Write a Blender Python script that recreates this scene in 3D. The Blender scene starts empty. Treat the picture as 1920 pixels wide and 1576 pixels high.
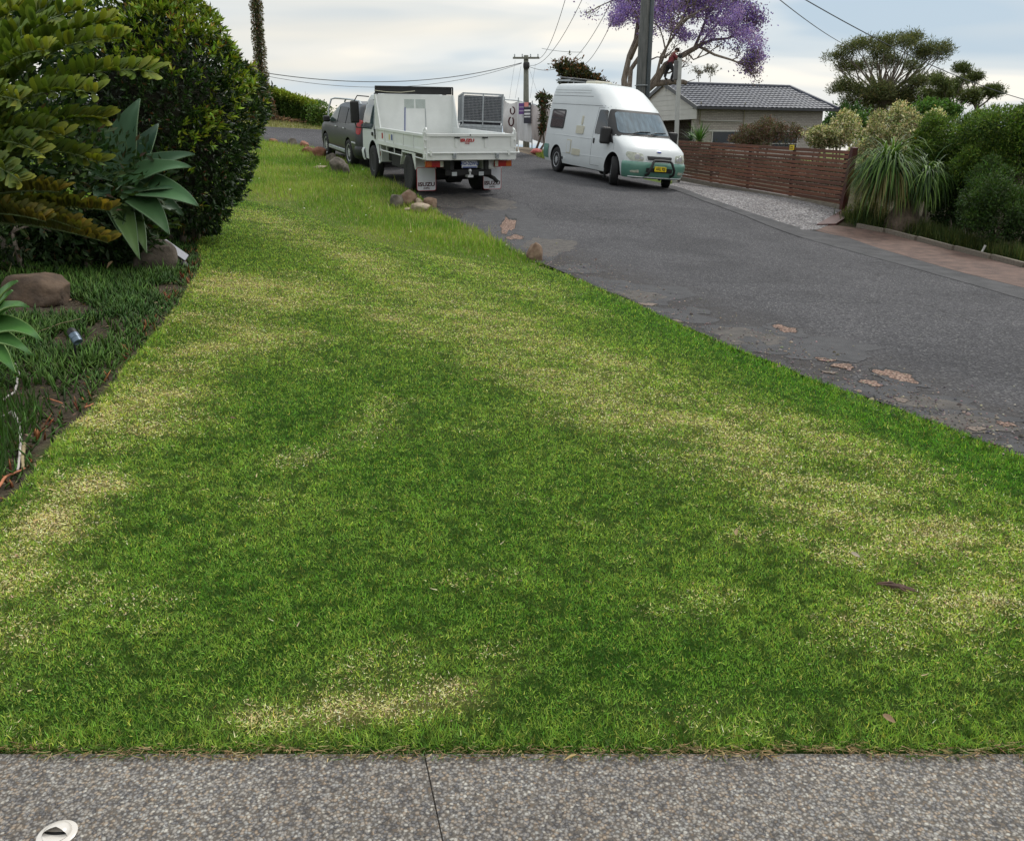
import bpy, bmesh, math, random
import numpy as np
from mathutils import Vector, Matrix
R = math.radians
rng = np.random.default_rng(7)
random.seed(7)
sc = bpy.context.scene
COL = sc.collection

# ------------------------------------------------------------------ camera
CAM = (0.0, 0.0, 1.6)
PITCH = 18.0
FPX = 1577.0
cd = bpy.data.cameras.new("Camera")
cam = bpy.data.objects.new("Camera", cd); COL.objects.link(cam)
cam.location = CAM
cam.rotation_euler = (R(90 - PITCH), 0, 0)
cd.sensor_width = 36.0
cd.lens = 36.0 * FPX / 1920.0
cd.clip_start = 0.05; cd.clip_end = 3000
sc.camera = cam

# ------------------------------------------------------------------ world: hazy sky with broken cloud
SUN_EL, SUN_AZ = R(52), R(35)
w = bpy.data.worlds.new("World"); sc.world = w; w.use_nodes = True
nt = w.node_tree; nt.nodes.clear()
def N(t, **k):
    n = nt.nodes.new(t)
    for a, b in k.items(): setattr(n, a, b)
    return n
L = lambda a, b: nt.links.new(a, b)
out = N('ShaderNodeOutputWorld')
sky = N('ShaderNodeTexSky', sky_type='NISHITA', sun_disc=False)
sky.sun_elevation = SUN_EL; sky.sun_rotation = SUN_AZ
sky.dust_density = 2.0; sky.air_density = 1.2
tc = N('ShaderNodeTexCoord')
sep = N('ShaderNodeSeparateXYZ'); L(tc.outputs['Generated'], sep.inputs[0])
# project the view direction onto a cloud layer so that clouds flatten towards the horizon
addz = N('ShaderNodeMath', operation='ADD'); addz.inputs[1].default_value = 0.13
L(sep.outputs[2], addz.inputs[0])
mx = N('ShaderNodeMath', operation='MAXIMUM'); mx.inputs[1].default_value = 0.06; L(addz.outputs[0], mx.inputs[0])
dx = N('ShaderNodeMath', operation='DIVIDE'); L(sep.outputs[0], dx.inputs[0]); L(mx.outputs[0], dx.inputs[1])
dy = N('ShaderNodeMath', operation='DIVIDE'); L(sep.outputs[1], dy.inputs[0]); L(mx.outputs[0], dy.inputs[1])
cmb = N('ShaderNodeCombineXYZ'); L(dx.outputs[0], cmb.inputs[0]); L(dy.outputs[0], cmb.inputs[1])
mp = N('ShaderNodeMapping'); L(cmb.outputs[0], mp.inputs[0])
mp.inputs['Scale'].default_value = (0.55, 0.9, 1); mp.inputs['Location'].default_value = (1.3, 0.4, 0)
n1 = N('ShaderNodeTexNoise'); n1.inputs['Scale'].default_value = 1.0; n1.inputs['Detail'].default_value = 3.5
n1.inputs['Roughness'].default_value = 0.42; n1.inputs['Distortion'].default_value = 0.35
L(mp.outputs[0], n1.inputs['Vector'])
cr = N('ShaderNodeValToRGB'); L(n1.outputs[0], cr.inputs[0])
cr.color_ramp.interpolation = 'EASE'
e = cr.color_ramp.elements
e[0].position = 0.37; e[0].color = (0.44, 0.55, 0.655, 1)
e[1].position = 0.62; e[1].color = (0.94, 0.90, 0.82, 1)
el = e.new(0.455); el.color = (0.60, 0.665, 0.71, 1)
el = e.new(0.53); el.color = (0.75, 0.77, 0.765, 1)
# warm tint low over the horizon
n2 = N('ShaderNodeTexNoise'); n2.inputs['Scale'].default_value = 0.8; n2.inputs['Detail'].default_value = 2
mp2 = N('ShaderNodeMapping'); L(cmb.outputs[0], mp2.inputs[0]); mp2.inputs['Location'].default_value = (7.3, 2.1, 0)
mp2.inputs['Scale'].default_value = (0.35, 1.1, 1); L(mp2.outputs[0], n2.inputs['Vector'])
r2 = N('ShaderNodeMapRange'); r2.inputs[1].default_value = 0.5; r2.inputs[2].default_value = 0.7; L(n2.outputs[0], r2.inputs[0])
mw = N('ShaderNodeMixRGB'); mw.inputs[2].default_value = (0.88, 0.81, 0.69, 1)
sc1 = N('ShaderNodeMath', operation='MULTIPLY'); sc1.inputs[1].default_value = 0.65; L(r2.outputs[0], sc1.inputs[0])
L(sc1.outputs[0], mw.inputs[0]); L(cr.outputs[0], mw.inputs[1])
# overcast luminance grows towards the zenith
zr = N('ShaderNodeMapRange'); zr.inputs[1].default_value = 0.15; zr.inputs[2].default_value = 0.9
zr.inputs[3].default_value = 1.0; zr.inputs[4].default_value = 1.6; L(sep.outputs[2], zr.inputs[0])
zm = N('ShaderNodeVectorMath', operation='SCALE'); L(mw.outputs[0], zm.inputs[0]); L(zr.outputs[0], zm.inputs[3])
bg1 = N('ShaderNodeBackground'); bg1.inputs[1].default_value = 0.10; L(sky.outputs[0], bg1.inputs[0])
bg2 = N('ShaderNodeBackground'); bg2.inputs[1].default_value = 1.0; L(zm.outputs[0], bg2.inputs[0])
mixs = N('ShaderNodeMixShader'); mixs.inputs[0].default_value = 0.9
L(bg1.outputs[0], mixs.inputs[1]); L(bg2.outputs[0], mixs.inputs[2]); L(mixs.outputs[0], out.inputs[0])

sd = bpy.data.lights.new("Sun", 'SUN'); sd.energy = 1.5; sd.angle = R(14); sd.color = (1.0, 0.96, 0.9)
so = bpy.data.objects.new("Sun", sd); COL.objects.link(so)
so.rotation_euler = (R(90) - SUN_EL, 0, R(180) - SUN_AZ); so.location = (0, 0, 30)
sc.view_settings.view_transform = 'Standard'; sc.view_settings.look = 'None'
sc.view_settings.gamma = 1; sc.view_settings.exposure = 0.2
sc.render.engine = 'CYCLES'
sc.cycles.max_bounces = 6; sc.cycles.diffuse_bounces = 3; sc.cycles.glossy_bounces = 3
sc.cycles.transmission_bounces = 4; sc.cycles.transparent_max_bounces = 6
sc.cycles.caustics_reflective = False; sc.cycles.caustics_refractive = False

# ------------------------------------------------------------------ sight lines and terrain
_c, _s = math.cos(R(PITCH)), math.sin(R(PITCH))
def ray(px, py):
    u = (px - 960.0) / FPX; v = (py - 788.0) / FPX
    return np.array([u, _c - v * _s, -_s - v * _c])
def at(px, py, Y):
    """world point seen at (px,py) at forward distance Y"""
    d = ray(px, py); t = Y / d[1]
    return Vector((CAM[0] + d[0] * t, Y, CAM[2] + d[2] * t))
def V(*a): return Vector(a)

_pts = [(x, y, 0.0) for x in (-8, -3, 0, 3, 8) for y in (-2.0, 0.6, 2.0)] + [
    (2.8, 4.3, -.03), (5.5, 4, -.12), (9, 4, -.2), (14, 3, -.3),
    (-2.5, 5, .10), (0, 5, .03), (-4.2, 6, .2), (-7, 5, .4),
    (1.7, 7.6, .0), (4, 7.6, -.08), (8, 8, -.15), (-2, 8, .15), (-3, 9.5, .24), (0, 9, .08), (-5.5, 9, .42),
    (0.3, 12.4, .14), (-4, 12.5, .38), (-7, 14, .7), (-10, 10, .9),
    (9, 11, -.2), (10, 18, .0), (14, 14, -.3), (14, 25, .3), (9, 30, .7), (20, 40, .6), (6, 38, 1.1), (20, 20, -.2),
    (30, 10, -.6), (30, 40, 0), (-20, 10, 1.4), (-16, 22, 2.1), (-14, 33, 2.9), (-18, 44, 3.2), (-11, 44, 2.6),
    (0, 48, 1.5), (-6, 48, 1.6), (12, 52, 1.0), (30, 60, .3), (-30, 50, 3), (-30, 0, 1.2), (0, 60, .8)]
for px, py, Y in [(1920, 540, 10.7), (1530, 425, 17), (1580, 392, 19), (1270, 340, 27), (1148, 348, 21), (1040, 322, 24.3),
                  (925, 366, 18.2), (775, 362, 18.0), (820, 400, 16.2), (710, 337, 21), (652, 308, 24.5), (608, 291, 27),
                  (500, 265, 31), (480, 237, 36), (1000, 282, 30), (600, 239, 37), (560, 226, 41), (950, 278, 34)]:
    p = at(px, py, Y); _pts.append((p.x, p.y, p.z))
_P = np.array(_pts, float)
def _phi(r): return np.where(r > 1e-9, r * r * np.log(np.maximum(r, 1e-9)), 0.0)
_n = len(_P); _d = np.linalg.norm(_P[:, None, :2] - _P[None, :, :2], axis=2)
_A = np.zeros((_n + 3, _n + 3)); _A[:_n, :_n] = _phi(_d) + np.eye(_n) * 0.6
_A[:_n, _n:] = np.c_[np.ones(_n), _P[:, :2]]; _A[_n:, :_n] = _A[:_n, _n:].T
_w = np.linalg.solve(_A, np.r_[_P[:, 2], 0, 0, 0])
def H(x, y):
    x, y = np.broadcast_arrays(np.asarray(x, float), np.asarray(y, float))
    xc = np.clip(x, -32, 32); yc = np.clip(y, -4, 62)
    sh = xc.shape; q = np.stack([xc.ravel(), yc.ravel()], 1)
    o = np.empty(len(q))
    for i in range(0, len(q), 40000):
        r = np.linalg.norm(q[i:i + 40000, None, :] - _P[None, :, :2], axis=2)
        o[i:i + 40000] = _phi(r) @ _w[:_n] + _w[_n] + q[i:i + 40000] @ _w[_n + 1:]
    z = o.reshape(sh)
    f = np.clip((y - 1.2) / 1.6, 0, 1); z = z * (f * f * (3 - 2 * f))          # level ground at the footpath
    far = np.clip((np.hypot(x - xc, y - yc)) / 60.0, 0, 1)
    return z * (1 - far) - 6.0 * far
def h(x, y): return float(H(x, y))
def G(px, py, lift=0.0):
    """where the sight line through (px,py) meets the ground"""
    d = ray(px, py); ts = np.arange(1.5, 80, 0.05)
    g = CAM[2] + d[2] * ts - H(d[0] * ts, d[1] * ts)
    k = np.argmax(g < 0)
    if g[k] >= 0: k = len(ts) - 1
    a, b = ts[k - 1], ts[k]
    for _ in range(18):
        m = (a + b) / 2
        if CAM[2] + d[2] * m - h(d[0] * m, d[1] * m) < 0: b = m
        else: a = m
    t = b
    return Vector((d[0] * t, d[1] * t, CAM[2] + d[2] * t + lift))

# ------------------------------------------------------------------ helpers: objects and tags
def tag(o, label=None, cat=None, group=None, kind=None):
    if label: o['label'] = label
    if cat: o['category'] = cat
    if group: o['group'] = group
    if kind: o['kind'] = kind
    return o
def thing(name, label, cat, loc=(0, 0, 0), rotz=0.0, group=None):
    o = bpy.data.objects.new(name, None); COL.objects.link(o)
    o.empty_display_size = 0.2; o.location = loc; o.rotation_euler = (0, 0, rotz)
    return tag(o, label, cat, group)
def copy_tree(o, parent=None):
    c = o.copy(); COL.objects.link(c); c.parent = parent
    for ch in o.children: copy_tree(ch, c)
    return c

def frame_from(zv, hint=None):
    zv = Vector(zv).normalized()
    hint = Vector(hint) if hint else (V(1, 0, 0) if abs(zv.z) > .9 else V(0, 0, 1))
    x = hint.cross(zv)
    if x.length < 1e-6: x = V(0, 1, 0).cross(zv)
    x.normalize(); y = zv.cross(x)
    return x, y, zv

class MB:
    """collects shapes, then links them as one mesh object"""
    def __init__(s): s.v = []; s.f = []; s.m = []
    def add(s, verts, faces, mi=0):
        b = len(s.v); s.v += [tuple(p) for p in verts]
        s.f += [tuple(i + b for i in f) for f in faces]; s.m += [mi] * len(faces); return s
    def box(s, lo, hi, mi=0, M=None):
        x0, y0, z0 = lo; x1, y1, z1 = hi
        vs = [V(x, y, z) for z in (z0, z1) for x, y in ((x0, y0), (x1, y0), (x1, y1), (x0, y1))]
        if M is not None: vs = [M @ p for p in vs]
        return s.add(vs, [(3, 2, 1, 0), (4, 5, 6, 7), (0, 1, 5, 4), (1, 2, 6, 5), (2, 3, 7, 6), (3, 0, 4, 7)], mi)
    def bar(s, a, b, w, d, up=(0, 0, 1), mi=0):
        a, b = Vector(a), Vector(b); z = (b - a); ln = z.length; z.normalize()
        y = Vector(up) - z * Vector(up).dot(z)
        if y.length < 1e-5: y = V(0, 1, 0) - z * z.y
        y.normalize(); x = y.cross(z)
        vs = []
        for p in (a, b):
            for i, j in ((-1, -1), (1, -1), (1, 1), (-1, 1)): vs.append(p + x * (i * w / 2) + y * (j * d / 2))
        return s.add(vs, [(3, 2, 1, 0), (4, 5, 6, 7), (0, 1, 5, 4), (1, 2, 6, 5), (2, 3, 7, 6), (3, 0, 4, 7)], mi)
    def tube(s, pts, rad, n=8, mi=0, cap=True, close=False):
        pts = [Vector(p) for p in pts]; k = len(pts)
        if not hasattr(rad, '__len__'): rad = [rad] * k
        vs = []; prev = None
        for i, p in enumerate(pts):
            t = (pts[(i + 1) % k] - pts[i - 1]) if close else (pts[min(i + 1, k - 1)] - pts[max(i - 1, 0)])
            if t.length < 1e-9: t = V(0, 0, 1)
            t.normalize()
            if prev is None: x, y, _ = frame_from(t)
            else:
                x = prev - t * prev.dot(t)
                if x.length < 1e-6: x, y, _ = frame_from(t)
                x.normalize(); y = t.cross(x)
            prev = x
            for j in range(n):
                a = 2 * math.pi * j / n; vs.append(p + (x * math.cos(a) + y * math.sin(a)) * rad[i])
        fs = []
        for i in range(k if close else k - 1):
            i2 = (i + 1) % k
            for j in range(n):
                j2 = (j + 1) % n; fs.append((i * n + j, i * n + j2, i2 * n + j2, i2 * n + j))
        if cap and not close: fs.append(tuple(range(n - 1, -1, -1))); fs.append(tuple((k - 1) * n + j for j in range(n)))
        return s.add(vs, fs, mi)
    def lathe(s, prof, o=(0, 0, 0), axis=(0, 0, 1), n=20, mi=0):
        """prof: list of (radius, height) along the axis"""
        o = Vector(o); x, y, z = frame_from(axis); vs = []
        for r, hh in prof:
            for j in range(n):
                a = 2 * math.pi * j / n; vs.append(o + z * hh + (x * math.cos(a) + y * math.sin(a)) * max(r, 1e-4))
        fs = [(i * n + j, i * n + (j + 1) % n, (i + 1) * n + (j + 1) % n, (i + 1) * n + j) for i in range(len(prof) - 1) for j in range(n)]
        fs.append(tuple(range(n - 1, -1, -1))); fs.append(tuple((len(prof) - 1) * n + j for j in range(n)))
        return s.add(vs, fs, mi)
    def prism(s, poly, a, b, mi=0):
        """poly: list of 3-D points; extruded from offset vector a to offset vector b"""
        n = len(poly); a, b = Vector(a), Vector(b)
        vs = [Vector(p) + a for p in poly] + [Vector(p) + b for p in poly]
        fs = [tuple(range(n - 1, -1, -1)), tuple(range(n, 2 * n))] + [(i, (i + 1) % n, n + (i + 1) % n, n + i) for i in range(n)]
        return s.add(vs, fs, mi)
    def grid(s, rows, mi=0):
        nr, nc = len(rows), len(rows[0]); vs = [p for r in rows for p in r]
        return s.add(vs, [(i * nc + j, i * nc + j + 1, (i + 1) * nc + j + 1, (i + 1) * nc + j) for i in range(nr - 1) for j in range(nc - 1)], mi)
    def build(s, name, mats, parent=None, smooth=False, bevel=0, loc=None, angle=40, fix=True, sub=0):
        me = bpy.data.meshes.new(name); me.from_pydata(s.v, [], s.f)
        if not isinstance(mats, (list, tuple)): mats = [mats]
        for m in mats: me.materials.append(m)
        me.polygons.foreach_set('material_index', s.m)
        if fix:
            bm = bmesh.new(); bm.from_mesh(me); bmesh.ops.remove_doubles(bm, verts=bm.verts, dist=1e-5)
            bmesh.ops.recalc_face_normals(bm, faces=bm.faces); bm.to_mesh(me); bm.free()
        if smooth: me.polygons.foreach_set('use_smooth', [True] * len(me.polygons))
        o = bpy.data.objects.new(name, me); COL.objects.link(o)
        if parent: o.parent = parent
        if loc is not None: o.location = loc
        if smooth and angle:
            bm = bmesh.new(); bm.from_mesh(me)
            for ed in bm.edges:
                if len(ed.link_faces) == 2 and ed.calc_face_angle(0) > R(angle): ed.smooth = False
            bm.to_mesh(me); bm.free()
        if bevel:
            b = o.modifiers.new('bevel', 'BEVEL'); b.width = bevel; b.segments = 2; b.limit_method = 'ANGLE'; b.angle_limit = R(35)
        if sub:
            b = o.modifiers.new('sub', 'SUBSURF'); b.levels = sub; b.render_levels = sub
        return o

# ------------------------------------------------------------------ helpers: materials
def newmat(name):
    m = bpy.data.materials.new(name); m.use_nodes = True
    n = m.node_tree; n.nodes.clear()
    o = n.nodes.new('ShaderNodeOutputMaterial'); b = n.nodes.new('ShaderNodeBsdfPrincipled')
    n.links.new(b.outputs[0], o.inputs[0]); return m, n, b, o
def node(nt, t, ins=None, **k):
    n = nt.nodes.new(t)
    for a, b in k.items(): setattr(n, a, b)
    for a, b in (ins or {}).items(): n.inputs[a].default_value = b
    return n
def ramp(nt, src, stops, interp='LINEAR'):
    c = nt.nodes.new('ShaderNodeValToRGB'); c.color_ramp.interpolation = interp; e = c.color_ramp.elements
    while len(e) < len(stops): e.new(0.5)
    for i, (p, col) in enumerate(stops):
        e[i].position = p; e[i].color = (*col, 1) if len(col) == 3 else col
    nt.links.new(src, c.inputs[0]); return c
def mat(name, col, rough=.6, metal=0., var=.15, vscale=6., bump=0., bscale=40., coat=0., spec=.5, emit=None, stretch=(1, 1, 1), col2=None):
    m, n, b, o = newmat(name)
    tc = node(n, 'ShaderNodeTexCoord'); mp = node(n, 'ShaderNodeMapping', {'Scale': stretch}); n.links.new(tc.outputs['Object'], mp.inputs[0])
    nz = node(n, 'ShaderNodeTexNoise', {'Scale': vscale, 'Detail': 6., 'Roughness': .6}); n.links.new(mp.outputs[0], nz.inputs['Vector'])
    c2 = col2 if col2 else tuple(c * (1 + var) for c in col)
    c1 = col if col2 else tuple(c * (1 - var) for c in col)
    cr = ramp(n, nz.outputs[0], [(.35, c1), (.65, c2)]); n.links.new(cr.outputs[0], b.inputs['Base Color'])
    b.inputs['Roughness'].default_value = rough; b.inputs['Metallic'].default_value = metal
    b.inputs['Specular IOR Level'].default_value = spec
    if coat: b.inputs['Coat Weight'].default_value = coat; b.inputs['Coat Roughness'].default_value = .08
    if bump:
        nb = node(n, 'ShaderNodeTexNoise', {'Scale': bscale, 'Detail': 5.}); n.links.new(mp.outputs[0], nb.inputs['Vector'])
        bp = node(n, 'ShaderNodeBump', {'Strength': 1.0, 'Distance': bump}); n.links.new(nb.outputs[0], bp.inputs['Height']); n.links.new(bp.outputs[0], b.inputs['Normal'])
    if emit: b.inputs['Emission Color'].default_value = (*emit[0], 1); b.inputs['Emission Strength'].default_value = emit[1]
    return m
def leafmat(name, rough=.5, trans=.25, spec=.35, vein=0.):
    m, n, b, o = newmat(name)
    at_ = node(n, 'ShaderNodeAttribute', attribute_name='Col')
    b.inputs['Roughness'].default_value = rough; b.inputs['Specular IOR Level'].default_value = spec
    n.links.new(at_.outputs[0], b.inputs['Base Color'])
    if trans:
        t = node(n, 'ShaderNodeBsdfTranslucent'); g = node(n, 'ShaderNodeMixRGB', {0: 1.0, 2: (1.15, 1.2, .5, 1)}, blend_type='MULTIPLY')
        n.links.new(at_.outputs[0], g.inputs[1]); n.links.new(g.outputs[0], t.inputs[0])
        mx = node(n, 'ShaderNodeMixShader', {0: trans}); n.links.new(b.outputs[0], mx.inputs[1]); n.links.new(t.outputs[0], mx.inputs[2]); n.links.new(mx.outputs[0], o.inputs[0])
    return m
def glassmat(name, tint=(.03, .035, .04), rough=.05, spec=.8):
    m = mat(name, tint, rough=rough, var=.2, vscale=2., spec=spec); return m

# ------------------------------------------------------------------ helpers: numpy
_LAT = np.random.default_rng(3).random((256, 256))
def vnoise(x, y, s=1.0, o=0):
    x = np.asarray(x) * s + o * 17.3; y = np.asarray(y) * s + o * 9.7
    xi = np.floor(x).astype(int); yi = np.floor(y).astype(int); fx = x - xi; fy = y - yi
    fx = fx * fx * (3 - 2 * fx); fy = fy * fy * (3 - 2 * fy)
    g = lambda a, b: _LAT[a % 256, b % 256]
    return (g(xi, yi) * (1 - fx) + g(xi + 1, yi) * fx) * (1 - fy) + (g(xi, yi + 1) * (1 - fx) + g(xi + 1, yi + 1) * fx) * fy
def fbm(x, y, s=1.0, o=0, n=4):
    t = 0; a = .5; tot = 0
    for i in range(n): t = t + a * vnoise(x, y, s, o + i); tot += a; a *= .5; s *= 2.1
    return t / tot
def inpoly(x, y, poly):
    r = np.zeros(np.shape(x), bool); n = len(poly)
    for i in range(n):
        x0, y0 = poly[i][:2]; x1, y1 = poly[(i + 1) % n][:2]
        if y0 == y1: continue
        c = ((y0 > y) != (y1 > y)) & (x < (x1 - x0) * (y - y0) / (y1 - y0) + x0); r ^= c
    return r
def dline(x, y, pts, closed=False):
    d = np.full(np.shape(x), 1e9); n = len(pts)
    for i in range(n if closed else n - 1):
        ax, ay = pts[i][:2]; bx, by = pts[(i + 1) % n][:2]
        L2 = (bx - ax) ** 2 + (by - ay) ** 2 + 1e-12
        t = np.clip(((x - ax) * (bx - ax) + (y - ay) * (by - ay)) / L2, 0, 1)
        d = np.minimum(d, np.hypot(x - ax - t * (bx - ax), y - ay - t * (by - ay)))
    return d
def mixc(a, b, t):
    a = np.asarray(a, float); b = np.asarray(b, float); t = np.asarray(t)[..., None]
    return a * (1 - t) + b * t
def euler_mats(yaw, pitch, roll):
    """columns: leaf right, leaf tip direction, leaf normal; pitch lifts the tip"""
    cy, sy, cp, sp, crr, sr = np.cos(yaw), np.sin(yaw), np.cos(pitch), np.sin(pitch), np.cos(roll), np.sin(roll)
    tip = np.stack([cy * cp, sy * cp, sp], -1)
    rt = np.stack([sy, -cy, np.zeros_like(cy)], -1)
    nr = np.cross(rt, tip)
    r2 = rt * crr[:, None] + nr * sr[:, None]; n2 = np.cross(r2, tip)
    return np.stack([r2, tip, n2], -1)
def dir_mats(tip, roll):
    """orientation matrices from tip directions (N,3) and a roll"""
    tip = tip / np.linalg.norm(tip, axis=1, keepdims=True)
    up = np.where(np.abs(tip[:, 2:3]) > .95, np.array([[1., 0, 0]]), np.array([[0, 0, 1.]]))
    rt = np.cross(tip, up); rt /= np.linalg.norm(rt, axis=1, keepdims=True); nr = np.cross(rt, tip)
    c, s = np.cos(roll)[:, None], np.sin(roll)[:, None]
    r2 = rt * c + nr * s; n2 = np.cross(r2, tip)
    return np.stack([r2, tip, n2], -1)
def scatter(name, tv, tf, pos, mats3, scl, col, material, parent=None, smooth=True, tipcol=None):
    """merge N placed copies of a small template into one mesh with a colour per copy"""
    tv = np.asarray(tv, float); N_ = len(pos); k = len(tv)
    scl = np.asarray(scl, float)
    if scl.ndim == 1: scl = np.repeat(scl[:, None], 3, 1)
    loc = tv[None] * scl[:, None, :]
    vs = np.einsum('nij,nkj->nki', mats3, loc) + np.asarray(pos)[:, None, :]
    sizes = np.array([len(f) for f in tf]); flat = np.concatenate([np.array(f) for f in tf])
    li = (flat[None] + (np.arange(N_) * k)[:, None]).ravel().astype(np.int32)
    st = (np.concatenate([[0], np.cumsum(sizes)[:-1]])[None] + (np.arange(N_) * len(flat))[:, None]).ravel().astype(np.int32)
    me = bpy.data.meshes.new(name)
    me.vertices.add(N_ * k); me.vertices.foreach_set('co', vs.reshape(-1).astype(np.float32))
    me.loops.add(len(li)); me.loops.foreach_set('vertex_index', li)
    me.polygons.add(len(st)); me.polygons.foreach_set('loop_start', st)
    me.update(calc_edges=True)
    if smooth: me.polygons.foreach_set('use_smooth', np.ones(len(st), bool))
    ca = me.color_attributes.new('Col', 'FLOAT_COLOR', 'POINT')
    c = np.ones((N_, k, 4), np.float32); c[:, :, :3] = np.asarray(col)[:, None, :]
    if tipcol is not None:
        t = (tv[:, 1] / max(tv[:, 1].max(), 1e-6))[None, :, None] ** 1.5; c[:, :, :3] = c[:, :, :3] * (1 - t) + np.asarray(tipcol)[:, None, :] * t
    ca.data.foreach_set('color', c.reshape(-1))
    me.materials.append(material)
    o = bpy.data.objects.new(name, me); COL.objects.link(o)
    if parent: o.parent = parent
    return o
# templates: x = half width, y = along, z = normal
BLADE_V = [(-.5, 0, 0), (.5, 0, 0), (-.38, .55, .04), (.38, .55, .04), (0, 1, .22)]
BLADE_F = [(0, 1, 3, 2), (2, 3, 4)]
LEAF_V = [(0, 0, 0), (-.5, .45, .10), (0, .5, 0), (.5, .45, .10), (0, 1, -.05)]
LEAF_F = [(0, 2, 1), (0, 3, 2), (1, 2, 4), (2, 3, 4)]
OVAL_V = [(0, 0, 0), (-.32, .25, .05), (.32, .25, .05), (-.5, .6, .09), (.5, .6, .09), (-.3, .9, .05), (.3, .9, .05), (0, 1, 0), (0, .5, 0)]
OVAL_F = [(0, 8, 1), (0, 2, 8), (1, 8, 3), (8, 2, 4), (3, 8, 5), (8, 4, 6), (5, 8, 7), (8, 6, 7)]
def jit(rg, n, base, amt):
    """n colours around base with brightness variation"""
    base = np.asarray(base, float)
    if base.ndim == 1: base = np.repeat(base[None], n, 0)
    return np.clip(base * (1 + amt * rg.normal(size=(n, 1))) * (1 + amt * .35 * rg.normal(size=(n, 3))), .003, 1)

# ------------------------------------------------------------------ outlines on the ground
def gp(l): return [tuple(G(*p)[:2]) for p in l]
ROADL = [(5.6, -1.6), (4.6, 0.6), (3.6, 2.6)] + gp([(1920, 860), (1760, 795), (1600, 740), (1450, 682), (1300, 620), (1170, 560), (1050, 508), (1000, 487), (940, 458), (880, 425), (822, 398), (795, 376), (745, 347), (700, 322), (655, 300), (610, 284), (560, 272), (480, 260)]) + [(-13, 31.0), (-24, 31.5)]
ROADR = [(7.6, -1.6), (7.4, 2.6), (6.7, 7.0)] + gp([(1920, 540), (1810, 513), (1700, 481), (1590, 445), (1500, 427), (1400, 396), (1320, 369), (1250, 345), (1180, 326), (1100, 310), (1020, 298)]) + [(-1.2, 31.5), (-4.2, 34.6)] + gp([(600, 243), (540, 240), (480, 236)]) + [(-16, 36.5), (-24, 37.0)]
GUT = gp([(1920, 563), (1810, 531), (1700, 500), (1590, 470), (1500, 445), (1440, 424)])
BEDEDGE = [(-4.6, 2.0), (-3.2, 2.6)] + gp([(0, 950), (50, 905), (100, 830), (180, 760), (230, 695), (300, 615), (345, 555), (378, 495), (368, 455), (405, 425)])
CREST = gp([(405, 425), (418, 385), (450, 372), (560, 398), (700, 455), (850, 484), (1000, 503), (1060, 514)])
# the right hand side of the street
PATHN = [(7.3, 3.0), (6.9, 7.0)] + gp([(1920, 540), (1810, 513), (1700, 481), (1590, 447), (1520, 430)])
PATHF = [(9.6, 3.0), (9.0, 7.0)] + gp([(1920, 503), (1840, 482), (1760, 463), (1660, 435), (1610, 428), (1560, 422)])
GRAVN = gp([(1530, 432), (1500, 431), (1400, 400), (1320, 373), (1250, 349)])
GRAVF = gp([(1606, 398), (1560, 388), (1480, 367), (1380, 345), (1280, 326)])

def resample(pts, n):
    p = np.array([q[:2] for q in pts], float); s = np.r_[0, np.cumsum(np.linalg.norm(np.diff(p, axis=0), axis=1))]
    t = np.linspace(0, s[-1], n); return np.c_[np.interp(t, s, p[:, 0]), np.interp(t, s, p[:, 1])]
def sheet(name, a, b, n, m, lift, material, crown=0.0, wob=0.0):
    """a sheet between two lines on the ground, following the terrain"""
    A, B = resample(a, n), resample(b, n)
    if wob:
        A = A + (np.stack([fbm(A[:, 0], A[:, 1], 2.5, 3), fbm(A[:, 0], A[:, 1], 2.5, 8)], 1) - .5) * wob
    t = np.linspace(0, 1, m)
    X = A[:, None, 0] * (1 - t) + B[:, None, 0] * t; Y = A[:, None, 1] * (1 - t) + B[:, None, 1] * t
    Z = H(X, Y) + lift + crown * (1 - (2 * t - 1) ** 2)
    mb = MB(); mb.grid([[(X[i, j], Y[i, j], Z[i, j]) for j in range(m)] for i in range(n)])
    return tag(mb.build(name, material, smooth=True, fix=True, angle=0), kind='structure')
ROADPOLY = ROADL + ROADR[::-1]
PATHPOLY = PATHN + PATHF[::-1]
GRAVPOLY = GRAVN + GRAVF[::-1]

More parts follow.
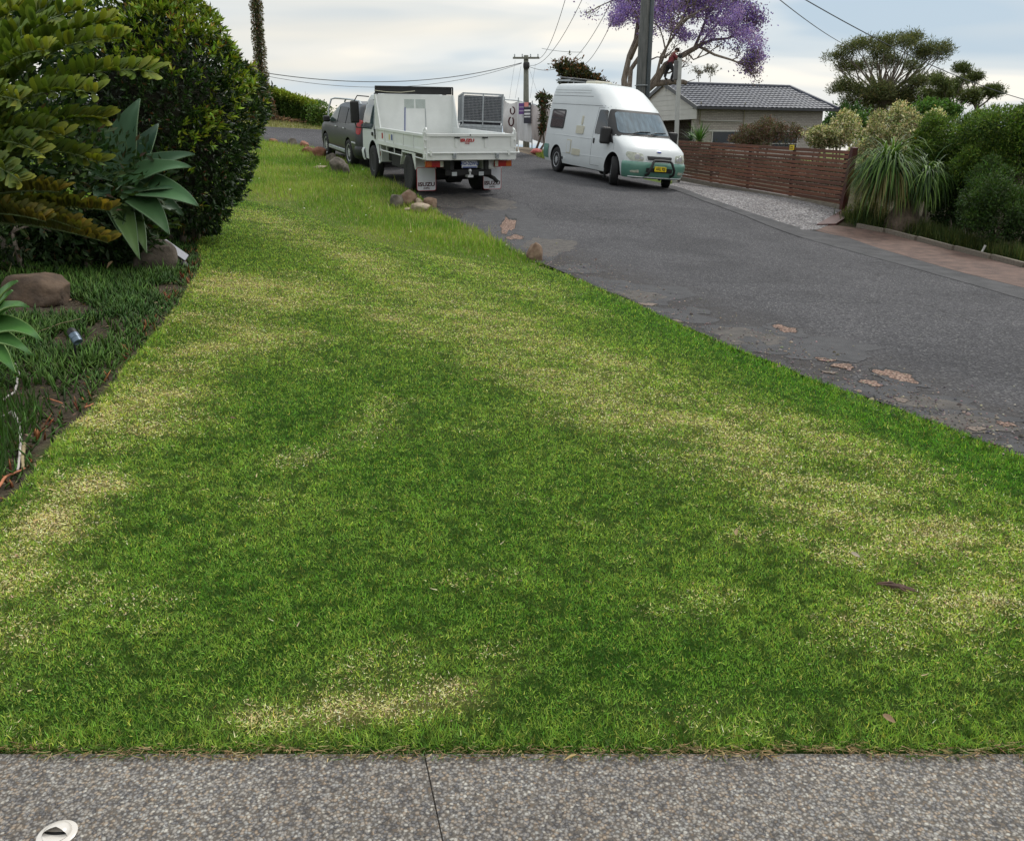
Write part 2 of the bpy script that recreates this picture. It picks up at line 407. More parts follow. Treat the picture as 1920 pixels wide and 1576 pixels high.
# ------------------------------------------------------------------ ground materials
def m_asphalt():
    m, n, b, o = newmat('asphalt'); tc = node(n, 'ShaderNodeTexCoord'); P = tc.outputs['Object']
    v = node(n, 'ShaderNodeTexVoronoi', {'Scale': 66.}); n.links.new(P, v.inputs['Vector'])
    c1 = ramp(n, v.outputs['Color'], [(.1, (.023, .022, .025)), (.5, (.053, .052, .058)), (.78, (.090, .088, .094)), (.97, (.19, .187, .18))])
    big = node(n, 'ShaderNodeTexNoise', {'Scale': .55, 'Detail': 7., 'Roughness': .62, 'Distortion': .8}); n.links.new(P, big.inputs['Vector'])
    c2 = ramp(n, big.outputs[0], [(.3, (.66, .66, .67)), (.5, (.96, .96, .96)), (.7, (1.25, 1.24, 1.23))])
    mu = node(n, 'ShaderNodeMixRGB', {0: 1.}, blend_type='MULTIPLY'); n.links.new(c1.outputs[0], mu.inputs[1]); n.links.new(c2.outputs[0], mu.inputs[2])
    # fine cracks
    nw = node(n, 'ShaderNodeTexNoise', {'Scale': 3., 'Detail': 4.}); n.links.new(P, nw.inputs['Vector'])
    mw_ = node(n, 'ShaderNodeMixRGB', {0: .18}); n.links.new(P, mw_.inputs[1]); n.links.new(nw.outputs['Color'], mw_.inputs[2])
    vc = node(n, 'ShaderNodeTexVoronoi', {'Scale': .9}, feature='DISTANCE_TO_EDGE'); n.links.new(mw_.outputs[0], vc.inputs['Vector'])
    ck = ramp(n, vc.outputs['Distance'], [(.0, (.45, .45, .45)), (.012, (1, 1, 1))])
    gate = node(n, 'ShaderNodeTexNoise', {'Scale': .35, 'Detail': 2.}); n.links.new(P, gate.inputs['Vector'])
    gr = ramp(n, gate.outputs[0], [(.50, (0, 0, 0)), (.60, (1, 1, 1))])
    mk = node(n, 'ShaderNodeMixRGB', {2: (1, 1, 1, 1)}, blend_type='MULTIPLY'); n.links.new(gr.outputs[0], mk.inputs[0]); n.links.new(mu.outputs[0], mk.inputs[1]); n.links.new(ck.outputs[0], mk.inputs[2])
    # the colour attribute carries the worn brown margin of the road
    at_ = node(n, 'ShaderNodeAttribute', attribute_name='Wear'); wn = node(n, 'ShaderNodeTexNoise', {'Scale': 5., 'Detail': 6., 'Roughness': .7}); n.links.new(P, wn.inputs['Vector'])
    wm = node(n, 'ShaderNodeMath', operation='MULTIPLY'); n.links.new(at_.outputs['Fac'], wm.inputs[0]); wr = ramp(n, wn.outputs[0], [(.34, (0, 0, 0)), (.52, (1, 1, 1))]); n.links.new(wr.outputs[0], wm.inputs[1])
    mx = node(n, 'ShaderNodeMixRGB', {2: (.038, .034, .033, 1)}); n.links.new(wm.outputs[0], mx.inputs[0]); n.links.new(mk.outputs[0], mx.inputs[1])
    n.links.new(mx.outputs[0], b.inputs['Base Color']); b.inputs['Roughness'].default_value = .85; b.inputs['Specular IOR Level'].default_value = .3
    bp = node(n, 'ShaderNodeBump', {'Strength': .9, 'Distance': .008}); n.links.new(v.outputs['Distance'], bp.inputs['Height'])
    b2 = node(n, 'ShaderNodeBump', {'Strength': .5, 'Distance': .05}); n.links.new(big.outputs[0], b2.inputs['Height']); n.links.new(bp.outputs[0], b2.inputs['Normal'])
    n.links.new(b2.outputs[0], b.inputs['Normal']); return m
def m_pebble(name, scale, stops, rough=.8, bump=.004, cut=None, dirt=None):
    m, n, b, o = newmat(name); tc = node(n, 'ShaderNodeTexCoord'); P = tc.outputs['Object']
    wp = node(n, 'ShaderNodeTexNoise', {'Scale': scale * .7, 'Detail': 2.}); n.links.new(P, wp.inputs['Vector'])
    mw_ = node(n, 'ShaderNodeMixRGB', {0: .010}); n.links.new(P, mw_.inputs[1]); n.links.new(wp.outputs['Color'], mw_.inputs[2])
    v = node(n, 'ShaderNodeTexVoronoi', {'Scale': scale}); n.links.new(mw_.outputs[0], v.inputs['Vector'])
    sp = node(n, 'ShaderNodeSeparateColor'); n.links.new(v.outputs['Color'], sp.inputs[0])
    c1 = ramp(n, sp.outputs[0], stops)
    d = ramp(n, v.outputs['Distance'], [(.35, (1, 1, 1)), (.62, (.42, .40, .38))])
    mu = node(n, 'ShaderNodeMixRGB', {0: 1.}, blend_type='MULTIPLY'); n.links.new(c1.outputs[0], mu.inputs[1]); n.links.new(d.outputs[0], mu.inputs[2])
    big = node(n, 'ShaderNodeTexNoise', {'Scale': 1.3, 'Detail': 6., 'Roughness': .65}); n.links.new(P, big.inputs['Vector'])
    c2 = ramp(n, big.outputs[0], [(.3, (.78, .76, .76)), (.7, (1.15, 1.15, 1.15))])
    m3 = node(n, 'ShaderNodeMixRGB', {0: 1.}, blend_type='MULTIPLY'); n.links.new(mu.outputs[0], m3.inputs[1]); n.links.new(c2.outputs[0], m3.inputs[2])
    src = m3.outputs[0]
    n.links.new(src, b.inputs['Base Color']); b.inputs['Roughness'].default_value = rough; b.inputs['Specular IOR Level'].default_value = .35
    iv = node(n, 'ShaderNodeMath', {0: 1.}, operation='SUBTRACT'); n.links.new(v.outputs['Distance'], iv.inputs[1])
    bp = node(n, 'ShaderNodeBump', {'Strength': .8, 'Distance': bump}); n.links.new(iv.outputs[0], bp.inputs['Height']); n.links.new(bp.outputs[0], b.inputs['Normal'])
    return m
M_asph = m_asphalt()
M_agg = m_pebble('exposed_aggregate', 122, [(.0, (.115, .113, .115)), (.25, (.185, .178, .172)), (.45, (.245, .225, .20)), (.62, (.275, .26, .235)), (.80, (.31, .245, .18)), (.88, (.275, .275, .265)), (.985, (.44, .42, .37))], bump=.003)
M_gravel = m_pebble('blue_metal_gravel', 26, [(.0, (.12, .12, .13)), (.5, (.26, .25, .26)), (.95, (.42, .41, .41))], rough=.9, bump=.02)
M_pink = m_pebble('road_base', 55, [(.0, (.13, .080, .062)), (.5, (.27, .17, .13)), (.92, (.40, .29, .23))], rough=.9, bump=.006)
M_path = mat('brown_path', (.070, .042, .034), rough=.85, vscale=5, var=.22, bump=.004, bscale=120, col2=(.145, .088, .068))
M_gut = mat('gutter_asphalt', (.026, .026, .029), rough=.85, vscale=3, col2=(.060, .058, .062), bump=.004, bscale=150)
M_patch2 = mat('patch_asphalt_brown', (.050, .046, .044), rough=.9, vscale=11, col2=(.10, .088, .078), bump=.006, bscale=90)
M_brown = mat('worn_binder', (.11, .085, .07), rough=.9, vscale=20, col2=(.20, .155, .125), bump=.004, bscale=120)
M_rim_shade = mat('painted_rim_shade', (.012, .012, .013), rough=.9, var=.4, vscale=40)  # near-black colour for the painted shade at pothole rims
M_patch = mat('patch_asphalt', (.026, .026, .030), rough=.8, vscale=7, col2=(.052, .051, .055), bump=.006, bscale=130)
def m_ground():
    m, n, b, o = newmat('ground'); at_ = node(n, 'ShaderNodeAttribute', attribute_name='Col'); tc = node(n, 'ShaderNodeTexCoord')
    nz = node(n, 'ShaderNodeTexNoise', {'Scale': 35., 'Detail': 7., 'Roughness': .75}); n.links.new(tc.outputs['Object'], nz.inputs['Vector'])
    c = ramp(n, nz.outputs[0], [(.3, (.5, .5, .5)), (.7, (1.45, 1.45, 1.45))])
    mu = node(n, 'ShaderNodeMixRGB', {0: 1.}, blend_type='MULTIPLY'); n.links.new(at_.outputs[0], mu.inputs[1]); n.links.new(c.outputs[0], mu.inputs[2])
    n.links.new(mu.outputs[0], b.inputs['Base Color']); b.inputs['Roughness'].default_value = 1.; b.inputs['Specular IOR Level'].default_value = .1
    bp = node(n, 'ShaderNodeBump', {'Strength': .8, 'Distance': .02}); n.links.new(nz.outputs[0], bp.inputs['Height']); n.links.new(bp.outputs[0], b.inputs['Normal']); return m
M_ground = m_ground()

# ------------------------------------------------------------------ what grows where
def caps(l): return [(tuple(G(*a)[:2]), tuple(G(*b)[:2]), w_, s_) for a, b, w_, s_ in l]
STRAW = caps([((40, 1040), (160, 915), .16, .8), ((-60, 1120), (60, 1010), .2, .7), ((190, 790), (300, 745), .2, .85), ((240, 800), (330, 690), .3, .5), ((350, 660), (430, 640), .22, .6),
              ((415, 530), (520, 560), .5, .85), ((400, 590), (500, 640), .4, .5), ((620, 1340), (830, 1300), .07, .95), ((680, 1260), (760, 1235), .10, .6), ((480, 1350), (600, 1345), .05, .7),
              ((480, 400), (640, 470), .5, .4), ((560, 520), (820, 640), .32, .35), ((640, 470), (1000, 640), .42, .45), ((860, 560), (1250, 760), .42, .5), ((700, 430), (1100, 580), .35, .35),
              ((900, 640), (1350, 860), .34, .45), ((1200, 740), (1600, 960), .32, .5), ((1300, 730), (1800, 920), .26, .42), ((1450, 880), (1980, 1040), .24, .5), ((1380, 1000), (1480, 1010), .08, .5),
              ((1560, 1040), (1620, 1050), .08, .6), ((1680, 1010), (1790, 1020), .13, .85), ((1650, 1180), (1920, 1120), .16, .45), ((1250, 1150), (1350, 1110), .1, .3), ((560, 860), (680, 830), .12, .35),
              ((640, 840), (720, 760), .15, .25), ((850, 1080), (940, 1090), .07, .35), ((900, 1230), (960, 1245), .05, .5), ((180, 1130), (300, 1150), .12, .3), ((0, 1180), (120, 1130), .14, .45)])
LUSH = caps([((1120, 560), (1500, 720), .26, 1.), ((1480, 715), (1920, 910), .24, 1.), ((560, 760), (880, 980), .35, .42), ((250, 1080), (900, 1130), .30, .38), ((900, 1050), (1300, 1250), .25, .6)])
def capfield(x, y, caps_):
    f = np.zeros(np.shape(x))
    for a, b, w_, s_ in caps_:
        d = dline(x, y, [a, b]); f = np.maximum(f, s_ * np.exp(-(d / w_) ** 2 * .7))
    return f
def straw(x, y):
    u = x * .94 - y * .34; v = x * .34 + y * .94; st_ = np.clip((fbm(u * .16, v, 11., 21, 3) - .36) * 3.2, 0, 1.5)
    s = .86 * capfield(x, y, STRAW) * (.30 + 1.4 * fbm(x, y, 6., 1)) * (.50 + .60 * st_) * (.45 + 1.1 * fbm(x, y, 26., 2, 3))
    s = s * 1.15 + .35 * np.clip(fbm(x, y, 3.2, 5) - .42, 0, 1) * st_ + .5 * np.clip(fbm(x * .6 + y * .35, y * 1.3 - x * .5, 9, 6) - .6, 0, 1)
    return np.clip(s * (1 - .85 * capfield(x, y, LUSH)), 0, 1)
GREEN_A = np.array([.066, .185, .018]); GREEN_B = np.array([.29, .45, .070]); GREEN_L = np.array([.12, .34, .022])
STRAW_A = np.array([.74, .66, .26]); STRAW_B = np.array([.98, .80, .50]); YEL = np.array([.66, .70, .15])
LAWN = [(-4.6, 1.945)] + BEDEDGE[1:] + CREST[1:] + [p for p in ROADL[::-1] if p[1] < 10.6 and p[1] > 1.5] + [(3.7, 1.945)]
VERGE = CREST + [p for p in ROADL if p[1] > 10.5] + [(-24, 31.5), (-24, 14), (-6, 14.5)]
EDGE_R = ROADL

# ground sheet, finer near the camera, reaching to the horizon
def ground():
    xs = np.r_[-1500, -700, -300, -140, -80, -50, -36, np.arange(-30, -12, 1.0), np.arange(-12, 10, .16), np.arange(10, 34, 1.0), 40, 60, 100, 200, 500, 1500]
    ys = np.r_[-1500, -300, -60, -20, -8, np.arange(-5, 1.6, .4), np.arange(1.6, 2.3, .05), np.arange(2.3, 20, .16), np.arange(20, 44, .3), np.arange(44, 66, 1.5), 75, 100, 160, 300, 700, 1600]
    X, Y = np.meshgrid(xs, ys, indexing='ij'); Z = H(X, Y) - .012
    low = np.zeros(X.shape)
    for poly in (ROADPOLY, PATHPOLY, GRAVPOLY):
        d = dline(X, Y, poly, True) * np.where(inpoly(X, Y, poly), 1, -1); low = np.maximum(low, np.clip(d / .15 + .2, 0, 1))
    low = np.maximum(low, np.clip((1.95 - Y) / .06, 0, 1) * (Y > -20))
    # the garden bed dips a little behind the lawn edge, the lawn stands a little proud of the footpath
    lawn = inpoly(X, Y, LAWN); Z = Z - .09 * low + np.where(lawn, .012, 0)
    crown = np.clip(dline(X, Y, CREST) / .5, 0, 1)
    nx, ny = X.shape
    me = bpy.data.meshes.new('ground'); idx = np.arange(nx * ny).reshape(nx, ny)
    me.vertices.add(nx * ny); me.vertices.foreach_set('co', np.stack([X, Y, Z], -1).reshape(-1).astype(np.float32))
    q = np.stack([idx[:-1, :-1], idx[1:, :-1], idx[1:, 1:], idx[:-1, 1:]], -1).reshape(-1, 4)
    me.loops.add(q.size); me.loops.foreach_set('vertex_index', q.reshape(-1).astype(np.int32))
    me.polygons.add(len(q)); me.polygons.foreach_set('loop_start', (np.arange(len(q)) * 4).astype(np.int32)); me.update(calc_edges=True)
    me.polygons.foreach_set('use_smooth', np.ones(len(q), bool))
    col = np.zeros(X.shape + (3,)) + np.array([.075, .062, .045])
    s = straw(X, Y); g = mixc([.022, .058, .006], [.20, .17, .07], np.clip(s * 1.1, 0, 1)); col[lawn] = g[lawn]  # lawn soil darkened to put shade between the blades
    vg = (inpoly(X, Y, VERGE) | (Y > 13)) & ~lawn
    gv = mixc([.06, .115, .015], [.15, .15, .055], fbm(X, Y, .9, 4)); col[vg] = gv[vg]
    bank = (Y > 35.5) & (X < -3); gb = mixc([.12, .14, .045], [.24, .21, .10], fbm(X, Y, 1.5, 9)); col[bank] = gb[bank]
    br = (Y > 27) & (X > -4) & (X < 7); gb = mixc([.13, .105, .08], [.22, .18, .14], fbm(X, Y, 1.5, 9)); col[br] = gb[br]
    right = inpoly(X, Y, [(9.6, -5), (9.6, 3)] + PATHF[1:] + GRAVF + [(5.6, 40), (34, 66), (34, -5)]); col[right] = np.array([.055, .048, .03])
    c = np.ones((nx * ny, 4), np.float32); c[:, :3] = col.reshape(-1, 3)
    me.color_attributes.new('Col', 'FLOAT_COLOR', 'POINT').data.foreach_set('color', c.reshape(-1))
    me.materials.append(M_ground); o = bpy.data.objects.new('ground', me); COL.objects.link(o); return tag(o, kind='structure')
ground()
road = sheet('road', ROADL, ROADR, 260, 26, .004, M_asph, crown=.0, wob=.16)
# worn margin: stored per vertex as the road's own colouring
_me = road.data; _co = np.empty(len(_me.vertices) * 3); _me.vertices.foreach_get('co', _co); _co = _co.reshape(-1, 3)
_d = dline(_co[:, 0], _co[:, 1], ROADL); _wv = np.clip(1.5 - _d / .9, 0, 1) * .9
_c4 = np.ones((len(_wv), 4), np.float32); _c4[:, :3] = _wv[:, None]
_me.color_attributes.new('Wear', 'FLOAT_COLOR', 'POINT').data.foreach_set('color', _c4.reshape(-1))
sheet('gutter', [(6.9, 2.0), (6.3, 7.0)] + GUT, [(7.35, 2.0), (6.68, 7.0)] + gp([(1920, 541), (1810, 514), (1700, 482), (1590, 446), (1500, 428), (1440, 409)]), 60, 4, .009, M_gut)
sheet('gutter', gp([(1505, 447), (1400, 407), (1320, 378), (1250, 353)]), gp([(1500, 428), (1400, 397), (1320, 370), (1250, 346)]), 40, 3, .013, M_gut)
sheet('brown_footpath', PATHN, PATHF, 70, 6, .006, M_path)
sheet('gravel_apron', GRAVN, GRAVF, 40, 8, .0095, M_gravel)

# footpath in the foreground: slabs with a narrow joint
def footpath():
    mb = MB(); w_ = .0016
    j0, j1 = V(-.243, 1.93, 0), V(.96, -3, 0)
    def slab(p, z0, z1, mi): mb.prism([(x, y, 0) for x, y in p], (0, 0, z0), (0, 0, z1), mi)
    slab([(-9, -3), (j1.x - w_, -3), (j0.x - w_, 1.93), (-9, 1.93)], -.10, .004, 0)
    slab([(j1.x + w_, -3), (9, -3), (9, 1.93), (j0.x + w_, 1.93)], -.10, .004, 0)
    slab([(j1.x - w_, -3), (j1.x + w_, -3), (j0.x + w_, 1.93), (j0.x - w_, 1.93)], -.10, -.003, 1)
    o = mb.build('footpath', [M_agg, mat('joint_dirt', (.12, .105, .09), rough=1, var=.7, vscale=25)], bevel=.004); tag(o, kind='structure')
footpath()

# potholes and patches at the road's edge
from mathutils.bvhtree import BVHTree
_bm = bmesh.new(); _bm.from_mesh(road.data); ROADBVH = BVHTree.FromBMesh(_bm); _bm.free()
def roadz(x, y):
    hit = ROADBVH.ray_cast(V(x, y, 5), V(0, 0, -1)); return hit[0].z if hit[0] else h(x, y) - .09
def blob(name, px, py, wx, wy, material, lift, rot=0., n=34, rough=.22, seed=0, dy=0.):
    c = G(px, py); rg = np.random.default_rng(seed); ph = rg.random(7) * 6.28; mb = MB(); rows = []
    for k in (1, .8, .6, .4, .2, .02):
        row = []
        for i in range(n):
            a = 2 * math.pi * i / n; r = k * (1 + rough * (math.sin(2 * a + ph[0]) * .45 + math.sin(3 * a + ph[1]) * .4 + math.sin(5 * a + ph[2]) * .35 + math.sin(9 * a + ph[3]) * .22 + math.sin(14 * a + ph[4]) * .14))
            X = c.x + r * wx * math.cos(a); Y = c.y + dy + r * wy * math.sin(a); row.append((X, Y, roadz(X, Y) + lift))
        rows.append(row + [row[0]])
    mb.grid(rows); return tag(mb.build(name, material, smooth=True, angle=0), kind='structure')
RA = math.atan2(*(np.array(ROADL[8]) - np.array(ROADL[5]))[::-1])
def blobpx(name, px, py, wp, hp, m_, lift, seed, rough=.3): Y = G(px, py).y; blob(name, px, py, wp / 2 * Y / FPX * .95, hp / 2 / FPX * Y * Y / 1.62, m_, lift, 0., 40, rough, seed)
for i, (px, py, a_, b_) in enumerate([(1400, 640, 420, 60), (1700, 765, 420, 62), (1150, 545, 260, 50), (960, 440, 200, 60), (1250, 592, 150, 34), (1180, 556, 120, 24), (1530, 662, 190, 34), (1400, 632, 150, 30), (1640, 735, 220, 46), (1800, 796, 220, 40), (930, 412, 130, 22), (1030, 462, 110, 24), (1085, 505, 90, 18), (1740, 757, 150, 26), (1890, 838, 130, 24), (880, 378, 160, 14), (1305, 584, 52, 14), (1410, 640, 48, 13), (1575, 668, 80, 22), (1470, 620, 70, 26), (1685, 708, 92, 36)]):
    blobpx('patch_or_rim_shade', px, py, a_, b_, [M_patch, M_patch2][i % 2] if 3 < i < 16 else M_patch, .0022 + .0001 * i, 20 + i)
for i, (px, py, a_, b_) in enumerate([(1472, 618, 42, 13), (1680, 706, 62, 24), (1885, 797, 30, 12), (952, 424, 26, 18), (966, 446, 34, 6), (1580, 688, 50, 9), (1546, 676, 34, 7), (1632, 720, 40, 12), (1556, 700, 26, 5), (1690, 752, 30, 9), (1830, 806, 40, 9), (1258, 603, 40, 6), (1215, 572, 30, 6)]):
    blobpx('patch_or_rim_shade', px, py - b_ * .10, a_ * 1.10, b_ * 1.16, M_rim_shade, .0046 + .0001 * i, i, .38)  # dark blob set back behind each pothole paints its rim shadow
    blobpx('pothole', px, py, a_, b_, M_pink if i < 8 else M_brown, .0062 + .0001 * i, i, .38)
# loose stones and crumbs along the broken edge
g_rg = np.random.default_rng(19); g_n = 5200; g_A = np.array(ROADL[2:19]); g_u = g_rg.random(g_n) * (len(g_A) - 1.001); g_i = g_u.astype(int); g_f = (g_u - g_i)[:, None]; g_p = g_A[g_i] * (1 - g_f) + g_A[g_i + 1] * g_f
g_p = g_p + np.abs(g_rg.normal(0, .38, (g_n, 1))) * np.array([[1.0, .35]]) + g_rg.normal(0, .05, (g_n, 2)); g_s = g_rg.uniform(.004, .016, g_n) * (1 + (g_rg.random(g_n) < .03) * 1.2)
STONE_V = [(-.5, -.4, 0), (.45, -.5, 0), (.5, .4, 0), (-.4, .5, 0), (-.2, -.2, .4), (.3, -.1, .45), (.1, .3, .38)]; STONE_F = [(0, 1, 5, 4), (1, 2, 6, 5), (2, 3, 6), (3, 0, 4, 6), (4, 5, 6)]
g_gr = scatter('loose_gravel', STONE_V, STONE_F, np.c_[g_p, H(g_p[:, 0], g_p[:, 1]) + .010], euler_mats(g_rg.uniform(0, 6.28, g_n), np.zeros(g_n), np.zeros(g_n)), g_s, jit(g_rg, g_n, mixc([.06, .058, .06], [.24, .19, .155], g_rg.random(g_n)), .3), leafmat('stones', rough=.9, trans=0), smooth=False); tag(g_gr, kind='stuff')

# ------------------------------------------------------------------ grass
M_grass = leafmat('grass_blades', rough=.6, trans=.3, spec=.25)
def sample_region(poly, dens, d0, power, bbox, rg, clip=None):
    """random ground points, dense near the camera"""
    x0, x1, y0, y1 = bbox; out_ = []
    yy = y0
    while yy < y1:
        st = max(.25, yy * .08); a = (x1 - x0) * st; d = max(yy, d0); n = int(a * dens * (d0 / d) ** power)
        x = rg.uniform(x0, x1, n); y = rg.uniform(yy, yy + st, n)
        k = (np.abs(x) < .66 * y + 1.3)                        # a little beyond what the frame takes in
        x, y = x[k], y[k]; k = inpoly(x, y, poly); out_.append(np.c_[x[k], y[k]]); yy += st
    return np.concatenate(out_)
def lawn():
    rg = np.random.default_rng(11)
    p = sample_region(LAWN, 40000, 2.6, 1.75, (-5, 4.4, 1.945, 16), rg)
    x, y = p[:, 0], p[:, 1]; n = len(x); d = np.hypot(x, y)
    s = straw(x, y); st = rg.random(n) < np.clip(s * .82 - .05, 0, .8)
    cut = capfield(x, y, LUSH)
    f = fbm(x, y, 6., 7); f2 = fbm(x, y, 1.1, 3); cl = vnoise(x, y, 26., 11); c2 = vnoise(x, y * .8, 9., 12)
    g = mixc(GREEN_A, GREEN_B, np.clip(-.10 + .45 * f + .40 * f2 - .10 + .55 * (cl - .35) + .30 * (c2 - .5) + .30 * rg.random(n) + .75 * s - .25 * cut + np.clip((y - 5) * .05, 0, .28), 0, 1)); g = g * (1 - cut[:, None] * .45) + GREEN_L * cut[:, None] * .45  # far lawn lightened in colour to imitate its grazing-view brightness
    yl = rg.random(n) < .12 + .8 * s * (1 - cut); g[yl] = g[yl] * .4 + YEL * .6
    c = np.where(st[:, None], mixc(STRAW_A, STRAW_B, rg.random(n)), g); c = jit(rg, n, c, .30) * np.where(cl < .30, np.where(st, .85, .6), 1.)[:, None]  # dark clumps and strong jitter put blade self-shadow into the colour
    sz = (d / 2.6).clip(.8) ** .55
    edge = np.clip(1 - dline(x, y, EDGE_R) / .25, 0, 1) + np.clip(1 - dline(x, y, BEDEDGE) / .2, 0, 1) + np.clip((2.12 - y) / .1, 0, 1)
    hgt = rg.uniform(.007, .0155, n) * sz ** .6 * (1 + .7 * edge.clip(0, 1)) * np.where(st, .75, 1) * (.75 + .5 * f)
    wid = rg.uniform(.0015, .0031, n) * sz ** 1.2
    yaw = rg.uniform(0, 6.283, n); pit = rg.uniform(.05, 1.2, n) * np.where(st, .35, 1.)
    z = H(x, y) + np.where(st, .006, .0) + rg.uniform(-.004, .008, n)
    hl = hgt * 1.25
    o = scatter('lawn_grass', BLADE_V, BLADE_F, np.c_[x, y, z], euler_mats(yaw, pit, rg.normal(0, .5, n)), np.c_[wid, hl, hl], c, M_grass)
    tag(o, kind='stuff'); print('lawn blades', n)
    n = 5200; x = rg.uniform(-3, 3.4, n); y = 1.935 + np.abs(rg.normal(0, .016, n)) - rg.uniform(0, .035, n) * (vnoise(x, x * 0, 7., 2) > .35); dry = rg.random(n) < .5 + .4 * vnoise(x, x * 0, 3., 4); hh = rg.uniform(.012, .042, n)
    o = scatter('edge_thatch', BLADE_V, BLADE_F, np.c_[x, y, rg.uniform(.004, .016, n)], euler_mats(rg.uniform(-3.14, 0, n), rg.uniform(-.15, .5, n), rg.normal(0, .6, n)), np.c_[rg.uniform(.0018, .0035, n), hh, hh * .7], jit(rg, n, np.where(dry[:, None], mixc([.15, .09, .045], [.50, .38, .20], rg.random(n)), [.06, .13, .015]), .2), M_grass); tag(o, kind='stuff')
    # coarse runners and broader weed leaves through the turf
    n = 1500; x = rg.uniform(-3.4, 4.2, n); y = rg.uniform(2.0, 10, n) ** 1.0; k = inpoly(x, y, LAWN) & (fbm(x, y, 2.2, 15) > .47); x, y = x[k], y[k]; n = len(x); l = rg.uniform(.012, .034, n)
    o = scatter('turf_runners', BLADE_V, BLADE_F, np.c_[x, y, H(x, y) + .016], euler_mats(rg.uniform(0, 6.28, n), rg.uniform(-.05, .5, n), rg.normal(0, .4, n)), np.c_[rg.uniform(.003, .006, n), l, l], jit(rg, n, np.where((rg.random(n) < .5)[:, None], [.60, .52, .32], [.16, .30, .04]), .2), M_grass); tag(o, kind='stuff')
lawn()
def verge():
    rg = np.random.default_rng(12)
    p = sample_region(VERGE, 1700, 11, 1.2, (-16, 2, 9, 32), rg); x, y = p[:, 0], p[:, 1]; n = len(x)
    f = fbm(x, y, .9, 4); g = mixc([.10, .21, .022], [.26, .34, .06], np.clip(f * 1.5 - .25 + rg.normal(0, .2, n), 0, 1))
    st = rg.random(n) < .10 + .35 * np.clip(f - .45, 0, 1); c = np.where(st[:, None], [.36, .32, .17], g); c = jit(rg, n, c * 1.2, .22)
    cre = np.clip(dline(x, y, CREST) / 1.0, .25, 1)
    hgt = rg.uniform(.04, .13, n) * cre * (.55 + .9 * fbm(x, y, 2.2, 8)); tall = rg.random(n) < .02; hgt[tall] *= 2.2
    wid = rg.uniform(.006, .012, n)
    o = scatter('verge_grass', BLADE_V, BLADE_F, np.c_[x, y, H(x, y) - .01], euler_mats(rg.uniform(0, 6.28, n), rg.uniform(.6, 1.5, n), rg.normal(0, .4, n)), np.c_[wid, hgt, hgt], c, M_grass)
    tag(o, kind='stuff'); print('verge', n)
    k = rg.choice(n, 170); FV = [(0, 0, 0)] + [(math.cos(a) * .5, math.sin(a) * .5, .08) for a in np.linspace(0, 6.283, 8)[:-1]]
    FF = [(0, i, i % 7 + 1) for i in range(1, 8)]
    px_ = np.c_[x[k], y[k], H(x[k], y[k]) + .08]
    o = scatter('clover_flowers', FV, FF, px_, euler_mats(rg.uniform(0, 6, 170), rg.normal(.3, .3, 170), rg.normal(0, .3, 170)), rg.uniform(.02, .04, 170), jit(rg, 170, (.72, .72, .66), .06), M_grass)
    tag(o, kind='stuff')
    # dry bank across the far street
    n = 16000; x = rg.uniform(-16, -2, n); y = rg.uniform(35.5, 44, n); k = ~inpoly(x, y, ROADPOLY); x, y = x[k], y[k]; n = len(x)
    c = jit(rg, n, mixc([.13, .17, .04], [.34, .30, .15], np.clip(fbm(x, y, 1.2, 2) * 1.4 - .2, 0, 1)), .15)
    o = scatter('bank_grass', BLADE_V, BLADE_F, np.c_[x, y, H(x, y)], euler_mats(rg.uniform(0, 6.28, n), rg.uniform(.5, 1.4, n), rg.normal(0, .4, n)), np.c_[np.full(n, .03), rg.uniform(.05, .12, n), np.full(n, .1)], c, M_grass)
    tag(o, kind='stuff')
verge()

# ------------------------------------------------------------------ vehicle materials
M_white = mat('white_paint', (.60, .63, .64), rough=.5, var=.03, vscale=1.2, coat=.08, spec=.35, bump=.0015, bscale=3)
M_white2 = mat('white_tray_paint', (.66, .68, .67), rough=.45, var=.06, vscale=2.5, bump=.0008, bscale=5)
M_wdirt = mat('scuffed_white', (.52, .54, .52), rough=.6, var=.12, vscale=9)
M_green = mat('green_bumper', (.10, .235, .185), rough=.35, var=.08, vscale=3, coat=.3)
M_greyp = mat('grey_metallic', (.036, .038, .043), rough=.42, metal=.15, var=.08, vscale=2, coat=.15)
M_blk = mat('black_plastic', (.013, .013, .014), rough=.55, var=.2, vscale=8)
M_under = mat('underbody', (.010, .010, .011), rough=.8, var=.3, vscale=8)
M_rub = mat('tyre_rubber', (.014, .014, .015), rough=.85, var=.2, vscale=14, bump=.003, bscale=60)
M_alloy = mat('alloy', (.50, .51, .53), rough=.4, metal=.35, var=.08)
M_galv = mat('galvanised_steel', (.40, .43, .45), rough=.45, metal=.65, var=.15, vscale=14)
M_glass = mat('dark_glass', (.010, .012, .015), rough=.05, var=.2, vscale=2, spec=.5)
M_curt = mat('curtained_glass', (.075, .055, .055), rough=.06, var=.15, vscale=2, spec=.9)
M_wind = mat('windscreen_glass', (.075, .115, .145), rough=.08, var=.35, vscale=3, spec=.9, stretch=(1, 3.5, .6))
M_glass2 = mat('tinted_glass', (.009, .011, .012), rough=.2, var=.3, vscale=2, spec=.06)
M_red = mat('red_lens', (.30, .010, .010), rough=.15, var=.1, coat=.4)
M_amb = mat('amber_lens', (.42, .09, .012), rough=.2, var=.1, coat=.4)
M_lens = mat('clear_lens', (.36, .38, .31), rough=.12, var=.25, vscale=16, coat=.5)
M_plateW = mat('plate_white', (.62, .64, .68), rough=.4, var=.04)
M_plateY = mat('plate_yellow', (.72, .55, .02), rough=.4, var=.05)
M_blue = mat('blue_ink', (.02, .05, .26), rough=.4, var=.1)
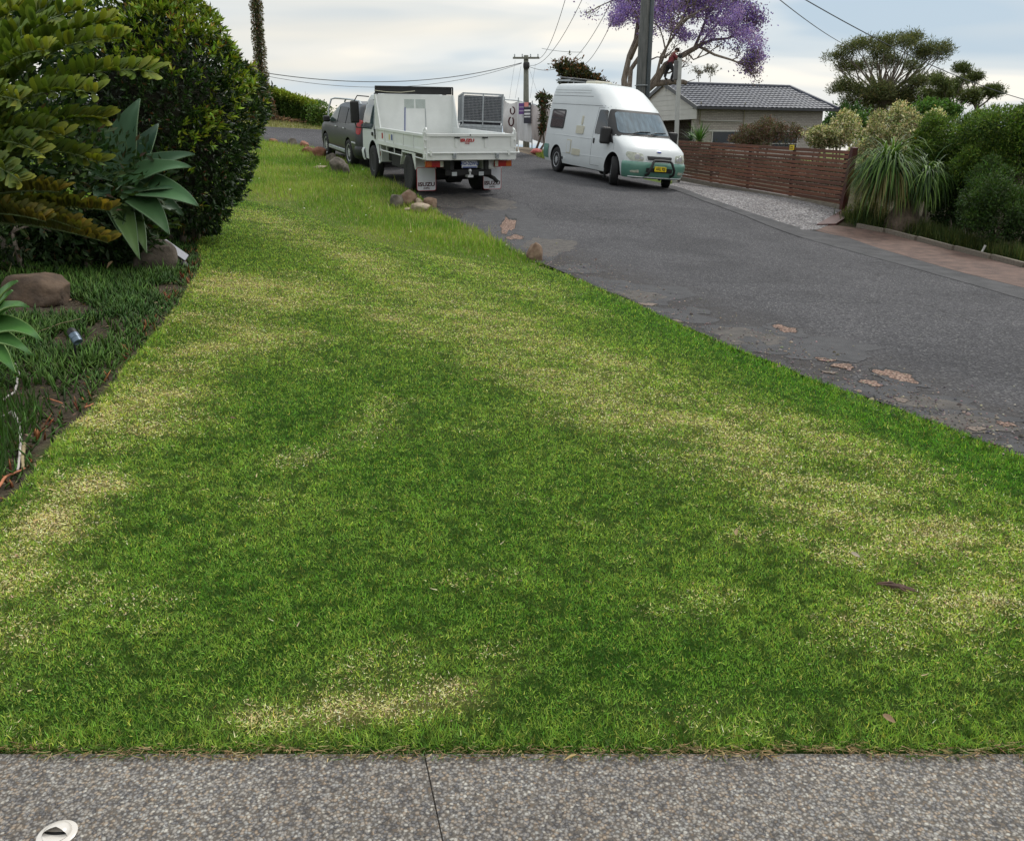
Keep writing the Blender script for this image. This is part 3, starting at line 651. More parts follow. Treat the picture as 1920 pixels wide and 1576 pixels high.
M_redink = mat('red_ink', (.42, .015, .02), rough=.45, var=.1)
M_dkink = mat('dark_ink', (.06, .012, .015), rough=.5, var=.2)
M_cream = mat('cream_plastic', (.50, .48, .38), rough=.5, var=.06)

def text(name, s, size, loc, rot, material, parent=None, bold=0., squeeze=1., ext=.002):
    cu = bpy.data.curves.new(name, 'FONT'); cu.body = s; cu.size = size; cu.align_x = 'CENTER'; cu.align_y = 'CENTER'; cu.extrude = ext; cu.offset = bold; cu.resolution_u = 3
    ob = bpy.data.objects.new(name + '_tmp', cu); COL.objects.link(ob)
    dg = bpy.context.evaluated_depsgraph_get(); me = bpy.data.meshes.new_from_object(ob.evaluated_get(dg)); bpy.data.objects.remove(ob)
    me.materials.clear(); me.materials.append(material); me.name = name
    me.transform(Matrix.Diagonal((squeeze, 1, 1, 1)))
    o = bpy.data.objects.new(name, me); COL.objects.link(o); o.location = loc; o.rotation_euler = rot
    if parent: o.parent = parent
    return o
def cut(o, cutters, material):
    """carve cylinders (centre, axis, radius, half length) out of a mesh object"""
    mb = MB()
    for c, ax, r, hl in cutters: mb.lathe([(r, -hl), (r, hl)], o=c, axis=ax, n=36)
    k = mb.build('cutter', material); k.parent = o.parent
    o.data.materials.append(material)
    md = o.modifiers.new('b', 'BOOLEAN'); md.object = k; md.operation = 'DIFFERENCE'; md.solver = 'EXACT'; md.material_mode = 'TRANSFER'
    dg = bpy.context.evaluated_depsgraph_get(); dg.update(); me = bpy.data.meshes.new_from_object(o.evaluated_get(dg))
    o.modifiers.clear(); nm = o.data.name; old = o.data; o.data = me; bpy.data.meshes.remove(old); me.name = nm; bpy.data.objects.remove(k)
    bm = bmesh.new(); bm.from_mesh(me)
    for ed in bm.edges:
        ed.smooth = not (len(ed.link_faces) == 2 and ed.calc_face_angle(0) > R(38))
    for f in bm.faces: f.smooth = True
    bm.to_mesh(me); bm.free()

class Body:
    """a body made of horizontal slices; each level: z, rear x, front x, half width, front corner (rx, ry), rear corner r"""
    def __init__(s, lv): s.lv = lv
    def P(s, z):
        l = s.lv
        if z <= l[0][0]: return l[0][1:]
        for a, b in zip(l, l[1:]):
            if z <= b[0]:
                t = (z - a[0]) / (b[0] - a[0]); return tuple(p + (q - p) * t for p, q in zip(a[1:], b[1:]))
        return l[-1][1:]
    def side(s, x, z):
        xr, xf, w_, rx, ry, rr = s.P(z)
        if x > xf - rx:
            u = min(1, (x - xf + rx) / rx); return w_ - ry + ry * math.sqrt(max(0, 1 - u ** 2.3))
        if x < xr + rr:
            u = min(1, (xr + rr - x) / rr); return w_ - rr + rr * math.sqrt(max(0, 1 - u * u))
        return w_
    def front(s, y, z):
        xr, xf, w_, rx, ry, rr = s.P(z); u = min(1, max(0, (abs(y) - (w_ - ry)) / ry)); return xf - rx + rx * max(0, 1 - u ** 2) ** (1 / 2.3)
    def rear(s, y, z):
        xr, xf, w_, rx, ry, rr = s.P(z); u = min(1, max(0, (abs(y) - (w_ - rr)) / rr)); return xr + rr - rr * math.sqrt(max(0, 1 - u * u))
    def outline(s, z, off=0.):
        xr, xf, w_, rx, ry, rr = s.P(z); o = []
        for t in np.linspace(0, 1, 3)[:-1]: o.append((xr, t * (w_ - rr)))
        for a in np.linspace(0, math.pi / 2, 6)[:-1]: o.append((xr + rr - rr * math.cos(a), w_ - rr + rr * math.sin(a)))
        for t in np.linspace(0, 1, 15)[:-1]: o.append((xr + rr + t * (xf - rx - xr - rr), w_))
        for a in np.linspace(0, math.pi / 2, 11)[:-1]: o.append((xf - rx + rx * math.sin(a) ** (2 / 2.3), w_ - ry + ry * math.cos(a)))
        for t in np.linspace(1, 0, 5): o.append((xf, t * (w_ - ry)))
        full = o + [(x, -y) for x, y in o[-2:0:-1]]
        if off:
            n = len(full); q = []
            for i in range(n):
                tx = full[(i + 1) % n][0] - full[i - 1][0]; ty = full[(i + 1) % n][1] - full[i - 1][1]; l = math.hypot(tx, ty) or 1
                q.append((full[i][0] - ty / l * off, full[i][1] + tx / l * off))
            full = q
        return full
    def build(s, name, material, parent, zs=None):
        mb = MB(); zs = zs or [l[0] for l in s.lv]
        rows = [[(x, y, z) for x, y in s.outline(z)] for z in zs]; n = len(rows[0]); vs = [p for r in rows for p in r]
        fs = [(i * n + j, i * n + (j + 1) % n, (i + 1) * n + (j + 1) % n, (i + 1) * n + j) for i in range(len(rows) - 1) for j in range(n)]
        hf = n // 2; b = (len(rows) - 1) * n
        for base, fl in ((0, 1), (b, 0)):
            for j in range(hf):
                a, c, d, e_ = base + j, base + j + 1, base + (n - j - 1) % n, base + (n - j) % n
                f = [a, c, d, e_]; f = [q for i, q in enumerate(f) if q not in f[:i]]
                fs.append(tuple(f if fl else f[::-1]))
        mb.add(vs, fs); return mb.build(name, material, parent, smooth=True, angle=38)
    def band(s, zs, keep, off, name, material, parent, thick=.03):
        mb = MB()
        rows = []
        for z, o_ in zip(zs, off):
            pts = s.outline(z, o_); n = len(pts); k = [i for i in range(n) if keep(pts[i][0])]
            st = [i for i in k if (i - 1) % n not in k]; st = st[0]; seq = [(st + j) % n for j in range(len(k))]
            rows.append([(pts[i][0], pts[i][1], z) for i in seq])
        m_ = min(len(r) for r in rows)
        rows = [r[:m_] if len(r) == m_ else r[(len(r) - m_) // 2:][:m_] for r in rows]
        inner = []
        for r, z in zip(rows, zs): inner.append([(x * 1.0, y, z) for x, y, z in r])
        mb.grid(rows); cx = sum(p[0] for p in rows[0]) / m_
        def shr(p): return (p[0] + (cx - p[0]) * .06, p[1] * .96, p[2])
        mb.grid([rows[-1], [shr(p) for p in rows[-1]]]); mb.grid([[shr(p) for p in rows[0]], rows[0]])
        return mb.build(name, material, parent, smooth=True, angle=50)
def rounded(poly, r, k=5):
    o = []; n = len(poly)
    for i in range(n):
        p = np.array(poly[i], float); a = np.array(poly[i - 1], float) - p; b = np.array(poly[(i + 1) % n], float) - p
        la, lb = np.linalg.norm(a), np.linalg.norm(b); q = min(r, la * .45, lb * .45); a = p + a / la * q; b = p + b / lb * q
        for t in np.linspace(0, 1, k): o.append(tuple((1 - t) ** 2 * a + 2 * t * (1 - t) * p + t * t * b))
    return o
def skin(name, poly, proj, off, material, parent, r=.05, rings=5, depth=.012):
    """a pane following a surface: proj(a, b, offset) gives the 3-D point"""
    pl = rounded(poly, r) if r else poly; c = np.mean(poly, 0); n = len(pl); mb = MB(); rows = []
    # subdivide long edges so that the pane bends with the body
    q = []
    for i in range(n):
        a, b = np.array(pl[i]), np.array(pl[(i + 1) % n]); m = max(1, int(np.linalg.norm(b - a) / .12))
        for j in range(m): q.append(a + (b - a) * j / m)
    pl = q; n = len(pl)
    for k in range(rings, 0, -1):
        t = k / rings; rows.append([proj(*(c + (p - c) * t), off) for p in pl])
    rows.insert(0, [proj(*p, -depth) for p in pl])
    vs = [p for rr in rows for p in rr] + [proj(*c, off)]; fs = []
    for i in range(len(rows) - 1):
        for j in range(n): fs.append((i * n + j, i * n + (j + 1) % n, (i + 1) * n + (j + 1) % n, (i + 1) * n + j))
    L_ = len(rows) - 1
    for j in range(n): fs.append((L_ * n + j, L_ * n + (j + 1) % n, len(vs) - 1))
    mb.add(vs, fs); return mb.build(name, material, parent, smooth=True, angle=40)

def wheel(parent, pos, r, wd, side, spokes=5, material=None, rimr=.62, steer=0., dual=0, style='spoke'):
    """tyre mesh as the part, rim as its sub-part; side +1 is the vehicle's left"""
    mb = MB(); hw = wd / 2
    prof = [(r * rimr, -hw * .8), (r * .80, -hw * 1.02), (r * .93, -hw * .98), (r * .985, -hw * .78), (r, -hw * .4), (r, hw * .4), (r * .985, hw * .78), (r * .93, hw * .98), (r * .80, hw * 1.02), (r * rimr, hw * .8)]
    mb.lathe(prof, axis=(0, side, 0), n=40)
    if dual: mb.lathe([(p[0], p[1] - wd * 1.15) for p in prof], axis=(0, side, 0), n=40)
    o = mb.build('wheel', M_rub, parent, smooth=True, angle=50); o.location = pos; o.rotation_euler = (0, 0, steer)
    mr = MB(); material = material or M_alloy; f = hw * .80; rr = r * rimr
    mr.lathe([(rr * 1.04, f * .96), (rr * 1.02, f * 1.08), (rr * .93, f * 1.0), (rr * .90, f * .55), (rr * .86, f * .1)], axis=(0, side, 0), n=40)
    mr.lathe([(rr * .9, f * .05), (rr * .88, f * .12)], axis=(0, side, 0), n=28, mi=1)
    if style == 'spoke':
        for k in range(spokes):
            a = 2 * math.pi * k / spokes; d = V(math.cos(a), 0, math.sin(a)); t = V(-math.sin(a), 0, math.cos(a)); q = V(0, side, 0)
            for s_ in ((-1, 1) if spokes <= 6 else (0,)):
                mr.bar(q * f * .9 + d * rr * .1 + t * s_ * rr * .06, q * f * .85 + d * rr * .93 + t * s_ * rr * .20, rr * (.17 if spokes <= 6 else .11), f * .25, up=(0, side, 0))
        mr.lathe([(rr * .24, f * .8), (rr * .22, f * 1.05), (.001, f * 1.08)], axis=(0, side, 0), n=18)
    else:
        mr.lathe([(rr * .9, f * .3), (rr * .62, f * .15), (rr * .5, f * .25), (rr * .42, f * .8), (.001, f * .9)], axis=(0, side, 0), n=24)
    mr.build('rim', [material, M_under], o, smooth=True, angle=35); return o
def place(root, rear, front, basex):
    """stand a vehicle on the ground: rear and front axle centres in world xy"""
    rear, front = Vector(rear).to_2d(), Vector(front).to_2d(); hd = (front - rear).normalized(); ft = rear + hd * basex
    zr, zf = h(rear.x, rear.y), h(ft.x, ft.y); lf = V(-hd.y, hd.x, 0)
    zl = h(rear.x + lf.x * .85 + hd.x * basex / 2, rear.y + lf.y * .85 + hd.y * basex / 2); zq = h(rear.x - lf.x * .85 + hd.x * basex / 2, rear.y - lf.y * .85 + hd.y * basex / 2)
    X = V(hd.x, hd.y, (zf - zr) / basex).normalized(); Yv = V(lf.x, lf.y, (zl - zq) / 1.7); Yv = (Yv - X * Yv.dot(X)).normalized(); Z = X.cross(Yv)
    M = Matrix((X, Yv, Z)).transposed().to_4x4(); M.translation = V(rear.x, rear.y, zr + .008); root.matrix_world = M; root.location = M.translation; root.rotation_euler = M.to_euler()

# ------------------------------------------------------------------ the campervan
def campervan():
    t = thing('campervan', 'white high-roof campervan with green bumpers parked in front of the timber slat fence', 'van')
    WB = 3.42
    lv = [(.30, -1.02, 4.30, .93, .40, .50, .10), (.42, -1.04, 4.34, .97, .40, .52, .10), (.62, -1.04, 4.35, .985, .40, .52, .10), (.80, -1.03, 4.32, .985, .40, .50, .10), (.97, -1.03, 4.25, .985, .42, .50, .10),
          (1.06, -1.02, 4.10, .98, .42, .50, .10), (1.16, -1.02, 3.90, .975, .42, .5, .10), (1.26, -1.01, 3.66, .965, .52, .60, .10), (1.32, -1.01, 3.52, .96, .45, .62, .10), (1.60, -1.0, 3.22, .93, .42, .62, .10), (1.98, -.98, 2.80, .885, .40, .62, .10),
          (2.03, -.98, 2.72, .885, .42, .62, .12), (2.10, -.97, 2.62, .88, .5, .62, .12), (2.30, -.95, 2.28, .85, .5, .6, .14), (2.46, -.93, 2.00, .82, .5, .55, .16), (2.56, -.90, 1.78, .78, .5, .5, .18), (2.61, -.85, 1.6, .70, .5, .45, .2), (2.635, -.7, 1.35, .52, .4, .35, .2)]
    B = Body(lv); body = B.build('body', M_white, t)
    cut(body, [((0, s * .93, .37), (0, 1, 0), .45, .30) for s in (1, -1)] + [((WB, s * .90, .37), (0, 1, 0), .49, .36) for s in (1, -1)], M_under)
    sideR = lambda x, z, o: (x, -(B.side(x, z) + o), z); sideL = lambda x, z, o: (x, B.side(x, z) + o, z)
    frontP = lambda y, z, o: (B.front(y, z) + o, y, z)
    scr = lambda y, z, o: (B.front(y, z) + o * .8, y, z + o * .4)
    # glazing
    skin('windscreen', [(-.93, 1.31), (.93, 1.31), (.83, 1.95), (-.83, 1.95)], scr, .012, M_blk, t, r=.08, rings=8)
    wsc = skin('windscreen_glass', [(-.84, 1.36), (.84, 1.36), (.75, 1.89), (-.75, 1.89)], scr, .020, M_wind, t, r=.10, rings=8)
    for sg, pr in ((-1, sideR), (1, sideL)):
        dw = skin('door_window', [(2.12, 1.27), (2.92, 1.27), (2.66, 1.92), (2.20, 1.92)], pr, .010, M_glass, t, r=.07)
        skin('quarter_window', [(2.96, 1.26), (3.46, 1.28), (3.10, 1.60), (2.86, 1.92), (2.68, 1.92)], pr, .011, M_blk, t, r=.04)
        w_ = skin('side_window', [(-.68, 1.30), (.36, 1.30), (.36, 1.86), (-.68, 1.86)], pr, .014, M_blk, t, r=.09)
        for a, b_ in ((1.34, 1.57), (1.61, 1.81)): skin('pane', [(-.62, a), (.30, a), (.30, b_), (-.62, b_)], pr, .019, M_curt, w_, r=.05)
        # door outline and swage lines
        sm = MB()
        def seam(pts, wd_=.008):
            for a, b_ in zip(pts, pts[1:]):
                m_ = max(1, int((V(*a) - V(*b_)).length / .15))
                for j in range(m_):
                    p = V(*a).lerp(V(*b_), j / m_); q = V(*a).lerp(V(*b_), (j + 1) / m_); sm.bar(pr(p.x, p.y, .0015), pr(q.x, q.y, .0015), wd_, .005, up=(0, 1, 0))
        seam([(2.04, .42), (2.04, 1.30), (2.12, 1.98), (2.72, 1.98)]); seam([(2.04, .42), (2.62, .42)]); seam([(3.42, 1.27), (3.42, .92)]); seam([(-1.0, 2.02), (2.6, 2.02)], .012); seam([(-.98, 2.26), (1.7, 2.26)], .014)
        if sg == 1: seam([(.72, .42), (.72, 1.98)]); seam([(2.0, .42), (2.0, 1.98)])
        sm.build('panel_seam', M_under if False else mat('seam_grey', (.17, .18, .19), rough=.6), t)
        rb = MB()
        for zz in (2.36, 2.43): rb.bar(pr(-.75, zz, .004), pr(1.55, zz, .004), .022, .014, up=(0, 1, 0))
        rb.bar(pr(-.95, 1.12, .002), pr(2.0, 1.12, .002), .018, .014, up=(0, 1, 0)); rb.bar(pr(.45, .62, .002), pr(2.9, .66, .002), .016, .012, up=(0, 1, 0))
        rb.build('swage_line', M_white, t, bevel=.004)
        hb = MB(); p = pr(2.16, 1.08, .012); hb.box((p[0] - .02, p[1] - .018, p[2] - .07), (p[0] + .04, p[1] + .018, p[2] + .07)); hb.build('door_handle', M_blk, t, bevel=.01)
        # mirror
        mm = MB(); y = sg * (B.side(3.2, 1.3)); mm.box((2.98, min(y, y + sg * .30), 1.04), (3.16, max(y, y + sg * .30), 1.48)); mo = mm.build('wing_mirror', M_blk, t, bevel=.05)
        a = MB(); a.prism([(3.38, y - sg * .01, 1.08), (3.0, y - sg * .01, 1.12), (3.0, y - sg * .01, 1.30), (3.22, y - sg * .01, 1.30)], (0, 0, 0), (0, sg * .06, 0)); a.build('mirror_arm', M_blk, mo, bevel=.012)
        # headlight and fog lamp recess
        hl = skin('headlight', [(sg * .50, .715), (sg * .86, .715), (sg * .95, .83), (sg * .92, .93), (sg * .52, .89)], frontP, .014, M_lens, t, r=.05)
        ri = MB(); c = frontP(sg * .68, .81, -.03); ri.lathe([(.075, .04), (.07, .052), (.03, .055)], o=c, axis=(1, sg * .3, 0), n=18); c = frontP(sg * .56, .79, -.02); ri.lathe([(.045, .04), (.04, .05)], o=c, axis=(1, sg * .3, 0), n=14); ri.build('reflector', M_alloy, hl, smooth=True)
        skin('fog_lamp', [(sg * .62, .40), (sg * .84, .40), (sg * .86, .48), (sg * .64, .49)], lambda a_, b_, o_: (B.front(a_, b_) + o_ + .03, a_, b_), .012, M_lens, t, r=.03)
        tl = MB(); tl.box((-1.055, sg * .90 - .04, .85), (-.99, sg * .90 + .06, 1.25)); tl.build('taillight', M_red, t, bevel=.01)
    # bumpers
    B.band([.27, .34, .50, .60, .66, .69], lambda x: x > 3.95, [.0, .035, .045, .045, .035, .01], 'front_bumper', M_green, t)
    B.band([.38, .46, .62, .76, .80], lambda x: x < -.47, [.0, .02, .022, .02, .0], 'rear_bumper', M_green, t)
    lip = MB(); y_ = [frontP(y, .30, .055) for y in np.linspace(-.86, .86, 15)]; lip.tube(y_, .014, 6); lip.build('bumper_lip', M_alloy, t, smooth=True)
    skin('grille', [(-.40, .73), (.40, .73), (.44, .87), (-.44, .87)], frontP, .012, M_wdirt if False else M_white, t, r=.04)
    skin('grille_opening', [(-.37, .745), (.37, .745), (.40, .845), (-.40, .845)], frontP, .020, M_blk, t, r=.03)
    skin('lower_intake', [(-.42, .44), (.42, .44), (.42, .55), (-.42, .55)], lambda a_, b_, o_: (B.front(a_, b_) + o_ + .044, a_, b_), .006, M_blk, t, r=.02)
    bd = skin('badge', [(-.075, .93), (.075, .93), (.075, .99), (-.075, .99)], frontP, .012, M_alloy, t, r=.05); skin('badge_centre', [(-.06, .938), (.06, .938), (.06, .982), (-.06, .982)], frontP, .017, M_blue, bd, r=.04)
    # nudge bar
    nb = MB(); pts = [(4.36, -.40, .36), (4.50, -.40, .40), (4.56, -.38, .52), (4.53, -.30, .70), (4.50, -.25, .745), (4.50, 0, .75), (4.50, .25, .745), (4.53, .30, .70), (4.56, .38, .52), (4.50, .40, .40), (4.36, .40, .36)]
    nb.tube(pts, .036, 10); nb.build('nudge_bar', M_blk, t, smooth=True)
    pl = MB(); pl.box((4.445, -.19, .47), (4.455, .19, .60)); plo = pl.build('number_plate', M_plateY, t, bevel=.004)
    text('plate_characters', 'AXL 92J', .105, (4.457, 0, .535), (R(90), 0, R(90)), mat('plate_black', (.02, .02, .02)), plo, bold=.002, squeeze=.82)
    # wipers, heater outlets, filler, gas hatch
    wp = MB()
    for y0, y1 in ((-.55, .05), (.02, .60)):
        wp.tube([scr(y0, 1.33, .05), scr((y0 + y1) / 2, 1.40, .055), scr(y1, 1.415, .045)], .012, 6); wp.tube([scr(y0 + .25, 1.405, .035), scr(y1 + .08, 1.42, .035)], .010, 5)
    wp.build('wiper', M_blk, t, smooth=True)
    def hatch(nm, x0, z0, x1, z1, m_, th=.012):
        return skin(nm, [(x0, z0), (x1, z0), (x1, z1), (x0, z1)], sideR, th, m_, t, r=.02)
    hatch('gas_hatch', .78, .62, 1.06, 1.02, M_cream); skin('gas_hatch_door', [(.81, .65), (1.03, .65), (1.03, .99), (.81, .99)], sideR, .018, M_white, t, r=.03)
    hatch('vent_cover', 1.12, .60, 1.50, .78, M_cream, .016); hatch('shower_box', 1.22, 1.22, 1.56, 1.44, M_cream, .03); hatch('aerial_fin', 1.40, 1.47, 1.46, 1.72, M_cream, .025)
    for x in (.50, .66):
        c = sideR(x, .46, 0); m_ = MB(); m_.lathe([(.045, -.01), (.045, .012), (.03, .016), (.028, .0)], o=c, axis=(0, -1, 0), n=18); m_.build('water_filler', M_blk if x < .6 else M_white, t, smooth=True)
    # roof gear
    sp = MB(); sp.box((-1.35, -.55, 2.735), (-.30, .45, 2.775), M=Matrix.Rotation(R(3), 4, 'Y')); so_ = sp.build('solar_panel', [mat('solar_cells', (.03, .035, .04), rough=.25, var=.3, vscale=20)], t, bevel=.004)
    sf = MB(); [sf.tube([(x, y, 2.55), (x, y, 2.76)], .02, 6) for x in (-.7, -.3) for y in (-.45, .35)]; [sf.bar((-1.36, y, 2.72), (-.28, y, 2.72), .04, .05) for y in (-.57, .47)]; [sf.bar((x, -.58, 2.71), (x, .48, 2.71), .04, .04) for x in (-.7, -.3)]; sf.build('panel_frame', M_galv, so_)
    rh = MB(); rh.box((.25, -.30, 2.60), (.95, .32, 2.73)); rh.build('roof_hatch', M_cream, t, bevel=.05)
    rv = MB(); rv.box((1.15, -.25, 2.58), (1.5, .2, 2.66)); rv.build('roof_vent', M_wdirt, t, bevel=.03)
    # interior, underneath
    ub = MB(); ub.box((-.9, -.6, .24), (4.0, .6, .40)); ub.box((-.2, -.85, .18), (.2, .85, .38)); ub.box((.9, -.78, .26), (1.9, -.5, .34)); ub.build('chassis', M_under, t, bevel=.03)
    for s in (1, -1): mf = MB(); mf.box((WB - .50, s * .93 - .02, .14), (WB - .45, s * .93 + .04, .50)); mf.build('mudflap', M_under, t)
    for s in (1, -1):
        wheel(t, (0, s * .86, .375), .375, .215, s, spokes=12, rimr=.58)
        wheel(t, (WB, s * .87, .375), .375, .225, s, spokes=12, rimr=.58, steer=R(-26))
    S = .42
    for o in t.children_recursive:
        if o.type != 'MESH': continue
        if o.parent.type == 'EMPTY' and o.location.x > 1.9: o.location.x += S; continue
        if o.parent.name.startswith('wheel'): continue
        if o.location.length > 1: o.location.x += S; continue
        for v in o.data.vertices:
            if v.co.x > 1.0: f = min(1, (v.co.x - 1.0) / .9); v.co.x += S * f
    rr_ = G(1040, 322); ff_ = G(1148, 348); hd = (ff_ - rr_).to_2d().normalized(); rt = V(hd.y, -hd.x); place(t, rr_.to_2d() - rt * .80, ff_.to_2d() - rt * .80, WB + S)
    t.scale = (.885, .835, .875)
campervan()

# ------------------------------------------------------------------ the tipper truck
def truck():
    t = thing('tipper_truck', 'white tipper truck with a low-sided tray and lettered mudflaps, parked at the left verge', 'truck')
    TX0, TX1, W_, Z0, Z1 = -1.08, 2.78, .97, .84, 1.20
    # tray floor and rear sill
    f = MB(); f.box((TX0 + .02, -W_ + .03, Z0 - .02), (TX1, W_ - .03, Z0 + .03)); f.build('tray_floor', M_wdirt, t)
    rs = MB(); rs.box((TX0 - .05, -W_ + .0, Z0 - .13), (TX0 + .06, W_, Z0 - .01)); rso = rs.build('rear_sill', M_white2, t, bevel=.008)
    for y in (-.55, .38):
        q = MB(); q.box((TX0 - .085, y - .035, Z0 - .10), (TX0 - .045, y + .035, Z0 + .0)); q.tube([(TX0 - .09, y - .02, Z0), (TX0 - .10, y - .02, Z0 - .06), (TX0 - .10, y + .02, Z0 - .06), (TX0 - .09, y + .02, Z0)], .008, 6); q.build('latch', M_galv, rso, bevel=.004)
    rl = MB(); rl.tube([(TX0 - .07, -W_ - .07, Z0 + .005), (TX0 - .07, W_ - .02, Z0 + .005)], .016, 8); rl.tube([(TX0 - .07, -W_ - .07, Z0), (TX0 - .02, -W_ - .07, Z0 + .05), (TX0 - .02, -W_ - .07, Z0 + .24)], .014, 8)
    for y in (-.80, .88): rl.box((TX0 - .10, y - .02, Z0 - .04), (TX0 - .05, y + .02, Z0 + .05))
    rl.build('tailgate_rod', M_white2, t, smooth=True)
    # tailgate with pressed panels
    def pressed(nm, a, b, z0, z1, out, n, parent, inset=.03, rim=.055, skipbev=False):
        """panel between plan points a and b, frame proud of n recesses"""
        a, b = Vector(a), Vector(b); d = (b - a); ln = d.length; d.normalize(); o_ = Vector(out); mb = MB(); w2 = .035
        def B_(s0, s1, u0, u1, t0, t1):
            ps = [a + d * s + o_ * tt for s, tt in ((s0, t0), (s1, t0), (s1, t1), (s0, t1))]
            mb.prism([(p.x, p.y, u0) for p in ps], (0, 0, 0), (0, 0, u1 - u0))
        B_(0, ln, z0, z1, -w2, -.004)
        B_(0, ln, z0, z0 + rim * 1.6, -.006, .014); B_(0, ln, z1 - rim, z1, -.006, .018)
        for k in range(n + 1):
            c = ln * k / n; r_ = rim * (.9 if 0 < k < n else 1.3); s0 = max(0, c - r_ / 2 if 0 < k < n else (0 if k == 0 else ln - r_)); s1 = s0 + r_ if k < n else ln
            B_(s0, s1, z0 + rim * 1.6, z1 - rim, -.006, .014)
        return mb.build(nm, M_white2, parent, bevel=.005)
    tg = pressed('tailgate', (TX0, W_ - .02, 0), (TX0, -W_ + .02, 0), Z0 + .01, Z1, (-1, 0, 0), 3, t)
    for y in (.30, -.30): hd = MB(); hd.box((TX0 - .03, y - .06, Z1 - .085), (TX0 - .012, y + .06, Z1 - .06)); hd.build('grip', M_blk, tg, bevel=.004)
    hd = MB(); hd.lathe([(.014, 0), (.014, .006)], o=(TX0 - .019, .02, Z1 - .025), axis=(-1, 0, 0), n=12); hd.build('catch', M_blk, tg)
    text('maker_name', 'ISUZU', .075, (TX0 - .008, .08, Z1 - .125), (R(90), 0, R(-90)), M_redink, tg, bold=.0035, squeeze=1.45)
    text('maker_name', 'TIPPER', .026, (TX0 - .008, .08, Z1 - .178), (R(90), 0, R(-90)), M_redink, tg, bold=.001, squeeze=1.3)
    for s in (1, -1):
        sd_ = pressed('side_board', (TX0 + .04, s * W_, 0), (TX1, s * W_, 0), Z0 - .02, Z1 - .01, (0, s, 0), 5, t)
        # decals on the side board
        if s == 1:
            for x, m_ in ((2.25, M_redink), (1.62, M_plateY), (1.42, M_blue)):
                q = MB(); q.box((x - .06, W_ - .003, Z0 + .12), (x + .04, W_ + .002, Z0 + .24)); q.build('sticker', m_ if x != 1.62 else mat('worn_sticker', (.55, .50, .22), rough=.6, var=.2), sd_)
        hk = MB(); xk = TX0 + .05
        hk.box((xk - .05, s * W_ - .035, Z0 - .12), (xk + .03, s * W_ + .03, Z1 + .03)); hk.tube([(xk, s * (W_), Z1), (xk, s * W_, Z1 + .07), (xk - .03, s * (W_ - .03), Z1 + .10), (xk - .08, s * (W_ - .02), Z1 + .07), (xk - .09, s * W_, Z1)], [.022, .022, .02, .016, .014], 8)
        for z in (Z0 + .1, Z1 - .12): hk.box((xk - .09, s * W_ - .01, z - .012), (xk - .03, s * W_ + .015, z + .012))
        hk.build('corner_post', M_white2, t, bevel=.006)
        # rail under the tray
        ur = MB(); y = s * (W_ - .01)
        ur.tube([(2.45, y, Z0 - .03), (2.45, y, Z0 - .14), (.62, y, Z0 - .15), (.62, y, Z0 - .03)], .014, 8)
        for x in (1.9, 1.25): ur.tube([(x, y, Z0 - .02), (x, y, Z0 - .145)], .012, 6)
        ur.tube([(-.25, y, Z0 - .03), (-.25, y, Z0 - .11), (-.98, y, Z0 - .12), (-.98, y, Z0 - .02)], .012, 8)
        ur.tube([(2.62, y, Z0 - .03), (2.60, y, Z0 - .38), (2.52, y + s * .02, Z0 - .43), (2.42, y, Z0 - .38), (2.40, y, Z0 - .10)], .016, 8); ur.build('side_rail', M_white2, t, smooth=True)
        for i in range(9):
            pass
        # rear mudguard
        mg = MB(); yo, yi = s * (W_ - .0), s * (W_ - .46)
        prof = [(.77, .52), (.61, .80), (-.13, .80), (-.35, .52), (-.37, .50)]
        lo = [(x, yo, z) for x, z in prof] ; li = [(x, yi, z) for x, z in prof]; mg.grid([lo, li]); mg.grid([[(x * 1.0, y_, z - .012) for x, y_, z in li], [(x, y_, z - .012) for x, y_, z in lo]])
        mg.grid([lo, [(x, yo, z - .03) for x, y_, z in lo]]); mg.prism([(-.11, yo, .80), (-.33, yo, .52), (-.37, yo, .52), (-.37, yo, .80)], (0, 0, 0), (0, -s * .02, 0)); mg.build('mudguard', M_white2, t)
        fl = MB(); y0, y1 = sorted((s * (W_ - .02), s * (W_ - .43)))
        pts = rounded([(y0, .07), (y1, .07), (y1, .52), (y0, .52)], .04); fl.prism([(-.39, a, b) for a, b in pts], (0, 0, 0), (-.010, 0, 0)); flo = fl.build('mudflap', M_plateW, t)
        bd = MB(); bd.tube([(-.398, a, b) for a, b in pts], .006, 5, close=True); bd.build('flap_edge', M_redink, flo)
        text('maker_name', 'ISUZU', .105, (-.402, (y0 + y1) / 2, .19), (R(90), 0, R(-90)), M_dkink, flo, bold=.004, squeeze=1.28)
        text('maker_name', '(NPR)', .045, (-.402, (y0 + y1) / 2, .115), (R(90), 0, R(-90)), M_dkink, flo, bold=.001, squeeze=1.2)
        # lamps
        yl = s * (W_ - .22); lb = MB(); lb.box((-1.00, yl - .19, .57), (-.93, yl + .19, .69)); lo_ = lb.build('taillight', M_red, t, bevel=.008)
        lc = MB(); lc.box((-1.005, yl + s * .12 - .055, .575), (-.975, yl + s * .12 + .055, .685)); lc.build('indicator', M_amb, lo_, bevel=.005)
        lc = MB(); lc.box((-1.005, yl - s * .15 - .035, .575), (-.975, yl - s * .15 + .035, .685)); lc.build('reversing_lamp', M_lens, lo_, bevel=.005)
        if s == -1:
            hb = MB(); hb.box((-.92, -.62, .52), (-.6, -.32, .72)); hb.build('battery_box', M_wdirt, t, bevel=.01)
        wheel(t, (.25, s * (W_ - .12), .38), .38, .19, s, style='steel', material=M_under, rimr=.58, dual=1)
        wheel(t, (3.25, s * (W_ - .10), .38), .38, .20, s, style='steel', material=mat('dark_hub', (.04, .04, .045), rough=.5), rimr=.55)
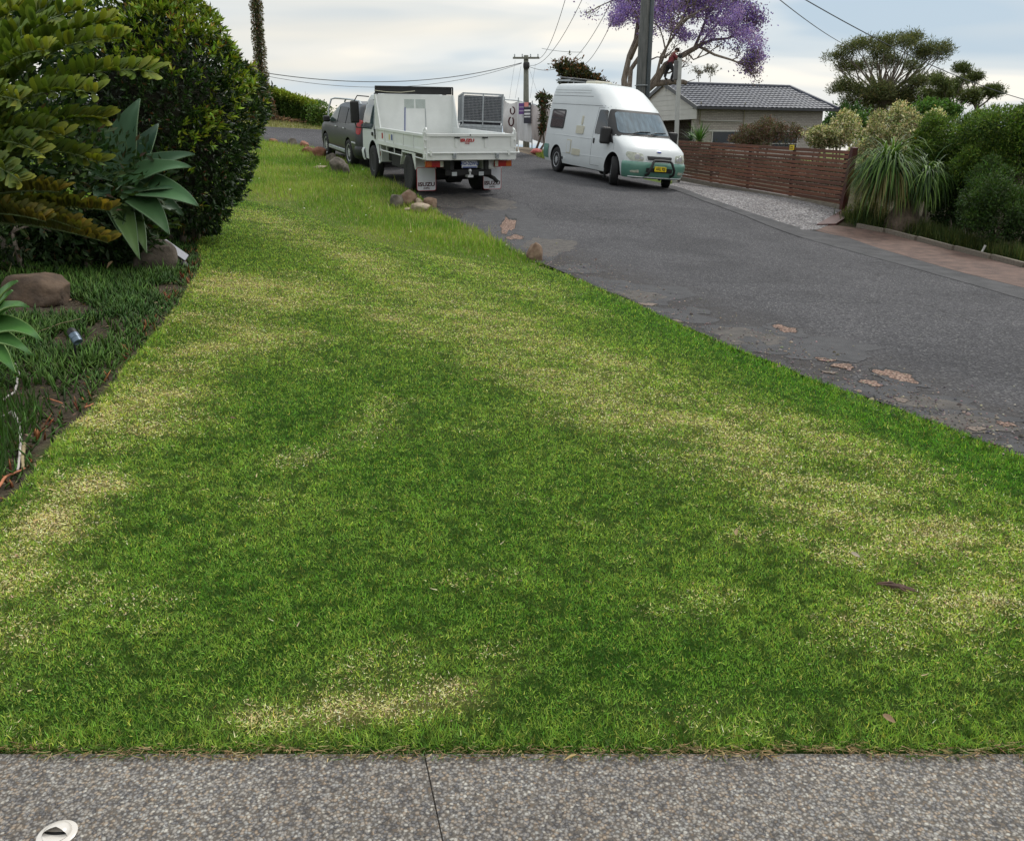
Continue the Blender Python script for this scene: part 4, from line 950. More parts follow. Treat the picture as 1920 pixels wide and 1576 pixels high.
    # chassis, tow hitch, plate
    ch = MB(); [ch.box((-1.0, y - .05, .50), (4.1, y + .05, .72)) for y in (-.38, .38)]; ch.box((-.98, -.50, .40), (-.90, .50, .52)); ch.lathe([(.14, -.8), (.14, .8)], o=(0, 0, .38), axis=(0, 1, 0), n=14); ch.lathe([(.2, -.16), (.2, .16)], o=(0, .0, .38), axis=(0, 1, 0), n=14)
    ch.box((.9, .45, .40), (1.9, .85, .74)); ch.box((1.0, -.85, .40), (2.2, -.45, .74)); ch.box((2.0, -.7, .45), (2.9, .7, .72)); ch.build('chassis', M_under, t, bevel=.02)
    for x in (.62, .88): q = MB(); q.box((x - .09, .80, .50), (x + .07, .90, .70)); q.build('tool_box', M_cream if x > .7 else M_wdirt, t, bevel=.01)
    tb = MB(); tb.lathe([(.02, 0), (.018, .05), (.03, .065), (.034, .09), (.02, .115)], o=(-1.08, .02, .42), n=14); tb.box((-1.12, -.04, .38), (-.95, .08, .42)); tb.build('tow_ball', M_alloy, t, smooth=True)
    for y in (-.26, .33): q = MB(); q.box((-1.0, y - .055, .40), (-.985, y + .055, .475)); q.build('reflector_plate', M_galv, t, bevel=.003)
    ex = MB(); ex.tube([(-.5, -.50, .38), (-.75, -.52, .38), (-.86, -.60, .33), (-.92, -.66, .26)], .04, 10); ex.build('exhaust_pipe', M_under, t, smooth=True)
    pm = MB(); pm.box((-1.0, -.17, .55), (-.99, .17, .69)); po = pm.build('number_plate', M_plateW, t, bevel=.004); q = MB(); q.box((-1.006, -.155, .555), (-1.0005, .155, .575)); q.build('plate_strip', M_blue, po)
    text('plate_characters', 'XO-32WU', .10, (-1.003, 0, .635), (R(90), 0, R(-90)), M_blue, po, bold=.002, squeeze=.86)
    # headboard: tall white sheet with sloping side wings and a black mesh strip on top
    HT = 1.90
    hb = MB(); hb.box((TX1 - .02, -W_ - .0, Z0), (TX1 + .03, W_, HT)); ho = hb.build('headboard', M_white2, t, bevel=.006)
    for s in (1, -1):
        q = MB(); q.prism([(TX1 + .02, s * W_, Z1 - .05), (TX1 - .42, s * W_, Z1 - .02), (TX1 - .06, s * W_, HT), (TX1 + .06, s * W_, HT)], (0, -s * .02, 0), (0, s * .012, 0)); q.build('wing', M_white2, ho, bevel=.004)
    gr = MB()
    for k in range(26):
        for y0 in (-.26, .02):
            y = y0 + .25 * (k % 13) / 13.
            if k < 13: gr.box((TX1 - .024, y, 1.60), (TX1 - .0205, y + .010, 1.80))
    gr.build('louvre_slots', mat('slot_grey', (.30, .36, .34), rough=.7), ho)
    st = MB(); st.tube([(TX1 - .03, .27, Z1 - .15), (TX1 - .03, .25, 1.62)], .012, 6); st.build('blue_strap', M_blue, ho); st = MB(); st.tube([(TX1 - .03, -.27, Z1 - .2), (TX1 - .03, -.26, 1.60)], .008, 6); st.build('grey_strap', M_galv, ho)
    ms = MB(); ms.box((TX1 - .02, -W_ + .03, HT + .01), (TX1 + .0, W_ - .03, HT + .15)); ms.bar((TX1 - .03, -W_, HT + .165), (TX1 - .03, W_, HT + .165), .03, .03); ms.bar((TX1 - .03, -W_ + .01, HT), (TX1 - .03, -W_ + .01, HT + .16), .03, .03); ms.bar((TX1 - .03, W_ - .01, HT), (TX1 - .03, W_ - .01, HT + .16), .03, .03)
    ms.lathe([(.05, -W_ + .05), (.05, W_ - .05)], o=(TX1 + .04, 0, HT + .07), axis=(0, 1, 0), n=12); mso = ms.build('tarp_roller', M_blk, ho, bevel=.004)
    rp = MB(); rp.tube([(TX1 - .05, W_ + .02, HT + .08), (TX1 - .05, .7, HT + .05), (TX1 - .05, .35, HT + .045), (TX1 - .05, 0, HT + .08)], .008, 5); rp.build('tie_rope', M_cream, mso, smooth=True)
    # cab
    CW = .95
    lv = [(.42, 2.72, 4.40, CW - .02, .18, .3, .05), (.60, 2.70, 4.44, CW, .18, .3, .06), (1.05, 2.86, 4.42, CW, .2, .3, .06), (1.25, 2.90, 4.34, CW, .2, .3, .08), (1.72, 2.92, 4.06, CW - .06, .2, .3, .1), (1.88, 2.94, 3.84, CW - .11, .2, .3, .12), (1.94, 3.0, 3.75, CW - .2, .2, .28, .14)]
    C_ = Body(lv); cab = C_.build('cab', M_white, t); cut(cab, [((3.25, s * .8, .38), (0, 1, 0), .50, .34) for s in (1, -1)], M_under)
    for s in (1, -1):
        pr = lambda x, z, o, s=s: (x, s * (C_.side(x, z) + o), z)
        skin('door_window', [(3.10, 1.22), (3.30, 1.12), (4.16, 1.12), (3.94, 1.78), (3.14, 1.78)], pr, .012, mat('cab_glass', (.05, .08, .09), rough=.05, var=.4, vscale=2, spec=.9) if s == 1 else M_glass, t, r=.05)
        q = MB(); q.bar(pr(3.04, 1.1, .006), pr(3.08, 1.84, .006), .05, .03, up=(0, 1, 0)); q.bar(pr(3.92, 1.83, .01), pr(4.22, 1.12, .01), .07, .03, up=(0, 1, 0)); q.bar(pr(3.05, 1.83, .01), pr(3.92, 1.83, .01), .05, .04, up=(0, 1, 0)); q.build('door_pillar', M_blk, t, bevel=.01)
        q = MB(); p = pr(3.0, 1.02, .01); q.box((2.93, p[1] - .015, .92), (2.99, p[1] + .015, 1.14)); q.build('air_intake', M_blk, t, bevel=.01); q = MB(); q.box((3.15, p[1] - .02, .98), (3.27, p[1] + .02, 1.06)); q.build('door_handle', M_blk, t, bevel=.01)
        q = MB(); q.box((2.62, s * CW - .03, .56), (2.68, s * CW + .012, .66)); q.build('side_marker', M_amb, t, bevel=.01)
        q = MB(); q.tube([(3.80, s * .86, 1.84), (3.95, s * 1.12, 1.86), (4.0, s * 1.2, 1.72)], .014, 6); q.tube([(4.10, s * .92, 1.12), (4.06, s * 1.15, 1.14), (4.0, s * 1.2, 1.27)], .014, 6); q.tube([(4.0, s * 1.2, 1.25), (4.0, s * 1.2, 1.75)], .014, 6); ao = q.build('mirror_arm', M_blk, t, smooth=True)
        q = MB(); q.box((3.92, s * 1.2 - .11, 1.24), (4.0, s * 1.2 + .11, 1.74)); q.build('mirror', M_blk, ao, bevel=.035)
        q = MB(); q.box((3.0, s * .86 - .03, 1.82), (3.10, s * .86 + .06, 1.93)); q.build('visor', M_blk, t, bevel=.02)
    q = skin('windscreen', [(-.78, 1.22), (.78, 1.22), (.70, 1.78), (-.70, 1.78)], lambda y, z, o: (C_.front(y, z) + o, y, z), .012, M_glass, t, r=.06)
    q = skin('rear_window', [(-.45, 1.3), (.45, 1.3), (.42, 1.7), (-.42, 1.7)], lambda y, z, o: (C_.rear(y, z) - o, y, z), .012, M_glass, t, r=.05)
    C_.band([.38, .44, .60, .66], lambda x: x > 3.95, [.02, .04, .04, .01], 'front_bumper', M_white, t)
    for s in (1, -1): skin('headlight', [(s * .52, .70), (s * .80, .70), (s * .80, .86), (s * .54, .86)], lambda y, z, o: (C_.front(y, z) + o, y, z), .012, M_lens, t, r=.04)
    rr_ = G(772, 361); fr = G(713, 337); hd = (fr - rr_).to_2d().normalized(); rt = V(hd.y, -hd.x)
    hd = V(math.sin(R(-22.5)), math.cos(R(-22.5))); rt = V(hd.y, -hd.x); c = rr_.to_2d() + rt * .92; place(t, c, c + hd * 3, 3.05); t.scale = (1, .965, 1)
truck()

# ------------------------------------------------------------------ the grey four wheel drive
def suv():
    t = thing('parked_car', 'dark grey metallic four wheel drive wagon parked ahead of the truck on the left verge', 'car')
    WB = 2.66
    lv = [(.24, -.86, 3.50, .82, .5, .55, .2), (.34, -.93, 3.56, .87, .5, .55, .22), (.55, -.96, 3.58, .893, .5, .55, .22), (.80, -.93, 3.54, .893, .5, .5, .2), (.95, -.90, 3.42, .885, .5, .5, .2), (1.02, -.89, 3.20, .875, .5, .5, .2),
          (1.08, -.88, 2.62, .865, .45, .5, .18), (1.12, -.88, 2.45, .86, .4, .5, .18), (1.40, -.84, 2.02, .77, .35, .5, .16), (1.58, -.78, 1.70, .70, .35, .45, .16), (1.65, -.72, 1.45, .62, .3, .4, .16), (1.68, -.60, 1.2, .45, .3, .3, .16)]
    B = Body(lv); body = B.build('body', M_greyp, t)
    cut(body, [((x, s * .85, .36), (0, 1, 0), .41, .26) for s in (1, -1) for x in (0, WB)], M_under)
    for s in (1, -1):
        pr = lambda x, z, o, s=s: (x, s * (B.side(x, z) + o), z)
        skin('front_window', [(1.22, 1.10), (2.26, 1.10), (1.80, 1.52), (1.28, 1.54)], pr, .012, mat('side_glass', (.05, .08, .07), rough=.12, var=.5, vscale=1.5, spec=.25), t, r=.04)
        skin('rear_window', [(.30, 1.12), (1.14, 1.11), (1.20, 1.54), (.36, 1.54)], pr, .012, M_glass2, t, r=.04)
        skin('quarter_window', [(-.52, 1.18), (.22, 1.13), (.28, 1.53), (-.36, 1.50)], pr, .012, M_glass2, t, r=.05)
        for x in (1.30, .42):
            q = MB(); p = pr(x, 1.0, .02); q.box((x - .09, p[1] - .012, .965), (x + .09, p[1] + .012, 1.0)); q.build('door_handle', M_alloy, t, bevel=.01)
        q = MB(); 
        for a, b_ in (((1.18, .40), (1.18, 1.08)), ((2.2, .5), (2.30, 1.06)), ((.36, .68), (.26, 1.10))): q.bar(pr(*a, .001), pr(*b_, .001), .008, .005, up=(0, 1, 0))
        q.build('door_seam', M_under, t)
        q = MB(); q.bar(pr(.42, .36, .01), pr(2.25, .36, .01), .10, .05, up=(0, 1, 0)); q.build('side_step', M_galv, t, bevel=.015)
        q = MB(); y0, y1 = sorted((s * .87, s * 1.06)); q.box((2.02, y0, 1.06), (2.16, y1, 1.24)); q.build('wing_mirror', M_blk, t, bevel=.04)
        q = MB(); q.tube([(-.45, s * .60, 1.655), (-.3, s * .60, 1.73), (1.2, s * .58, 1.74), (1.38, s * .58, 1.66)], .022, 8); q.build('roof_rail', M_galv, t, smooth=True)
        skin('taillight', [(-.885, .88), (-.79, .92), (-.775, 1.12), (-.80, 1.28), (-.86, 1.26)], pr, .012, M_red, t, r=.04)
        q = MB(); q.bar(pr(-.42, .66, .012), pr(-.78, .66, .012), .045, .02, up=(0, 1, 0)); q.build('bumper_strip', M_alloy, t, bevel=.01)
        skin('rear_reflector', [(s * .55, .36), (s * .78, .36), (s * .78, .42), (s * .55, .42)], lambda y, z, o: (B.rear(y, z) - o, y, z), .02, M_red, t, r=.01)
        skin('headlight', [(s * .50, .72), (s * .78, .72), (s * .80, .92), (s * .52, .88)], lambda y, z, o: (B.front(y, z) + o, y, z), .012, M_lens, t, r=.04)
        for x in (0, WB): wheel(t, (x, s * .79, .35), .35, .225, s, spokes=5, rimr=.66)
    skin('tailgate_window', [(-.62, 1.14), (.62, 1.14), (.54, 1.52), (-.54, 1.52)], lambda y, z, o: (B.rear(y, z) - o, y, z), .012, M_glass2, t, r=.05)
    skin('windscreen', [(-.68, 1.15), (.68, 1.15), (.56, 1.54), (-.56, 1.54)], lambda y, z, o: (B.front(y, z) + o, y, z), .012, M_glass2, t, r=.05)
    B.band([.28, .34, .52, .58], lambda x: x < -.50, [.02, .03, .03, .0], 'rear_bumper', M_greyp, t)
    q = MB(); q.box((-.7, -.6, .22), (3.3, .6, .36)); q.build('chassis', M_under, t, bevel=.03)
    rr_ = G(657, 310); ff_ = G(609, 291); hd = (ff_ - rr_).to_2d().normalized(); rt = V(hd.y, -hd.x); place(t, rr_.to_2d() + rt * .86, ff_.to_2d() + rt * .86, WB); t.scale = (1, 1, .96)
suv()

# ------------------------------------------------------------------ caged box trailer
def trailer():
    c = at(898, 300, 27.8); x, y = c.x, c.y
    t = thing('cage_trailer', 'galvanised box trailer with a dark mesh cage standing beyond the tipper truck', 'trailer', (x, y, h(x, y) + .03), R(8)); t.scale = (.80, .80, .92); t.rotation_euler.y = R(2.2)
    b = MB(); b.box((-.72, -1.1, .48), (.72, -1.07, .92)); b.box((-.72, 1.07, .48), (.72, 1.1, .92)); b.box((-.75, -1.1, .48), (-.72, 1.1, .92)); b.box((.72, -1.1, .48), (.75, 1.1, .92)); b.box((-.75, -1.1, .45), (.75, 1.1, .48))
    for z in (.55, .70, .85): b.bar((-.76, -1.112, z), (.76, -1.112, z), .03, .02); b.bar((-.762, -1.1, z), (-.762, 1.1, z), .03, .02)
    b.build('tray', M_galv, t)
    f = MB()
    for z in (1.02, 1.86):
        for a, q in (((-.75, -1.1), (.75, -1.1)), ((.75, -1.1), (.75, 1.1)), ((.75, 1.1), (-.75, 1.1)), ((-.75, 1.1), (-.75, -1.1))): f.bar((*a, z), (*q, z), .045, .045)
    for p in [(-.75, -1.1), (0, -1.1), (.75, -1.1), (.75, 0), (.75, 1.1), (0, 1.1), (-.75, 1.1), (-.75, 0)]: f.bar((*p, .9), (*p, 1.88), .045, .045)
    fo = f.build('cage_frame', M_galv, t)
    m = MB()
    def mesh_(a, b_, n):
        a, b_ = Vector(a), Vector(b_)
        for k in range(1, n): p = a.lerp(b_, k / n); m.bar((p.x, p.y, 1.03), (p.x, p.y, 1.85), .007, .007)
        for k in range(1, 17): z = 1.03 + .82 * k / 17; m.bar((a.x, a.y, z), (b_.x, b_.y, z), .007, .007)
    mesh_((-.75, -1.1, 0), (.75, -1.1, 0), 30); mesh_((.75, -1.1, 0), (.75, 1.1, 0), 40); mesh_((-.75, -1.1, 0), (-.75, 1.1, 0), 40); mesh_((-.75, 1.1, 0), (.75, 1.1, 0), 30)
    m.build('wire_mesh', M_galv, fo)
    q = MB(); q.box((-.70, -1.05, .5), (.70, 1.05, 1.80)); q.build('dark_load', mat('dark_load', (.045, .045, .055), rough=.8, var=.5, vscale=9, bump=.02, bscale=12), t, bevel=.03)
    q = MB(); q.box((.30, -1.125, .52), (.62, -1.118, .64)); q.build('number_plate', M_plateW, t)
    q = MB(); q.tube([(-.1, -1.12, .80), (-.1, -1.17, .78), (.1, -1.17, .78), (.1, -1.12, .80)], .012, 6); q.build('latch', M_galv, t)
    for s in (1, -1):
        o = wheel(t, (s * .86, 0, .32), .32, .18, 1, spokes=5); o.rotation_euler = (0, 0, R(-90 * s))
        q = MB(); q.grid([[(s * .76, .42 * math.cos(a), .32 + .42 * math.sin(a)), (s * .98, .42 * math.cos(a), .32 + .42 * math.sin(a))] for a in np.linspace(.2, 2.94, 12)]); q.build('mudguard', M_galv, t, smooth=True, angle=0)
    q = MB(); q.bar((-.3, 1.1, .45), (0, 2.2, .45), .07, .07); q.bar((.3, 1.1, .45), (0, 2.2, .45), .07, .07); q.tube([(0, 2.1, 0), (0, 2.1, .5)], .03, 8); q.build('drawbar', M_galv, t)
trailer()

# ------------------------------------------------------------------ timber slat fence and gate line on the right
def m_timber(name, a, b, scale=5):
    m, n, bs, o = newmat(name); tc = node(n, 'ShaderNodeTexCoord'); mp = node(n, 'ShaderNodeMapping', {'Scale': (1.2, 14, 14)}); n.links.new(tc.outputs['Object'], mp.inputs[0])
    z = node(n, 'ShaderNodeTexNoise', {'Scale': scale, 'Detail': 8., 'Roughness': .65}); n.links.new(mp.outputs[0], z.inputs['Vector'])
    c = ramp(n, z.outputs[0], [(.3, a), (.7, b)])
    sx = node(n, 'ShaderNodeSeparateXYZ'); n.links.new(tc.outputs['Object'], sx.inputs[0])
    v = node(n, 'ShaderNodeTexWhiteNoise', noise_dimensions='2D'); cb = node(n, 'ShaderNodeCombineXYZ')
    fx = node(n, 'ShaderNodeMath', {1: .42}, operation='MULTIPLY'); n.links.new(sx.outputs[0], fx.inputs[0]); fl = node(n, 'ShaderNodeMath', operation='FLOOR'); fo = node(n, 'ShaderNodeMath', operation='MULTIPLY_ADD'); fo.inputs[1].default_value = .37
    fz = node(n, 'ShaderNodeMath', {1: 1 / .108}, operation='MULTIPLY'); n.links.new(sx.outputs[2], fz.inputs[0]); fl2 = node(n, 'ShaderNodeMath', operation='FLOOR'); n.links.new(fz.outputs[0], fl2.inputs[0]); n.links.new(fl2.outputs[0], fo.inputs[0]); n.links.new(fx.outputs[0], fo.inputs[2]); n.links.new(fo.outputs[0], fl.inputs[0])
    n.links.new(fl.outputs[0], cb.inputs[0]); n.links.new(fl2.outputs[0], cb.inputs[1]); n.links.new(cb.outputs[0], v.inputs['Vector'])
    r = ramp(n, v.outputs['Value'], [(0, (.62, .62, .62)), (1, (1.4, 1.3, 1.2))]); mu = node(n, 'ShaderNodeMixRGB', {0: 1.}, blend_type='MULTIPLY'); n.links.new(c.outputs[0], mu.inputs[1]); n.links.new(r.outputs[0], mu.inputs[2])
    n.links.new(mu.outputs[0], bs.inputs['Base Color']); bs.inputs['Roughness'].default_value = .65; return m
M_red_timber = m_timber('stained_hardwood', (.075, .026, .015), (.19, .078, .044))
M_post = mat('dark_red_post', (.055, .012, .010), rough=.55, var=.3, vscale=9)
M_grey_timber = mat('weathered_timber', (.17, .145, .115), rough=.85, var=.3, vscale=6, stretch=(1, 8, 8), bump=.003)
def fence():
    g0 = at(1268, 334, 26.4); g1 = at(1583, 393, 18.9); a = V(g0.x, g0.y, 0); b = V(g1.x, g1.y, 0); ln = (b - a).length
    zt0 = at(1268, 262, 26.4).z; zt1 = at(1600, 281, 18.9).z; zb0 = at(1268, 329, 26.4).z; zb1 = at(1583, 384, 18.9).z
    t = thing('slat_fence', 'long red-brown horizontal timber slat fence behind the gravel strip', 'fence', (a.x, a.y, 0), math.atan2(b.y - a.y, b.x - a.x))
    z = lambda x, f: (zb0 + (zb1 - zb0) * x / ln) * (1 - f) + (zt0 + (zt1 - zt0) * x / ln) * f
    n = 12; rg = random.Random(4)
    for k in range(n):
        f0, f1 = k / n, (k + .74) / n; mb = MB(); x = 0.0
        while x < ln - .1:
            x1 = min(ln - .06, x + rg.uniform(1.6, 3.2)); j = rg.uniform(-.004, .004)
            mb.prism([(x, 0, z(x, f0) + j), (x1 - .004, 0, z(x1, f0) + j), (x1 - .004, 0, z(x1, f1) + j), (x, 0, z(x, f1) + j)], (0, -.012 + j, 0), (0, .012 + j, 0)); x = x1
        mb.build('slat', M_red_timber, t)
    for k in range(5):
        x = ln * (k + .02) / 4.15; mb = MB(); mb.box((x, .03, z(x, 0) - .25), (x + .05, .09, z(x, 1) - .04)); mb.build('post', M_under, t)
    # end post leans outward, standing on the low corner
    mb = MB(); mb.bar((ln - .02, -.03, z(ln, 0) - .12), (ln + .13, -.03, z(ln, 1) + .05), .10, .13, up=(0, 1, 0)); mb.build('end_post', M_post, t, bevel=.006)
    mb = MB(); mb.prism([(0, 0, z(0, 0) - .115), (ln - .05, 0, z(ln, 0) - .125), (ln - .05, 0, z(ln, 0) - .01), (0, 0, z(0, 0) - .01)], (0, -.10, 0), (0, -.03, 0)); mb.build('plinth_board', M_grey_timber, t)
    mb = MB(); mb.prism([(-.3, 0, z(0, 0) - .75), (ln, 0, z(ln, 0) - .75), (ln, 0, z(ln, 0) - .18), (-.3, 0, z(0, 0) - .17)], (0, .03, 0), (0, .10, 0)); mb.build('gap_shade', M_under, t)  # near-black box stands in for the shaded gap beneath the fence
    # small yellow notices
    for px, py, wpx in ((1487.5, 276.5, .17), (1270, 264, .10)):
        d = ray(px, py); nrm = V(-(b - a).y, (b - a).x, 0).normalized(); s_ = (a.to_2d().dot(nrm.to_2d())) / (d[0] * nrm.x + d[1] * nrm.y)
        p = V(d[0] * s_, d[1] * s_, 1.6 + d[2] * s_); q = (b - a).normalized(); big = wpx > .12
        sg = thing('notice_sign', 'small yellow notice fixed to the top slat near the middle of the timber fence' if big else 'tiny orange-yellow notice at the left end of the timber fence', 'sign', p - nrm * .04, math.atan2(q.y, q.x))
        mb = MB(); mb.box((-wpx / 2, -.003, -.055), (wpx / 2, .003, .055)); o = mb.build('sign_plate', M_plateY, sg)
        if big:
            for zz, hw in ((.018, .060), (-.022, .068)): q_ = MB(); [q_.box((x_, -.0045, zz - .012), (x_ + .017, -.0032, zz + .012)) for x_ in np.arange(-hw, hw - .012, .023)]; q_.build('printed_line', M_dkink, o)
    # wooden sill wedge at the near end
    e0 = G(1531, 423); e1 = at(1585, 395, 18.7); up_ = V(0, 0, .10)
    wd = MB(); sd_ = V(.42, .10, 0)
    p = [e0, e0 + sd_, e1 + sd_ * .7, e1 - V(.05, 0, 0)]; wd.prism(p, (0, 0, -.05), (0, 0, .03)); wd.prism([e0 + sd_ * .95, e0 + sd_, e1 + sd_ * .7, e1 + sd_ * .66], (0, 0, -.5), (0, 0, -.04))
    o = wd.build('timber_sill', M_post); tag(o, 'reddish brown timber board sloping from the fence corner down to the road edge', 'board')
fence()
def edging():
    pts = [G(*p) for p in [(1606, 427), (1660, 437), (1720, 452), (1790, 470), (1860, 487), (1925, 503), (2000, 522)]]
    for i, (a, b) in enumerate(zip(pts, pts[1:])):
        mb = MB(); mb.bar(a + V(.02, .04, .02), b + V(-.02, .04, .02), .06, .13); o = mb.build('edging_board', M_grey_timber, bevel=.006)
        tag(o, ['short grey timber edging board beside the fence corner plants', 'grey timber edging board in front of the bulbous palm trunk', 'grey timber edging board just right of the bulbous palm trunk', 'grey timber edging board, fourth along the brown footpath from the fence', 'grey timber edging board by the white stake at the right shrubs', 'grey timber edging board running out of the right side of the photo'][i], 'edging', group='timber boards edging the brown footpath')
    p = G(1838, 478); st = MB(); st.tube([p, p + V(.06, 0, .16)], .018, 8); tag(st.build('stake', mat('white_stake', (.55, .53, .50), rough=.7)), 'short pale stake leaning at the edging board under the right shrubs', 'stake')
edging()

# ------------------------------------------------------------------ house with the dark tiled roof
def m_tiles(name, a, b, course=.32, col=.30):
    m, n, bs, o = newmat(name); tc = node(n, 'ShaderNodeTexCoord'); P = tc.outputs['UV']
    nz = node(n, 'ShaderNodeTexNoise', {'Scale': 1.2, 'Detail': 6.}); n.links.new(tc.outputs['Object'], nz.inputs['Vector'])
    c = ramp(n, nz.outputs[0], [(.3, a), (.7, b)]); n.links.new(c.outputs[0], bs.inputs['Base Color']); bs.inputs['Roughness'].default_value = .42; return m
M_tile = m_tiles('charcoal_tiles', (.030, .035, .052), (.065, .073, .10)); M_tileb = m_tiles('brown_tiles', (.10, .068, .062), (.165, .115, .105))
M_brick = mat('pale_brick', (.26, .235, .205), rough=.9, var=.1, vscale=3)
def m_brick():
    m, n, bs, o = newmat('pale_bricks'); tc = node(n, 'ShaderNodeTexCoord'); mp = node(n, 'ShaderNodeMapping', {'Rotation': (R(90), 0, 0)}); n.links.new(tc.outputs['Object'], mp.inputs[0])
    b = node(n, 'ShaderNodeTexBrick', {'Scale': 1.0, 'Color1': (.42, .39, .35, 1), 'Color2': (.33, .305, .275, 1), 'Mortar': (.24, .225, .21, 1), 'Mortar Size': .012, 'Brick Width': .24, 'Row Height': .086}); n.links.new(mp.outputs[0], b.inputs['Vector'])
    n.links.new(b.outputs[0], bs.inputs['Base Color']); bs.inputs['Roughness'].default_value = .9
    bp = node(n, 'ShaderNodeBump', {'Strength': .6, 'Distance': .01}); n.links.new(b.outputs['Fac'], bp.inputs['Height']); bp.invert = True; n.links.new(bp.outputs[0], bs.inputs['Normal']); return m
M_bricks = m_brick()
M_boards = mat('white_weatherboard', (.50, .50, .48), rough=.6, var=.05, vscale=2)
def tiled(mb, corners, course=.34, colw=.31, amp=.035, mi=0):
    """corrugated roof plane: eave a->b, ridge d->c (3-D); every course a little step"""
    a, b, c, d = [Vector(p) for p in corners]; nrm = (b - a).cross(d - a).normalized()
    if nrm.z < 0: nrm = -nrm
    L1 = (b - a).length; hs = (d - a).length; nc = max(2, int(L1 / colw)); nr = max(2, int(round(((d + c) / 2 - (a + b) / 2).length / course)))
    for r in range(nr):
        rows = []
        for (tt, lift) in ((r / nr, .035), ((r + 1.0) / nr, .0)):
            l, rr_ = a.lerp(d, tt), b.lerp(c, tt); row = []
            for k in range(nc * 4 + 1):
                f = k / (nc * 4)
                # keep columns vertical: cut by the hip line
                s0 = (l - a).dot((b - a).normalized()); s1 = (rr_ - a).dot((b - a).normalized()); u = f * L1; u = min(max(u, s0), s1); q = (u - s0) / max(s1 - s0, 1e-5)
                p = l.lerp(rr_, q) + nrm * (lift + amp * (.5 + .5 * math.cos(2 * math.pi * u / colw))); row.append(p)
            rows.append(row)
        rows.insert(0, [p - nrm * (.045) for p in rows[0]])
        mb.grid(rows, mi)
def house():
    D = 48.0
    e0 = at(1308, 201, D); e1 = at(1566, 204, D + 3.4)                # front eave ends
    ux = (e1 - e0); ux.z = 0; L_ = ux.length; ang = math.atan2(ux.y, ux.x); ez = (e0.z + e1.z) / 2
    t = thing('brick_house', 'single-storey pale brick house with charcoal tiled roof behind the timber fence', 'house', (e0.x, e0.y, 0), ang)
    g = .9; hh = ez; dep = 7.0; W0 = .45; ry = dep / 2
    ap = at(1268, 157, D + ry * math.cos(ang)); rise = ap.z - hh
    w_ = MB(); w_.box((1.2, W0, g), (L_ - W0, dep - W0, hh - .03)); w_.box((.16, W0, g), (1.2, W0 + .3, hh - .03)); w_.build('wall', M_bricks, t)
    r = MB()
    tiled(r, [(-.12, 0, hh), (L_ + .25, 0, hh), (L_ - .55, ry, hh + rise), (-.12, ry, hh + rise)])
    tiled(r, [(L_ + .25, dep, hh), (-.12, dep, hh), (-.12, ry, hh + rise), (L_ - .55, ry, hh + rise)]); tiled(r, [(L_ + .25, 0, hh), (L_ + .25, dep, hh), (L_ - .55, ry + .01, hh + rise), (L_ - .55, ry - .01, hh + rise)])
    ro = r.build('roof', M_tile, t, smooth=True, angle=60, fix=False)
    rc = MB(); rc.tube([(-.2, ry, hh + rise + .04), (L_ - .55, ry, hh + rise + .04)], .11, 8); rc.tube([(L_ - .55, ry, hh + rise + .05), (L_ + .25, 0, hh + .05)], .10, 8); rc.build('ridge_cap', M_tile, ro, smooth=True)
    gt = MB(); gt.box((-.1, -.10, hh - .12), (L_ + .30, .02, hh + .0)); gt.build('gutter', mat('dark_gutter', (.03, .032, .038), rough=.4), ro)
    sf = MB(); sf.box((0, 0, hh - .10), (L_ + .2, W0 + .02, hh - .05)); sf.build('soffit', mat('soffit', (.12, .12, .12), rough=.8), ro)
    # boarded gable on the left end, with the carport opening beneath
    gb = MB(); nb = 7; z_a = hh - .62; x0 = .02
    def yy(z): f = max(0, (z - hh) / (rise - .05)); return .12 + (ry - .12) * f, dep - .12 - (ry - .12) * f
    zs = [z_a] + [z_a + (hh + rise - .12 - z_a) * k / nb for k in range(1, nb + 1)]
    for a_, b_ in zip(zs, zs[1:]):
        l0, r0 = yy(a_); l1, r1 = yy(b_)
        if a_ < hh < b_: gb.prism([(x0, l0, a_), (x0, r0, a_), (x0, r0, hh), (x0, r1, b_ - .014), (x0, l1, b_ - .014), (x0, l0, hh)], (0, 0, 0), (.05, 0, 0))
        else: gb.prism([(x0, l0, a_), (x0, r0, a_), (x0, r1, b_ - .014), (x0, l1, b_ - .014)], (0, 0, 0), (.05, 0, 0))
        gb.prism([(x0 + .02, l1 + .05, b_ - .02), (x0 + .02, r1 - .05, b_ - .02), (x0 + .02, r1 - .05, b_ + .01), (x0 + .02, l1 + .05, b_ + .01)], (0, 0, 0), (.04, 0, 0))
    gb.build('gable', M_boards, t)
    bg = MB()
    for y_ in (-.12, dep + .12): bg.bar((-.10, y_, hh - .08), (-.10, ry, hh + rise - .0), .05, .20, up=(0, 0, 1))
    bg.build('barge_board', mat('grey_barge', (.085, .09, .10), rough=.5), t)
    cw = MB(); cw.box((1.2, .8, g), (1.26, dep - .5, hh - .1)); cw.box((.1, dep - .6, g), (1.2, dep - .5, hh - .1)); cw.build('carport_wall', mat('dark_interior', (.05, .03, .025), rough=.9, var=.5, vscale=2), t)
    pr_ = MB(); pr_.box((.06, dep - .5, g), (.36, dep - .12, z_a - .02)); pr_.build('pier', M_bricks, t)
    text('house_number', '2', .34, (.0, 4.35, z_a + .22), (R(90), 0, R(-90)), M_blk, t, bold=.012, squeeze=1.6)
